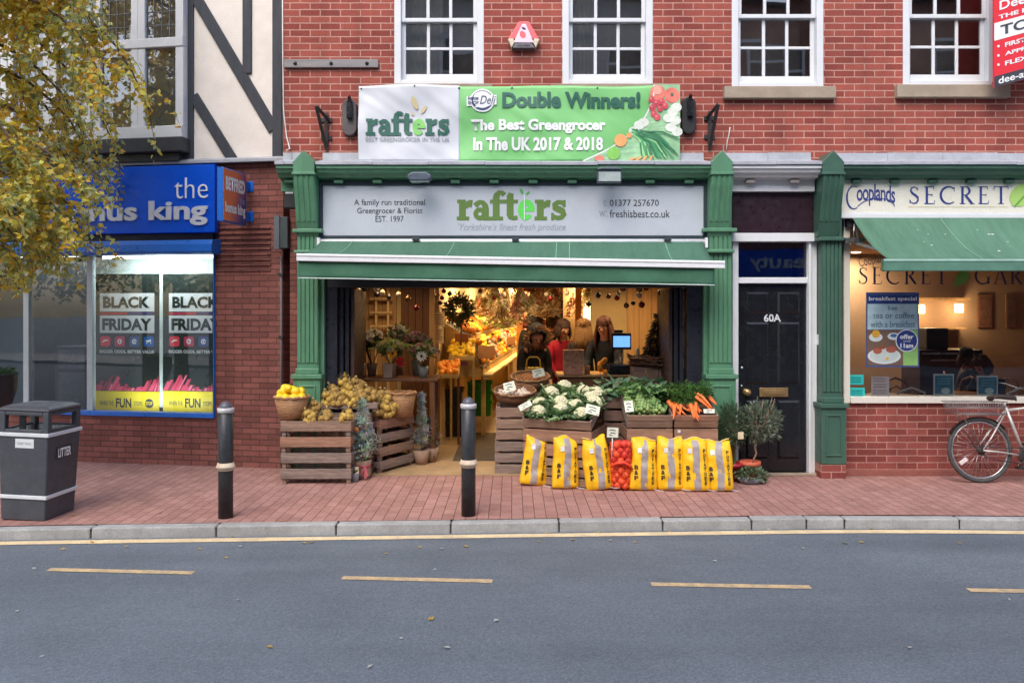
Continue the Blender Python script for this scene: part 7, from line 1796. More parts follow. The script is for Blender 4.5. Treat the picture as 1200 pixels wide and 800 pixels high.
for k in range(1500):
    h = 1 - math.sqrt(rnd.random()); h = min(.98, h*1.05); a = rnd.uniform(0,2*PI); r_ = .165*(1-h)*rnd.uniform(.5,1.08); mb.col = tuple(v*rnd.uniform(.6,1.6) for v in rnd.choice(cols)); mb.leaf((r_*math.cos(a),r_*math.sin(a),.05+h*(ht-.12)), (math.cos(a)*.8,math.sin(a)*.8,-.6+rnd.gauss(0,.3)), (rnd.gauss(0,1),rnd.gauss(0,1),rnd.gauss(0,1)), rnd.uniform(.05,.1), .018)
mb.col = (.05,.04,.03); mb.tube([(0,0,0),(0,0,ht*.9),(.005,0,ht)], [.02,.01,.004], 6); mb.build('twigs', M_leaf, t, world_coords=False)
t = thing('candle', 'short cream candle beside the twig tree', 'candle', (PX(747,Y),Y,zb2+.075)); MB().lathe([(.025,0),(.025,.14),(.02,.142),(0,.138)], n=14).build('wax', mat('cream_wax', lin((220,196,150)), .5), t, world_coords=False); MB().tube([(0,0,.138),(0,0,.155)], .002, 4).build('wick', M_black, t, world_coords=False)
# bags and small goods
Y = .85; t = thing('gift_bag', 'patterned tan paper bag with handles on the till counter', 'bag', (PX(672,Y),Y,zc+.001))
mb = MB(); mb.obox((0,0,.15), (.24,.12,.30), taper=1.06); mb.build('bag', mat('tan_patterned_paper', lin((206,160,124)), .7, var=.4, vs=26, dirt=(lin((150,60,50)), .8, 22)), t, world_coords=False, bevel=.004)
mb = MB()
for s_ in (-.05,.05): mb.tube([(-.06,s_,.29),(-.055,s_,.36),(0,s_,.39),(.055,s_,.36),(.06,s_,.29)], .006, 6)
mb.build('handle', M_wicker_dk, t, world_coords=False)
t = thing('fruit_net', 'small orange and black net of fruit beside the till', 'net', (PX(706,Y),Y,zc+.001)); mb = MB()
for k in range(7): mb.ball((rnd.uniform(-.04,.04),rnd.uniform(-.03,.03),.03+.03*k*.8), .034, n=9, k=6)
mb.build('fruit', M_or, t, world_coords=False)
t = thing('tin', 'small cylindrical tin on the till counter', 'tin', (PX(688,Y),Y,zc+.001)); MB().lathe([(.035,0),(.035,.1),(.03,.105),(0,.105)], n=16).build('tin', mat('brown_tin', lin((150,110,70)), .4), t, world_coords=False)

# ================================================================== INSIDE THE CAFE
def wall_lamp(a, b, Y, lab):
    t = thing('wall_lamp', lab, 'lamp', (PX(a,Y),Y+.1,PZ(b,Y))); MB().box(-.055,-.05,-.075,.055,.05,.075).build('lamp_shade', mat('lit_lamp_shade', (1,.72,.32), .5, emit=5.0, var=0, fine=0), t, world_coords=False, bevel=.01); MB().box(-.02,.051,-.02,.02,.11,.02).build('bracket', M_brass, t, world_coords=False)
    l = bpy.data.lights.new('lamp', 'POINT'); l.energy = 7; l.color = (1,.70,.40); l.shadow_soft_size = .1; o = bpy.data.objects.new('lamp', l); COL.objects.link(o); o.parent = t; o.location = (0,-.25,-.1)
wall_lamp(1082, 362, 4.8, 'lit wall lamp beside the breakfast poster in the cafe'); wall_lamp(1127.5, 361, 4.8, 'lit wall lamp on the cafe wall left of the pictures')
for (a, b, lab) in ((1003,296,'recessed ceiling spotlight nearest the cafe window corner'),(1021,317,'recessed ceiling spotlight above the large glass lettering'),(1012,323,'recessed ceiling spotlight deepest into the cafe'),(1150,300,'recessed ceiling spotlight over the cafe tables')):
    z = 2.79; d = F_PX*(z-CAM_H)/(HOR-b); Y = d-CAM_D
    t = thing('downlight', lab, 'light', ((a-600)*d/F_PX,Y,z)); MB().lathe([(0,-.004),(.06,-.004),(.075,0),(.075,.006)], n=16).build('lens', M_lamp, t, world_coords=False)
    l = bpy.data.lights.new('lamp', 'AREA'); l.energy = 34; l.size = .4; l.color = (1,.78,.54); o = bpy.data.objects.new('lamp', l); COL.objects.link(o); o.parent = t; o.location = (0,0,-.05)
for (a0, a1, lab) in ((1148,1165,'dark framed picture between the wall lamp and the cafe corner'),(1181,1194,'dark framed picture at the right edge of the cafe window')):
    Y = 4.9; t = thing('picture', lab, 'picture', (PX((a0+a1)/2,Y),Y+.05,PZ(384,Y))); mb = MB(); mb.box(PX(a0,Y),Y+.05,PZ(384,Y),PX(a1,Y),Y+.09,PZ(345,Y)); mb.build('frame', M_bwood, t, bevel=.008); mb = MB(); mb.box(PX(a0+2,Y),Y+.045,PZ(381,Y),PX(a1-2,Y),Y+.049,PZ(348,Y)); mb.build('print', mat('sepia_print', lin((96,62,44)), .7, var=.5, vs=8), t)
Y = 3.4; t = thing('serving_counter', 'dark cafe serving counter with a glass front behind the tables', 'counter', (PX(1110,Y),Y,.012)); mb = MB(); mb.box(PX(1078,Y),Y,.013,PX(1152,Y),Y+.6,1.22); mb.build('cabinet', mat('umber_counter', lin((58,42,36)), .4), t, bevel=.01)
mb = MB(); mb.box(PX(1080,Y),Y-.02,1.15,PX(1125,Y),Y-.001,1.18); mb.box(PX(1090,Y),Y-.02,1.05,PX(1150,Y),Y-.001,1.075); mb.build('strip', M_steel, t); mb = MB(); mb.box(PX(1090,Y),Y+.1,1.221,PX(1116,Y),Y+.5,1.55); mb.build('coffee_machine', M_iron, t, bevel=.02)
mb = MB(); mb.box(PX(1050,4.7),4.75,2.0,PX(1140,4.7),4.98,2.04); mb.box(PX(1085,4.7),4.75,1.5,PX(1135,4.7),4.98,1.53); tag(mb.build('wall_shelf', M_pine, None), 'pale shelves on the cafe back wall', 'shelf')
def cafe_chair(a, Y, rz, m, lab):
    t = thing('cafe_chair', lab, 'chair', (PX(a,Y),Y,.012), rz, 'bentwood cafe chairs')
    MB().lathe([(.0,.435),(.19,.435),(.2,.45),(.19,.465),(0,.465)], n=24).build('seat', m, t, world_coords=False)
    mb = MB(); mb.tube([(-.19,.15,.46),(-.2,.19,.7),(-.15,.22,.86),(0,.235,.92),(.15,.22,.86),(.2,.19,.7),(.19,.15,.46)], .014, 8); mb.build('back_hoop', m, t, world_coords=False)
    mb = MB(); mb.tube([(-.11,.17,.46),(-.115,.2,.66),(-.08,.215,.77),(0,.225,.81),(.08,.215,.77),(.115,.2,.66),(.11,.17,.46)], .011, 8); mb.build('inner_hoop', m, t, world_coords=False)
    for sx in (-1,1):
        for sy in (-1,1): q = MB(); q.tube([(sx*.14,sy*.14,.44),(sx*.19,sy*.19,.002)], .015, 8); q.build('leg', m, t, world_coords=False)
M_cw = mat('pale_chair_paint', lin((176,178,172)), .5); M_cb = mat('brown_chair_wood', lin((150,98,56)), .5)
def table(a, Y, lab):
    t = thing('cafe_table', lab, 'table', (PX(a,Y),Y,.012)); MB().lathe([(0,.72),(.36,.72),(.37,.735),(.36,.75),(0,.75)], n=28).build('tabletop', M_cb, t, world_coords=False); MB().lathe([(.2,.002),(.2,.02),(.03,.05),(.025,.7),(.1,.718),(0,.719)], n=16).build('pedestal', M_blackmat, t, world_coords=False)
for a, Y, rz, m, lab in ((1058,.62,R(178),M_cw,'pale bentwood chair with its hoop back against the cafe window'),(1062,1.55,R(10),M_cb,'brown bentwood chair facing the first cafe table'),(1178,.62,R(190),M_cw,'pale bentwood chair behind the bicycle saddle'),(1012,1.0,R(90),M_cb,'brown bentwood chair in the corner of the cafe'),(1120,1.9,R(-80),M_cb,'brown bentwood chair beside the framed cards')): cafe_chair(a, Y, rz, m, lab)
table(1048,1.1,'round brown table behind the teal stickers'); table(1140,1.35,'round brown table behind the framed cards')
person('cafe customer in a navy coat leaning over a table', PX(1168,1.6), 1.6, z=-.02, rz=R(-70), seated=True, coat=(22,26,44), hair=(36,30,30), style='bob', lean=.35, head=.3, arms=((.7,.9),(.7,1.1)))
person('seated cafe customer in dark brown at the far table', PX(1128,2.6), 2.6, z=-.02, rz=R(60), seated=True, coat=(52,34,30), hair=(40,28,24), style='bob', lean=.1, arms=((.6,.9),(.6,.9)))
cafe_chair(1166,1.66,R(-70),M_cb,'brown chair under the customer in the navy coat'); cafe_chair(1128,2.66,R(60),M_cb,'brown chair under the customer in dark brown')

# things stuck to the cafe glass
yg = -.012
M_card = mat('card_white', lin((206,214,216)), .6)
t = thing('window_poster', 'large blue and white breakfast poster on the cafe glass', 'poster', (PX(1047,yg),0,PZ(430,yg)))
yp = -.006; X_ = lambda a: PX(a,yp); Z_ = lambda b: PZ(b,yp)
mb = MB(); mb.box(X_(1015),yp,Z_(430),X_(1077),-.002,Z_(342.5)); mb.build('sheet', mat('blue_border', lin((66,82,134)), .5), t)
def rect(a, b, c, d, m, nm, k=0): q = MB(); q.quad((X_(a),yp-.002-k,Z_(d)),(X_(b),yp-.002-k,Z_(d)),(X_(b),yp-.002-k,Z_(c)),(X_(a),yp-.002-k,Z_(c))); return q.build(nm, m, t)
rect(1016.5,1075.5,346,355.5,mat('navy_band', lin((36,60,128)), .5),'headline_band'); rect(1016.5,1075.5,356,386,mat('pale_blue_panel', lin((176,206,216)), .5),'text_panel'); rect(1016.5,1058,386.5,428,mat('brown_table_print', lin((116,92,76)), .5),'food_photo'); rect(1058.2,1075.5,386.5,428,mat('lime_panel', lin((140,190,108)), .5),'green_panel')
yl = yp-.005
def pl(s, a, b, c, d, m, **k): letters(s, X_(a), X_(b), Z_(d), Z_(c), yl, m, t, **k)
pl('breakfast special', 1018, 1074, 347.5, 353.5, M_white_txt, bold=.02); tl_ = mat('teal_grey_lettering', lin((84,112,134)), .5, var=0, fine=0)
pl('free', 1040, 1051, 358, 363.5, tl_); pl('tea or coffee', 1023, 1071, 366, 373, tl_); pl('with a breakfast', 1020, 1072, 376, 383.5, tl_)
mb = MB(); yq_ = yl
for (cx, cy, rx, rz_, m_) in ((1036,417,.185,.09,0),(1036,416,.165,.075,1),(1026,395,.075,.05,0),(1047,394,.07,.04,0)): disc(mb, X_(cx), Z_(cy), rx, rz_, yq_ - .0005*len(mb.f), m_, 22)
for (cx, cy, rx, rz_, m_) in ((1028,411,.05,.035,2),(1044,409,.06,.04,2),(1039,420,.05,.028,1),(1039,420,.02,.016,3),(1026,391,.045,.045,3),(1047,393,.04,.02,4),(1033,407,.04,.02,5)): disc(mb, X_(cx), Z_(cy), rx, rz_, yq_ - .0005*len(mb.f), m_, 14)
mb.build('breakfast_print', [mat('plate_print', lin((214,222,222)), .5), mat('egg_white_print', lin((196,208,204)), .5), mat('bacon_print', lin((168,92,74)), .5), mat('juice_print', lin((222,170,60)), .5), mat('blue_cup_print', lin((70,110,160)), .5), mat('sausage_print', lin((140,80,54)), .5)], t)
mb = MB(); disc(mb, X_(1062), Z_(399), .125, .125, yl-.006, 0, 26); disc(mb, X_(1062), Z_(399), .115, .115, yl-.007, 1, 26); mb.build('offer_disc', [M_white_txt, MATS['navy_band']], t)
letters('offer', X_(1054), X_(1070), Z_(397), Z_(391.5), yl-.009, M_white_txt, t, bold=.03); letters('until', X_(1058), X_(1066), Z_(400.5), Z_(398), yl-.009, M_white_txt, t); letters('11am', X_(1054.5), X_(1069.5), Z_(407.5), Z_(402), yl-.009, M_white_txt, t, bold=.03)
for (a, b, c, d, lab) in ((995.5,1012,439,450.5,'teal sticker, upper one in the cafe window corner'),(996,1013.5,454,464.3,'teal sticker, lower one in the cafe window corner')):
    t = thing('sticker', lab, 'sticker', (X_((a+b)/2),0,Z_(d))); mb = MB(); mb.box(X_(a),yp,Z_(d),X_(b),-.002,Z_(c)); mb.build('sticker', mat('teal_vinyl', lin((42,178,172)), .45), t)
    mb = MB(); [mb.quad((X_(a+2),yp-.002,Z_(c+q+1)),(X_(b-3),yp-.002,Z_(c+q+1)),(X_(b-3),yp-.002,Z_(c+q)),(X_(a+2),yp-.002,Z_(c+q))) for q in (3,5.5,8)]; mb.build('print', mat('dark_teal_print', lin((20,112,112)), .5), t)
t = thing('notice', 'grey typed notice beside the teal stickers', 'notice', (X_(1031),0,Z_(464))); mb = MB(); mb.box(X_(1021),yp,Z_(464.2),X_(1042),-.002,Z_(441)); mb.build('paper', mat('grey_film', lin((112,106,108)), .6), t)
mb = MB(); [mb.quad((X_(1023),yp-.002,Z_(y_+.9)),(X_(1040-rnd.uniform(0,5)),yp-.002,Z_(y_+.9)),(X_(1040),yp-.002,Z_(y_)),(X_(1023),yp-.002,Z_(y_))) for y_ in (443,446,450,453,457,460)]; mb.build('print', mat('brown_grey_print', lin((70,62,64)), .6), t)
for (a, b, c, lab) in ((1094,1118,438,'framed teal card leaning on the sill left of the bicycle basket'),(1145,1169.5,440,'framed teal card leaning on the sill above the bicycle basket')):
    Yk = .045; t = thing('menu_card', lab, 'card', (PX((a+b)/2,Yk),Yk,gz0+.001)); mb = MB(); mb.box(PX(a,Yk),Yk,gz0+.002,PX(b,Yk),Yk+.012,PZ(c,Yk)); mb.build('frame', M_card, t, bevel=.002)
    mb = MB(); mb.quad((PX(a+1.6,Yk),Yk-.002,gz0+.02),(PX(b-1.6,Yk),Yk-.002,gz0+.02),(PX(b-1.6,Yk),Yk-.002,PZ(c+1.8,Yk)),(PX(a+1.6,Yk),Yk-.002,PZ(c+1.8,Yk))); mb.build('print', mat('teal_card_print', lin((56,122,146)), .5, var=.3, vs=14), t)
    mb = MB(); disc(mb, PX((a+b)/2+2,Yk), gz0+.055, .05, .035, Yk-.004, 0); [mb.quad((PX(a+4,Yk),Yk-.004,PZ(c+y_+1,Yk)),(PX(b-4,Yk),Yk-.004,PZ(c+y_+1,Yk)),(PX(b-4,Yk),Yk-.004,PZ(c+y_,Yk)),(PX(a+4,Yk),Yk-.004,PZ(c+y_,Yk)), m=1) for y_ in (5,8,11)]; mb.build('artwork', [mat('pale_cup_print', lin((190,210,214)), .5), mat('mid_teal_print', lin((120,170,186)), .5)], t)
# lettering on the cafe glass
t = thing('window_lettering', 'dark navy lettering across the top of the cafe glass', 'lettering', (PX(1100),-.004,PZ(332)))
M_gl = mat('glass_navy_lettering', lin((36,38,76)), .5, var=0, fine=0)
caps_word('SECRET', PX(1006), PX(1112), PZ(333), PZ(313), -.006, M_gl, t); caps_word('GARDEN', PX(1142), PX(1258), PZ(333), PZ(313), -.006, M_gl, t)
letters('Cooplands', PX(1006), PX(1042), PZ(313), PZ(298), -.006, M_gl, t, rot=R(12))
mb = MB(); mb.poly([(PX(a), -.006, PZ(b)) for a, b in ((1117,336),(1120,322),(1132,314),(1137,324),(1130,333))][::-1]); mb.build('leaf_emblem', mat('glass_leaf', lin((104,150,60)), .5), t)
# ================================================================== PRODUCE DISPLAY ON THE PAVEMENT
def big_leaf(mb, p, d, up, L, W, curl=.6, n=5, wave=.0):
    p = Vector(p); d = Vector(d).normalized(); up = Vector(up); r = d.cross(up).normalized(); up = r.cross(d)
    prev = None
    for i in range(n+1):
        t = i/n; w = W*(math.sin(PI*min(.98, t*.86+.10))**.75)*.5; c = p + d*(L*t) - up*(curl*L*t*t) ; k = wave*math.sin(t*11)
        a, m_, b = c - r*w + up*(w*.35+k), c, c + r*w + up*(w*.35-k)
        if prev: mb.quad(prev[0],prev[1],m_,a); mb.quad(prev[1],prev[2],b,m_)
        prev = (a, m_, b)

def tray(name, lab, x, y, z, rz, w, d, h, m, grp):
    """bulb tray: four posts, four boards and a slatted bottom, standing on its posts"""
    t = thing(name, lab, 'crate', (x,y,z), rz, grp)
    P = .045
    for sx in (-1,1):
        for sy in (-1,1): q = MB(); q.box(sx*w/2, sy*d/2-.0, .001, sx*(w/2-P), sy*(d/2-P), h-.004); q.build('post', m[1], t, world_coords=False, bevel=.004)
    zb, zt = h*.32, h-.006
    for sy in (-1,1): q = MB(); q.box(-w/2-.01, sy*(d/2+.001), zb, w/2+.01, sy*(d/2+.016), zt+rnd.uniform(-.003,.001)); q.build('board', m[0], t, world_coords=False, bevel=.004)
    for sx in (-1,1): q = MB(); q.box(sx*(w/2+.0005), -d/2, zb+.02, sx*(w/2+.013), d/2, zt-.008); q.build('board', m[0], t, world_coords=False, bevel=.004)
    q = MB(); n = max(4, int(w/.085))
    for k in range(n): a = -w/2 + .012 + (w-.024)*k/n; q.box(a, -d/2+.002, zb-.012, a+(w-.024)/n*.66, d/2-.002, zb-.002)
    q.build('slatted_base', m[2], t, world_coords=False)
    return t
def crate(lab, x, y, z, rz, w, d, h, ns, m, grp=None, tilt=0.0, roll=0.0, rows=None):
    t = thing('wooden_crate', lab, 'crate', (x,y,z), rz, grp, rot=(tilt,roll,rz) if (tilt or roll) else None)
    P = .04; th = .012
    for sx in (-1,1):
        for sy in (-1,1): q = MB(); q.box(sx*(w/2-.001), sy*(d/2-.001), .001, sx*(w/2-P), sy*(d/2-P), h-.002); q.build('post', m[1], t, world_coords=False, bevel=.003)
    sh = h/ns
    for sy in (-1,1):
        q = MB()
        for k in range(ns): q.box(-w/2-th, sy*d/2, k*sh+.008+rnd.uniform(0,.004), w/2+th, sy*(d/2+th), (k+1)*sh-.012+rnd.uniform(-.004,.004))
        q.build('side', m[0], t, world_coords=False, bevel=.003)
    for sx in (-1,1):
        q = MB()
        for k in range(ns): q.box(sx*w/2, -d/2+.001, k*sh+.010, sx*(w/2+th), d/2-.001, (k+1)*sh-.02)
        q.build('side', m[0], t, world_coords=False, bevel=.003)
    q = MB(); q.box(-w/2+.001,-d/2+.001,.012,w/2-.001,d/2-.001,.024); q.build('base', m[0], t, world_coords=False)
    return t
WA = (M_wood, M_wood2, M_wood3); WB = (M_wood2, M_wood, M_wood2); WC = (M_wood3, M_wood, M_wood2); WD = (M_crate_dk, M_crate_dk, M_crate_dk)

# left stack of four trays
Yf = -.50; dd = .285; h = .1675; x0, x1 = PX(328,Yf), PX(411,Yf)
nm = ('bottom tray','second tray from the bottom','third tray from the bottom','top tray')
for k in range(4):
    tray('bulb_tray', nm[k] + ' of the stack beneath the lemon basket', (x0+x1)/2+rnd.uniform(-.005,.005), Yf+dd/2+.016, .001+k*h, R(rnd.uniform(-.6,.6)), x1-x0-.02, dd-.034, h, (WB,WB,WC,WA)[k], 'stacked bulb trays by the brick pier')
ztl = .001+4*h
# right stack, turned toward the doorway
A = Vector((-1.467,.0)); Bp = Vector((-1.17,.54)); fd = (Bp-A).normalized(); nrm = Vector((-fd.y, fd.x)); wid = (Bp-A).length; ang = math.atan2(fd.y, fd.x)
cen = (A+Bp)/2 + nrm*.21
h2 = .152
for k in range(4):
    tray('bulb_tray', nm[k] + ' of the slanting stack beside the frosted fir', cen.x, cen.y, .001+k*h2, ang+R(rnd.uniform(-.8,.8)), wid, .40, h2, (WB,WA,WB,WC)[k], 'stacked bulb trays by the doorway')
ztr = .001+4*h2
# two crates behind carrying the heap of nets
xa, xb_ = PX(380,.0), PX(442,.0); zh = PZ(482,-.15)
crate('lower old crate under the heap of netted fruit', (xa+xb_)/2-.05, .02, .001, 0, xb_-xa-.03, .30, zh/2-.002, 3, WD); crate('upper old crate holding up the heap of netted fruit', (xa+xb_)/2-.05, .02, zh/2, 0, xb_-xa-.03, .30, zh/2, 3, WB)
tray('bulb_tray', 'worn shallow tray holding the heap of netted fruit', (xa+xb_)/2-.02, .0, zh+.001, R(3), xb_-xa+.06, .34, .10, WB, None)
# net bags
M_kiwi = mat('olive_russet_fruit', lin((184,146,72)), .6, var=.3, vs=22, fine=.15, dirt=(lin((112,88,42)), .6, 30))
M_kiwi2 = mat('yellow_olive_fruit', lin((210,172,78)), .55, var=.25, vs=22, dirt=(lin((130,108,40)), .5, 30))
M_net = mat('net_mesh', lin((176,150,96)), .6)
def mk_net(seed, m):
    r_ = random.Random(seed); q = MB(); n = 11
    for k in range(n):
        a = r_.uniform(0,6.28); lv = k % 3; rr_ = .052 if lv == 0 else .045 if lv == 1 else .018; q.ball((rr_*math.cos(k*2.4)*1.15, rr_*math.sin(k*2.4), .034+lv*.042), r_.uniform(.032,.038), (1,1,r_.uniform(.95,1.15)), 10, 7, bump=.12, seed=seed*7+k)
    return q
nets = []
for s_ in range(4):
    t = thing('net_bag', 'net bag of olive yellow fruit', 'net bag', (0,0,0)); mk_net(s_, None).build('fruit', M_kiwi if s_ % 2 else M_kiwi2, t, world_coords=False)
    q = MB()
    for k in range(10): a = 2*PI*k/10; q.tube([(.088*math.cos(a),.08*math.sin(a),.02),(.094*math.cos(a+.2),.086*math.sin(a+.2),.07),(.06*math.cos(a+.4),.055*math.sin(a+.4),.135),(.005,0,.17)], .0016, 4)
    for z, r_ in ((.03,.092),(.06,.096),(.09,.086),(.12,.07)): q.tube([(r_*math.cos(2*PI*i/14), r_*.92*math.sin(2*PI*i/14), z) for i in range(14)], .0014, 4, closed=True)
    q.tube([(.005,0,.165),(.012,.004,.195)], [.008,.014], 6); q.build('net', M_net, t, world_coords=False); t['_used'] = False; nets.append(t)
def net(a, b, Y, lab, grp=None, sc=1.0):
    o = nets[rnd.randrange(4)]; X, Z = PX(a,Y), PZ(b,Y); z = Z-.08*sc
    r_ = (rnd.uniform(-.5,.5),rnd.uniform(-.5,.5),rnd.uniform(0,6))
    if o['_used']:
        o = copy_tree(o, loc=(X,Y,z), rot=r_, scale=[sc]*3, label=lab)
        if 'group' in o: del o['group']
    else: o['_used'] = True; o.location = (X,Y,z); o.rotation_euler = r_; o.scale = [sc]*3; o['label'] = lab
    if grp: o['group'] = grp
g1, l1 = 'net bags heaped on the raised tray', 'net bag of olive yellow fruit in the heap above the trays'
for a, b, Y in ((398,443,.05),(391,446,.08),(383,455,.02),(394,457,-.05),(405,456,-.03),(414,449,.06),(425,451,.08),(385,465,-.12),(397,467,-.14),(410,466.5,-.13),(424,464.5,-.08),(436,461,.0),(373,465,-.08),(402,449,.1),(419,458,.0)): net(a, b, Y, l1, g1, 1.0)
net(369,475,-.26,'net bag leaning against the lemon basket',None,.95); net(365,486,-.40,'net bag in front of the lemon basket',None,.92); net(381,486.5,-.42,'net bag in the middle of the top tray',None,.92); net(405,486.5,-.42,'lone net bag at the right end of the top tray',None,.92)
g2, l2 = 'net bags beside the empty wicker basket', 'net bag of yellow fruit piled beside the empty wicker basket'
for a, b, Y in ((449,464,.2),(458,463,.3),(446,471,.12),(444,481,.06),(455,478,.14),(464,476,.2),(452,468,.2),(462,470,.28)): net(a, b, Y, l2, g2, .95)

# wicker baskets
def basket(lab, x, y, z, r0, r1, h, m, rot=None, sy=1.0, name='wicker_basket', rimr=.012):
    t = thing(name, lab, 'basket', (x,y,z), 0, None, rot)
    q = MB(); q.lathe([(r0,.001),((r0*.55+r1*.45),h*.45),(r1,h),(r1-.014,h),((r0*.55+r1*.45)-.014,h*.45),(r0-.012,.02),(0,.02)], n=32, sy=sy); q.build('body', m, t, world_coords=False)
    q = MB(); n = 36
    for o_ in (0, PI/2): q.tube([((r1-.004+.006*math.cos(i*2.1+o_))*math.cos(2*PI*i/n), sy*(r1-.004+.006*math.cos(i*2.1+o_))*math.sin(2*PI*i/n), h+.007*math.sin(i*2.1+o_)) for i in range(n)], rimr, 7, closed=True)
    q.build('rim', m, t, world_coords=False); return t
Yb = -.34; xb = PX(342,Yb); basket('honey wicker basket full of yellow lemons on the bulb trays', xb, Yb, ztl+.001, .135, .185, .235, M_wicker)
lemon = proto('lemon', lambda q: q.lathe([(0,-.062),(.010,-.057),(.022,-.048),(.040,-.028),(.046,0),(.040,.028),(.022,.048),(.010,.057),(0,.060)], n=16), M_ye, 'yellow lemon heaped in the wicker basket by the brick pier', 'lemon', 'lemons in the wicker basket')
for dx, dy, dz in ((-.11,-.05,.24),(-.04,-.11,.24),(.05,-.10,.24),(.11,-.03,.245),(.0,.0,.25),(-.09,.06,.25),(.08,.07,.25),(0,.11,.25),(-.07,-.03,.30),(.045,-.035,.305),(-.01,.05,.31),(.09,.02,.30),(-.12,.01,.28),(-.03,-.05,.335),(-.08,.03,.33)):
    put(lemon, (xb+dx, Yb+dy, ztl+dz-.005), (rnd.uniform(0,3),rnd.uniform(1.2,1.9),rnd.uniform(0,6)))
Yb = .33; basket('empty tall wicker basket on the slanting tray stack', PX(471,Yb), Yb, ztr+.001, .12, .165, .27, M_wicker)

# frosted little fir in hessian with a ribbon
def spiky(mb, c, H, Rr, n, cols, seed, top=.05, droop=.2):
    r_ = random.Random(seed)
    for k in range(n):
        h = r_.random()**.8; a = r_.uniform(0,2*PI); rad = Rr*(1-h*.92)*r_.uniform(.35,1.0)
        p0 = Vector((c[0], c[1], c[2]+H*h*.9)); d = Vector((math.cos(a), math.sin(a), .55-.2*r_.random()+h*.8)).normalized(); L = max(.03, rad)
        col = r_.choice(cols); mb.col = tuple(v*r_.uniform(.7,1.25) for v in col)
        s_ = p0 + d*L*.3
        mb.tube([p0, p0+d*L], [.004,.002], 4, caps=False)
        for j in range(9):
            f_ = .25 + .75*j/8; q = p0 + d*L*f_; aa = j*2.4; u = d.orthogonal().normalized(); w_ = d.cross(u); nd = (d*.8 + u*math.cos(aa) + w_*math.sin(aa)); mb.leaf(q, nd, u, r_.uniform(.035,.06), .013)
Yt = -.17; X, Y = PX(425,Yt), Yt
t = thing('fir_tree', 'small frosted fir in a hessian wrapped pot with a red ribbon', 'plant', (X,Y,.001))
mb = MB(); mb.tube([(0,0,.12),(0,0,.84)], [.012,.004], 6); mb.build('stem', M_bwood, t, world_coords=False)
mb = MB(); spiky(mb, (0,0,.17), .72, .27, 380, ((.68,.74,.68),(.50,.60,.50),(.80,.82,.78),(.32,.42,.32)), 3); mb.build('foliage', M_leaf, t, world_coords=False)
mb = MB(); mb.lathe([(.075,.001),(.095,.05),(.085,.13),(.10,.19),(.08,.2),(.06,.16),(0,.15)], n=18); mb.build('hessian_wrap', mat('hessian', lin((160,132,112)), .95, var=.2, bump=.5, bs=120), t, world_coords=False)
mb = MB(); mb.lathe([(.088,.12),(.094,.13),(.092,.15),(.087,.155)], n=18)
for a in ((-.5,.6),(.15,.9),(.4,.7)): mb.bar((.04,-.09,.14),(.04+a[0]*.09,-.12,.14-.14*a[1]),.022,.004,up=(0,1,0))
mb.build('ribbon', mat('pink_red_ribbon', lin((176,82,92)), .6), t, world_coords=False)
mb = MB(); mb.lathe([(.0,-.006),(.028,-.006),(.028,.006),(0,.006)], (-.045,-.135,.55), 14, mat=Matrix.Rotation(R(80),4,'X')); mb.build('orange_slice', mat('dried_orange', lin((206,120,62)), .7), t, world_coords=False)
X2 = PX(416,-.35)
t = thing('flower_pot', 'small pale blue pot with a tag at the foot of the fir', 'pot', (X2,-.35,.001)); MB().lathe([(.035,0),(.048,.085),(.05,.09),(.04,.085),(0,.07)], n=18).build('pot', mat('pale_blue_pot', lin((172,190,200)), .5, dirt=(lin((90,100,110)), .6, 25)), t, world_coords=False)
mb = MB(); mb.box(.005,-.03,.09,.045,-.022,.16); mb.build('tag', mat('cream_tag', lin((214,196,160)), .7), t, world_coords=False); mb = MB()
for k in range(40): a = rnd.uniform(0,6.28); mb.col = (.10,.15,.06); mb.leaf((.02*math.cos(a),.02*math.sin(a),.08), (math.cos(a),math.sin(a),1.5), (0,1,.3), rnd.uniform(.04,.08), .018)
mb.build('plant', M_leaf, t, world_coords=False)
# frosted shrubs in the doorway
for (a, b, top, Y, n, lab, cols, rr_) in ((494,545,458,.56,170,'tall frosted grey shrub beside the slanting trays',((.58,.63,.63),(.42,.48,.46),(.70,.72,.74)),.17),(505,543,490,.72,130,'lower dark fir bush with silvery tips in the doorway',((.07,.11,.06),(.2,.22,.18),(.36,.38,.38)),.19)):
    X = PX(a,Y); H = PZ(top,Y); t = thing('frosted_shrub', lab, 'plant', (X,Y,.014)); mb = MB(); mb.tube([(0,0,.1),(0,0,H*.9)], [.012,.004], 6); mb.build('stem', M_bwood, t, world_coords=False)
    mb = MB(); spiky(mb, (0,0,.16), H-.16, rr_, n, cols, int(a)); mb.build('foliage', M_leaf, t, world_coords=False)
    mb = MB(); mb.lathe([(.07,.001),(.10,.17),(.09,.17),(.08,.13),(0,.13)], n=16); mb.build('pot', MATS['hessian'], t, world_coords=False)

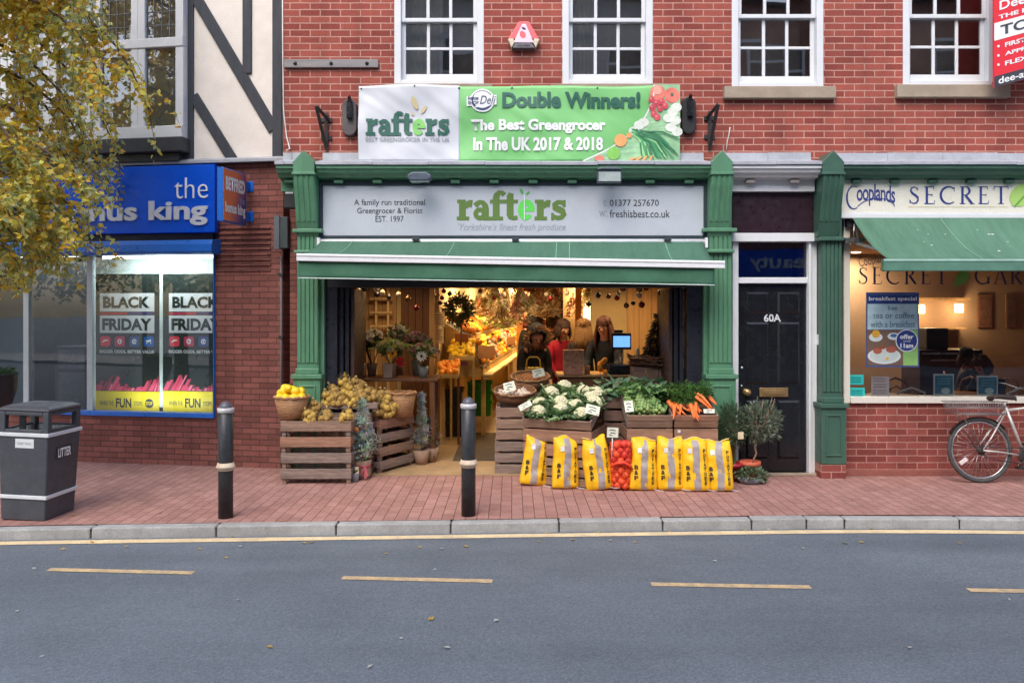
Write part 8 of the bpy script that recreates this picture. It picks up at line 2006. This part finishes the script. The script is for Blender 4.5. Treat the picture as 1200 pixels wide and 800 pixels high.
# ---- right hand display
GC = 'old slatted crates of the right display'
x0, x1 = PX(580,.0), PX(622,.0); hh = PZ(476,0)/2
crate('lower slatted crate of the stack under the round baskets', (x0+x1)/2, .21, .001, 0, x1-x0-.02, .40, hh-.002, 3, WB, GC); crate('upper slatted crate of the stack under the round baskets', (x0+x1)/2+.01, .21, hh, R(1), x1-x0-.02, .40, hh-.002, 3, WA, GC)
crate('tall dark crate under the rear round basket', PX(622,.66), .66, .015, 0, .48, .40, .87, 5, WD)
zt1 = 2*hh
basket('shallow wicker basket of garlic on the slatted crates', PX(603,.2), .20, zt1+.045, .19, .24, .12, M_wicker_dk, rot=(R(14),0,0), sy=.85)
basket('shallow wicker basket of nuts behind the garlic basket', PX(621,.66), .66, .93, .19, .235, .12, M_wicker, rot=(R(14),0,0), sy=.85)
garlic = proto('garlic', lambda q: q.lathe([(0,0),(.022,.004),(.03,.02),(.026,.036),(.010,.048),(.004,.066),(0,.067)], n=10), mat('garlic_skin', lin((222,206,190)), .6, var=.15, vs=25), 'garlic bulb in the shallow wicker basket', 'garlic', 'garlic bulbs in the basket')
nutp = proto('nut', lambda q: q.ball((0,0,0), .02, (1,1,1.2), 9, 6, bump=.15), mat('nut_shell', lin((176,120,72)), .6, var=.25, vs=30), 'brown nut in the rear wicker basket', 'nut', 'nuts in the rear basket')
q14 = Matrix.Rotation(R(14),3,'X')
for k in range(26): a = k*2.4; r_ = .19*math.sqrt((k+.5)/26); put(garlic, Vector((PX(603,.2),.20,zt1+.045)) + q14 @ Vector((r_*math.cos(a), .85*r_*math.sin(a), .05+.02*rnd.random())), (rnd.uniform(-1,1),rnd.uniform(-1,1),rnd.uniform(0,6)), rnd.uniform(.8,1.1))
for k in range(80): a = k*2.4; r_ = .20*math.sqrt((k+.5)/80); put(nutp, Vector((PX(621,.66),.66,.93)) + q14 @ Vector((r_*math.cos(a), .85*r_*math.sin(a), .075+.02*rnd.random()+.02*(1-r_/.2))), None, rnd.uniform(.8,1.1))
t = basket('small yellow handled basket behind the round baskets', PX(625,.95), .95, 1.02, .08, .10, .10, mat('yellow_wicker', lin((196,168,66)), .6), name='handled_basket', rimr=.006); mb = MB(); mb.tube([(-.09,0,.1),(-.08,0,.2),(-.05,0,.235),(.05,0,.235),(.08,0,.2),(.09,0,.1)], .009, 8); mb.build('handle', MATS['yellow_wicker'], t, world_coords=False)
crate('hidden narrow crate holding the yellow handled basket', PX(625,.95), 1.12, .015, 0, .3, .4, 1.0, 6, WD)

# cauliflower crate, turned and tipped toward the road
aR = R(-20); FR = Vector((.81,-.70,0)); ex_ = Vector((math.cos(aR),math.sin(aR),0)); ey_ = Vector((-ex_.y,ex_.x,0)); Wc, Dc, zf = .72, .74, .60
cc = FR - ex_*(Wc/2) + ey_*(Dc/2)
crate('lower half of the big crate behind the first potato sacks', cc.x, cc.y, .001, aR, Wc, Dc, .30, 3, WA, GC); crate('upper half of the big crate under the cauliflowers', cc.x, cc.y, .302, aR, Wc, Dc, zf-.303, 2, WC, GC)
tl_a = R(20); TC = Matrix.Translation(FR - ex_*(Wc/2) + Vector((0,0,zf+.004))) @ Matrix.Rotation(aR,4,'Z') @ Matrix.Rotation(tl_a,4,'X')
org = TC @ Vector((0,Dc/2,0))
t = thing('wooden_crate', 'tipped shallow crate overflowing with cauliflowers', 'crate', tuple(org), 0, GC, rot=(tl_a,0,aR)); XF[t.name] = Matrix.Translation(org) @ Matrix.Rotation(aR,4,'Z') @ Matrix.Rotation(tl_a,4,'X')
hb = .10
for sy in (-1,1): q = MB(); q.box(-Wc/2-.012, sy*Dc/2, .001, Wc/2+.012, sy*(Dc/2+.014), hb); q.build('side', M_wood, t, world_coords=False, bevel=.004)
for sx in (-1,1): q = MB(); q.box(sx*Wc/2, -Dc/2+.001, .001, sx*(Wc/2+.012), Dc/2-.001, hb); q.build('side', M_wood2, t, world_coords=False, bevel=.004)
q = MB(); q.box(-Wc/2+.001,-Dc/2+.001,.002,Wc/2-.001,Dc/2-.001,.014); q.build('base', M_crate_dk, t, world_coords=False)
crate('dark upright crate propping the back of the cauliflower crate', cc.x+.12, cc.y+.28, .601, aR, .5, .2, .20, 2, WD)
M_cg = leaf_mat('cauliflower_leaf', None, .5, .25)
def mk_caul(seed):
    r_ = random.Random(seed); t = thing('cauliflower', 'cauliflower in the tipped crate', 'cauliflower', (0,0,0)); q = MB()
    for k in range(46):
        u = (k+.5)/46; th = math.acos(1-u*1.0); ph = k*2.4; q.ball((.066*math.sin(th)*math.cos(ph), .066*math.sin(th)*math.sin(ph), .062+.056*math.cos(th)), r_.uniform(.017,.023), n=7, k=5, bump=.3, seed=k)
    q.ball((0,0,.06), .064, n=12, k=8); q.build('curd', mat('cauliflower_curd', lin((208,203,168)), .7, var=.1, vs=40), t, world_coords=False)
    q = MB()
    for k in range(13):
        a = k*2.4+r_.uniform(-.2,.2); g = r_.uniform(.7,1.35); q.col = r_.choice(((.16*g,.27*g,.11*g),(.22*g,.34*g,.15*g),(.11*g,.20*g,.09*g),(.36*g,.46*g,.24*g)))
        big_leaf(q, (.035*math.cos(a),.035*math.sin(a),.0), (math.cos(a)*.85,math.sin(a)*.85,.75), (-math.cos(a)*.9,-math.sin(a)*.9,.6), r_.uniform(.11,.155), r_.uniform(.07,.10), r_.uniform(-.1,.5), wave=.006)
    q.build('leaves', M_cg, t, world_coords=False); t['_used'] = False; return t
cauls = [mk_caul(k) for k in range(4)]
spots_c = ((-.24,.12,'at the front left'),(.02,.08,'at the front middle'),(.25,.12,'at the front right by the price card'),(-.27,.31,'in the second row at the left'),(-.06,.27,'in the second row'),(.15,.29,'in the second row at the right'),(.29,.38,'against the right side board'),(-.22,.48,'third row at the left'),(-.0,.46,'in the middle of the third row'),(.2,.52,'third row at the right'),(-.1,.64,'at the back left of the heap'),(.12,.66,'at the top of the heap'),(.29,.63,'at the back right corner'))
for i, (u, v, w_) in enumerate(spots_c):
    o = cauls[i % 4]; p = TC @ Vector((u, v, .05+.05*(i % 3 == 1))); lab = 'white cauliflower ' + w_ + (' of the tipped crate' if 'heap' not in w_ else '')
    rot = (R(25)+rnd.uniform(-.25,.25), rnd.uniform(-.3,.3), rnd.uniform(0,6))
    if o['_used']: copy_tree(o, loc=p, rot=rot, scale=[rnd.uniform(.92,1.1)]*3, label=lab)
    else: o['_used'] = True; o.location = p; o.rotation_euler = rot; o['label'] = lab
for o in COL.objects:
    if o.name.startswith('cauliflower') and 'category' in o: o['group'] = 'cauliflowers in the tipped crate'
mb = MB()
for k in range(330):
    p = TC @ Vector((rnd.uniform(-.35,.35), rnd.uniform(.0,.73), rnd.uniform(.05,.13))); a = rnd.uniform(0,6.28); g = rnd.uniform(.6,1.35); mb.col = rnd.choice(((.14*g,.25*g,.10*g),(.2*g,.32*g,.14*g),(.10*g,.18*g,.09*g),(.3*g,.42*g,.2*g))); big_leaf(mb, p, (math.cos(a),math.sin(a)-.35,rnd.uniform(.1,1.1)), (rnd.gauss(0,.4),rnd.gauss(0,.4),1), rnd.uniform(.07,.14), rnd.uniform(.035,.06), rnd.uniform(0,.6), 4, .004)
o = mb.build('loose_leaves', M_cg, None); tag(o, 'loose green cauliflower leaves filling the tipped crate', 'leaves', kind='stuff')

# dark crate and trailing greens between the two displays
crate('dark crate standing in the gap behind the onion net', 1.20, .12, .001, R(-4), .34, .42, .46, 4, WD, GC); crate('dark crate topped with blue green kale', 1.20, .12, .462, R(-2), .34, .42, .42, 3, WD, GC)
def greens(lab, boxes, n, pal, L, W, name='kale', curl=(.2,.8)):
    mb = MB()
    for k in range(n):
        x0, y0, z0, x1, y1, z1 = rnd.choice(boxes); p = (rnd.uniform(x0,x1), rnd.uniform(y0,y1), rnd.uniform(z0,z1)); a = rnd.uniform(0,6.28); g = rnd.uniform(.6,1.35); c = rnd.choice(pal); mb.col = tuple(v*g for v in c)
        big_leaf(mb, p, (math.cos(a)*.8,math.sin(a)*.8-.3,rnd.uniform(0,.9)), (rnd.gauss(0,.3),rnd.gauss(0,.3),1), rnd.uniform(*L), rnd.uniform(*W), rnd.uniform(*curl), 5, .007)
    o = mb.build(name, M_cg, None); tag(o, lab, 'greens'); return o
zk = .885
greens('heap of blue green kale leaves behind the sprout stalks', ((1.02,-.02,zk+.0,1.38,.3,zk+.10),(1.2,.0,zk+.03,1.72,.3,zk+.12)), 150, ((.08,.18,.11),(.11,.22,.13),(.15,.26,.16)), (.12,.2), (.06,.10))

# sprout and carrot crates on their own crates
def disp(xl, xr, Y, zs, labs, m):
    w = xr-xl; d = .50
    crate(labs[0], (xl+xr)/2, Y+d/2, .001, 0, w-.03, d, zs/2-.002, 3, WB, GC); crate(labs[1], (xl+xr)/2+.004, Y+d/2, zs/2, 0, w-.03, d, zs/2-.002, 2, WC, GC)
    ti = R(20); T = Matrix.Translation((0,0,0)); org = Vector(((xl+xr)/2, Y+d/2*math.cos(ti), zs+.004+d/2*math.sin(ti)))
    t = thing('wooden_crate', labs[2], 'crate', tuple(org), 0, GC, rot=(ti,0,0)); hb = .145; W = w-.03
    for sy in (-1,1): q = MB(); q.box(-W/2-.012, sy*d/2, .001, W/2+.012, sy*(d/2+.014), .068); q.box(-W/2-.012, sy*d/2, .076, W/2+.012, sy*(d/2+.014), hb); q.build('side', m, t, world_coords=False, bevel=.004)
    for sx in (-1,1): q = MB(); q.box(sx*W/2, -d/2+.001, .001, sx*(W/2+.012), d/2-.001, .066); q.box(sx*W/2, -d/2+.001, .078, sx*(W/2+.012), d/2-.001, hb-.003); q.build('side', M_wood2, t, world_coords=False, bevel=.004)
    q = MB(); q.box(-W/2+.001,-d/2+.001,.002,W/2-.001,d/2-.001,.012); q.build('base', M_crate_dk, t, world_coords=False)
    return Matrix.Translation((((xl+xr)/2), Y, zs+.004)) @ Matrix.Rotation(ti,4,'X')
Yv = -.55; zs = PZ(501,Yv)
TV = disp(PX(734,Yv), PX(788,Yv), Yv, zs, ('lower slatted crate under the sprout crate','upper slatted crate under the sprout crate','tipped crate of sprout stalks beside the carrots'), M_wood)
TR = disp(PX(789.5,Yv), PX(841,Yv), Yv, zs, ('lower slatted crate under the carrot crate','upper slatted crate with a white dot under the carrots','tipped crate of bunched carrots with feathery tops'), M_wood3)
def sprout(lab, p, q_, n, s_=1.0):
    p = Vector(p); q_ = Vector(q_); t = thing('sprout_stalk', lab, 'vegetable', tuple(p), 0, 'sprout stalks in the tipped crate'); d = (q_-p); L = d.length; dn = d.normalized(); u = dn.orthogonal().normalized(); w_ = dn.cross(u)
    mb = MB(); mb.tube([p, q_], [.02,.012], 8); mb.build('stem', mat('pale_green_stem', lin((150,170,96)), .6), t)
    mb = MB()
    for k in range(n):
        f_ = (k+.5)/n; a = k*2.4; r_ = (.042-.012*f_)*s_; c = p + dn*L*f_ + (u*math.cos(a)+w_*math.sin(a))*r_; g = rnd.uniform(.75,1.2); mb.col = (.32*g,.46*g,.16*g); mb.ball(c, rnd.uniform(.017,.023)*s_*(1-.3*f_), n=8, k=6)
    mb.build('sprouts', M_cg, t); mb = MB()
    for k in range(16): a = rnd.uniform(0,6.28); g = rnd.uniform(.8,1.3); mb.col = (.12*g,.22*g,.08*g); big_leaf(mb, q_, dn*.5+u*math.cos(a)*.6+w_*math.sin(a)*.6, dn, rnd.uniform(.07,.13), .06, .5)
    mb.build('leaves', M_cg, t)
tv = lambda x, y, z: TV @ Vector((x,y,z))
sprout('long sprout stalk at the left side of the tipped crate', tv(-.17,.04,.15), tv(-.20,.46,.2), 80); sprout('thick sprout stalk second from the left in the tipped crate', tv(-.06,.03,.16), tv(-.10,.46,.23), 88, 1.15); sprout('short sprout stalk beside the carrots', tv(.10,.02,.15), tv(.04,.30,.2), 56, 1.2); sprout('sprout stalk lying under the kale', tv(.02,.08,.15), tv(-.02,.42,.2), 60)
greens('broad green leaves on the sprout stalks', tuple((lambda a, b: (min(a.x,b.x),min(a.y,b.y),min(a.z,b.z),max(a.x,b.x),max(a.y,b.y),max(a.z,b.z)))(tv(*p), tv(*q_)) for p, q_ in (((-.2,.25,.16),(.2,.45,.26)),((.05,.2,.15),(.22,.4,.24)))), 90, ((.15,.29,.10),(.2,.36,.13),(.10,.22,.10)), (.10,.17), (.05,.09), 'broad_leaves')
# carrots
M_car = mat('carrot_skin', lin((238,124,58)), .55, var=.15, vs=14, dirt=(lin((190,90,40)), .4, 30))
car = proto('carrot', lambda q: q.lathe([(0,-.095),(.004,-.09),(.009,-.05),(.014,0),(.018,.05),(.0205,.078),(.016,.09),(0,.094)], n=12), M_car, 'orange carrot in the bunch at the front of the carrot crate', 'carrot', 'carrots in the tipped crate')
tr = lambda x, y, z: TR @ Vector((x,y,z))
for k in range(34):
    grp_ = k % 3; bx = (-.17,.02,.13)[grp_]
    u = bx + rnd.uniform(-.07,.07); v = rnd.uniform(.0,.16) + (.10 if grp_ == 2 else 0); z = .135 + .05*rnd.random() + (.06 if grp_ == 2 else 0)
    ax_ = Vector((rnd.uniform(-.5,.25), .8, .45 + rnd.uniform(-.2,.3))).normalized(); rot = ax_.to_track_quat('Z','Y').to_euler()
    if grp_ == 2: rot = Vector((-.55+rnd.uniform(-.15,.15), .55, .62)).normalized().to_track_quat('Z','Y').to_euler()
    put(car, tr(u, v, z), rot, rnd.uniform(.85,1.15), label=('orange carrot poking out at the left of the carrot crate','orange carrot lying in the middle of the carrot crate','orange carrot slanting up at the right of the carrot crate')[grp_])
mb = MB()
for k in range(150):
    b = rnd.random(); c0 = tr(rnd.uniform(-.2,.12), rnd.uniform(.12,.22), .2); d = Vector((rnd.gauss(-.1,.5), rnd.uniform(.0,.9), rnd.uniform(.35,1.0))).normalized(); L = rnd.uniform(.16,.34); g = rnd.uniform(.55,1.3); mb.col = (.13*g,.29*g,.07*g)
    p1 = c0 + d*L*.5; p2 = c0 + d*L + Vector((0,0,-.25*L)); P = [c0, p1, p2]; mb.tube(P, [.0035,.0025,.001], 4, caps=False)
    for j in range(26):
        f_ = .25+.75*rnd.random(); q_ = (c0.lerp(p1, f_*2) if f_ < .5 else p1.lerp(p2, f_*2-1)); mb.col = tuple(v*rnd.uniform(.7,1.3) for v in (.10*g,.22*g,.05*g)); mb.leaf(q_, (rnd.gauss(0,1),rnd.gauss(0,1),rnd.gauss(.2,.8)), (rnd.gauss(0,1),rnd.gauss(0,1),1), rnd.uniform(.025,.055), .011)
o = mb.build('feathery_greenery', M_leaf, None); tag(o, 'feathery bright green carrot tops lying over the carrot crate', 'carrot tops')

# price cards
M_pcard = mat('price_card_paper', lin((218,220,200)), .6, var=.05)
def card(a, b, w, h_, Y, lab, roll=0.0, tilt=R(-25), yaw=0.0, txt='£1.20', stick=0):
    X, Z = PX(a,Y), PZ(b,Y); t = thing('price_card', lab, 'price card', (X,Y,Z), 0, None, rot=(tilt,roll,yaw)); mb = MB(); mb.box(-w/2,-.002,-h_/2,w/2,.002,h_/2); mb.build('card', M_pcard, t, world_coords=False)
    S = Matrix.Translation((X,Y,Z)) @ Matrix.Rotation(yaw,4,'Z') @ Matrix.Rotation(roll,4,'Y') @ Matrix.Rotation(tilt,4,'X'); XF[t.name] = S
    mb = MB()
    for k, (u, v, l_) in enumerate(((-.3,.22,.55),(-.2,-.08,.45),(-.32,-.3,.3))): ribbon(mb, [(u*w,v*h_),(u*w+l_*w*.4,v*h_+h_*.06),(u*w+l_*w,v*h_-h_*.03)], h_*.09, -.0035)
    mb.build('handwriting', mat('green_black_ink', lin((66,84,72)), .6), t, world_coords=False)
    if stick: mb = MB(); mb.tube([(0,.004,-h_/2),(0,.004,-h_/2-stick)], .005, 6); mb.build('stick', M_white, t, world_coords=False)
card(597,453,.13,.11,.03,'price card leaning in the garlic basket',R(-14)); card(631,437,.14,.10,.50,'price card leaning in the nut basket',R(-12)); card(615.5,475,.14,.06,-.5,'cream price card at the left corner of the cauliflower crate',R(-28)); card(694.5,480,.145,.10,-.72,'pale price card at the right corner of the cauliflower crate',R(14)); card(737,476,.09,.12,-.57,'tall price card at the left edge of the sprout crate',R(-5)); card(831,481.5,.115,.045,-.57,'narrow white price strip on the carrot crate',0); card(718,506.5,.115,.10,-.80,'price card on a white stick above the onion net',R(2),0,0,stick=.22)
mb = MB(); mb.obox((PX(795.5,Yv),Yv-.016,PZ(505,Yv)),(.03,.004,.03)); tag(mb.build('label_dot', M_white, None), 'white dot label on the crate under the carrots', 'label')

# potato sacks
M_sy = mat('yellow_paper_sack', lin((246,192,22)), .5, var=.06, vs=6, fine=.04, bump=.25, bs=22, dirt=(lin((200,140,20)), .25, 9)); M_sg = mat('grey_sack_stripe', lin((158,148,146)), .5, var=.12, vs=8, bump=.3, bs=26); M_ink = mat('brown_black_ink', lin((62,48,30)), .6, var=0, fine=0)
def make_sack(seed, stripe=0.0, left='B&F', right='POTATOES', lean_bulge=.0):
    r_ = random.Random(seed); t = thing('potato_sack', 'yellow potato sack', 'sack', (0,0,0)); H = .51
    def prof(z):
        u = z/H; w = .138*(1+.05*math.sin(u*5+seed)+.07*noise.noise(Vector((u*4,seed*2.7,1)))) - .012*u**3; d = .088*(1-.25*(1-u)**4) if u < .8 else .088*(1-((u-.8)/.2)**1.8*.82)
        if u < .06: d *= .75 + .25*u/.06*1; w *= .95+.05*u/.06
        return w, d
    def fy(x, z):
        w, d = prof(z); k = min(.995, abs(x)/w); b = .022*noise.noise(Vector((x*9,z*7,seed*3.3))) + .011*noise.noise(Vector((x*20+z*6,z*15,seed))) ; return -d*(1-k**2.6)**(1/2.6) - b*(1-k**4)
    q = MB(); q.smooth = True; q.weld = True; nz, nc = 30, 40
    rows = []
    for i in range(nz+1):
        z = H*i/nz; w, d = prof(z); row = []
        for j in range(nc):
            a = 2*PI*j/nc; x = w*math.copysign(abs(math.cos(a))**.72, math.cos(a))
            y = fy(x, z) if math.sin(a) < 0 else -fy(x, z)*.9
            row.append((x, y, z*(1+.10*noise.noise(Vector((x*5,seed,0)))*(z/H)**3) + (.016*math.sin(x*30+seed) if i == nz else 0)))
        rows.append(row)
    for i in range(nz):
        for j in range(nc):
            jj = (j+1) % nc; P = (rows[i][j],rows[i][jj],rows[i+1][jj],rows[i+1][j]); cx = sum(p[0] for p in P)/4; cy = sum(p[1] for p in P)/4
            q.quad(*P, m=0)
    q.poly(list(reversed(rows[0])), 0); q.poly(rows[nz], 0)
    q.build('bag', [M_sy], t, world_coords=False)
    q = MB(); q.weld = True; q.smooth = True
    G = [[(lambda x, z: (x, fy(x,z)-.0025, z))(stripe+.005*math.sin(i*.2+seed)+.034*(2*j/6-1), .004+(H-.008)*i/44) for j in range(7)] for i in range(45)]
    for i in range(44):
        for j in range(6): q.quad(G[i][j],G[i][j+1],G[i+1][j+1],G[i+1][j])
    q.build('stripe', M_sg, t, world_coords=False)
    q = MB(); q.tube([(x, fy(x,H*.985)*.3, H+.004+.014*math.sin(x*30+seed)) for x in [-.12+.24*k/16 for k in range(17)]], .007, 6); q.build('stitched_top', mat('sack_stitching', lin((226,196,120)), .7), t, world_coords=False)
    wp = lambda p: (p[0], fy(p[0],p[2])-.0045, p[2])
    def vert(s, x, z0, z1, h_, bold):
        n = len(s); st = (z1-z0)/n; nz_ = XF[t.name]
        for k, ch in enumerate(s):
            zt = z1 - st*k; letters(ch, x-h_*.55, x+h_*.55, zt-st*.82, zt, 0, M_ink, t, 'letter', bold=bold, warp=wp)
    vert(left, -.083+stripe*.5, .09, .25, .034, .05); vert(right, .087+stripe*.5, .05, .41, .024, .035)
    q = MB(); x, z = -.05, .39; P = [wp((a, 0, b)) for a, b in ((x-.02,z-.02),(x+.02,z-.02),(x+.02,z+.03),(x-.02,z+.03))]; q.quad(*[(p[0],p[1]-.003,p[2]) for p in P]); q.build('sticker', M_white, t, world_coords=False)
    q = MB(); q.tube([(.10,-.07,.012),(.15,-.12,.004),(.19,-.11,.003)], .003, 5); q.build('string', M_white, t, world_coords=False)
    t['_used'] = False; return t
sacks = [make_sack(1, -.01), make_sack(2, .005), make_sack(5, .02), make_sack(8, -.005), make_sack(11, .0), make_sack(14, .008), make_sack(17, .015)]
SL = ((624.5,570,.13,R(6),0,0,'yellow potato sack leaning right at the left end of the row'),(663,574,.03,R(8),1,0,'yellow potato sack second along, in front of the big crate'),(703.5,575.5,-.10,R(4),2,0,'yellow potato sack just left of the onion net'),(755,576,.03,R(2),0,1,'yellow potato sack just right of the onion net'),(787.5,576,.0,R(-3),1,1,'yellow potato sack between two others below the sprout crate'),(818,577,-.04,R(-6),2,1,'yellow potato sack second from the door end of the row'),(846.5,577,-.07,R(-14),1,1,'yellow potato sack at the end of the row nearest the black door'))
used = set()
for (a, b, roll, yaw, k, _, lab) in SL:
    X, Y = gnd(a, b); o = sacks[SL.index((a,b,roll,yaw,k,_,lab))]; rot = (R(-7), roll, yaw); loc = (X, Y+.075, .006)
    if o['_used']: o = copy_tree(o, loc=loc, rot=rot, label=lab)
    else: o['_used'] = True; o.location = loc; o.rotation_euler = rot; o['label'] = lab
    o.scale = (1.0, 1, rnd.uniform(.97,1.02)); o['group'] = 'yellow potato sacks in a row'
# onion net
X, Y = gnd(728.5, 575); t = thing('onion_net', 'red orange net of onions between the potato sacks', 'net', (X,Y+.07,.002))
M_on = mat('onion_orange', lin((232,92,44)), .45, var=.3, vs=16, dirt=(lin((200,50,40)), .5, 20)); M_on2 = mat('onion_red', lin((214,58,46)), .5, var=.25, vs=16)
mb = MB(); mb2 = MB(); r_ = random.Random(4); k = 0
for lv in range(9):
    for j in range(6):
        a = j*PI/3 + lv*.5; rr_ = .068; k += 1; z = .045+lv*.052; q = mb if z < .26 or r_.random() < .3 else mb2; q.ball((rr_*math.cos(a)*1.1, rr_*math.sin(a)*.9, z+r_.uniform(-.01,.01)), r_.uniform(.036,.044), n=10, k=7, bump=.1, seed=k)
    (mb if lv < 4 else mb2).ball((0,0,.045+lv*.052), .042, n=10, k=7)
mb.build('onions', M_on, t, world_coords=False); mb2.build('onions', M_on2, t, world_coords=False)
mb = MB()
for j in range(14):
    for s_ in (-1,1): mb.tube([((.112+.006*math.sin(i))*math.cos(2*PI*j/14+s_*i*.25), (.098)*math.sin(2*PI*j/14+s_*i*.25), .01+.048*i) for i in range(11)], .0017, 4)
mb.tube([(-.10,-.085,.25),(-.05,-.112,.29),(.02,-.118,.295),(.08,-.10,.26),(.10,-.08,.22)], .016, 7)
mb.build('netting', mat('red_netting', lin((226,70,40)), .5), t, world_coords=False)

# potted plants by the door
def pot(t, r0, r1, h, m): MB().lathe([(r0,.001),(r1*.96,h*.78),(r1*1.06,h*.79),(r1*1.08,h),(r1*.95,h),(r1*.9,h*.86),(0,h*.86)], n=24).build('pot', m, t, world_coords=False)
M_tc = mat('terracotta', lin((198,84,56)), .75, var=.12, vs=8, dirt=(lin((214,150,120)), .3, 12)); M_rp = mat('red_pot', lin((158,36,44)), .4)
Y = -.30; X = PX(879,Y)
t = thing('olive_tree', 'little olive tree with a twisted stem in a terracotta pot', 'plant', (X,Y,.001)); ph = PZ(540,Y); pot(t, .075, .105, ph, M_tc); H = PZ(505,Y)
mb = MB(); mb.tube([(.02,0,ph*.85),(.07,.01,ph+.08),(.05,0,ph+.16),(.09,.01,ph+.24),(.06,.0,H-.02),(.07,0,H+.04)], .010, 8)
for k in range(14): a = k*2.4; mb.tube([(.07,0,H),(.07+.1*math.cos(a),.1*math.sin(a),H+.08),(.07+.2*math.cos(a),.17*math.sin(a),H+.12+.12*(k%3))], [.006,.004,.002], 5)
mb.build('stem', mat('olive_bark', lin((172,138,112)), .8), t, world_coords=False)
def bush(mb, c, rad, n, pal, L, W, seed, up=.2):
    r_ = random.Random(seed)
    for k in range(n):
        d = Vector((r_.gauss(0,1),r_.gauss(0,1),r_.gauss(0,1))).normalized(); q_ = (.35+.65*r_.random()**.6)*(1+.3*noise.noise(d*2+Vector((seed,0,0)))); p = Vector((c[0]+d.x*rad[0]*q_, c[1]+d.y*rad[1]*q_, c[2]+d.z*rad[2]*q_)); g = r_.uniform(.6,1.35); mb.col = tuple(v*g for v in r_.choice(pal)); mb.leaf(p, (d.x+r_.gauss(0,.4), d.y+r_.gauss(0,.4), d.z+up+r_.gauss(0,.4)), (r_.gauss(0,1),r_.gauss(0,1),r_.gauss(0,1)), r_.uniform(*L), r_.uniform(*W))
PO = ((.18,.23,.15),(.27,.32,.23),(.13,.18,.11),(.36,.40,.31))
mb = MB(); bush(mb, (.10,0,PZ(494,Y)), (.22,.19,.21), 1700, PO, (.04,.07), (.013,.02), 3); mb.build('foliage', M_leaf, t, world_coords=False)
Y = -.16; X = PX(855,Y)
t = thing('olive_bush', 'taller grey green bush in a red pot beside the green pilaster', 'plant', (X,Y-.12,.001)); ph = .19; pot(t, .08, .11, ph, M_rp)
mb = MB(); [mb.tube([(0,0,ph*.8),(.03*math.cos(k),.03*math.sin(k),.45),(.10*math.cos(k*2.4),.08*math.sin(k*2.4),.70)], [.007,.005,.002], 5) for k in range(7)]; mb.build('stem', M_bwood, t, world_coords=False)
mb = MB(); bush(mb, (0,-.02,.60), (.16,.12,.25), 1700, ((.13,.20,.11),(.18,.26,.15),(.10,.15,.09)), (.035,.06), (.009,.014), 9); mb.build('foliage', M_leaf, t, world_coords=False)
mb = MB(); mb.box(.01,-.17,.47,.07,-.166,.545); mb.build('tag', MATS['cream_tag'], t, world_coords=False)
X, Y = gnd(879, 566); t = thing('trailing_plant', 'low variegated trailing plant in a grey dish by the door', 'plant', (X,Y,.001)); MB().lathe([(.08,.0005),(.11,.06),(.10,.06),(.09,.04),(0,.04)], n=20, sx=1.3).build('dish', mat('grey_dish', lin((122,124,132)), .6), t, world_coords=False)
mb = MB(); bush(mb, (.02,0,.09), (.17,.12,.07), 330, ((.16,.24,.12),(.34,.40,.28),(.10,.17,.09)), (.03,.05), (.022,.035), 12, .1); mb.build('foliage', M_leaf, t, world_coords=False)
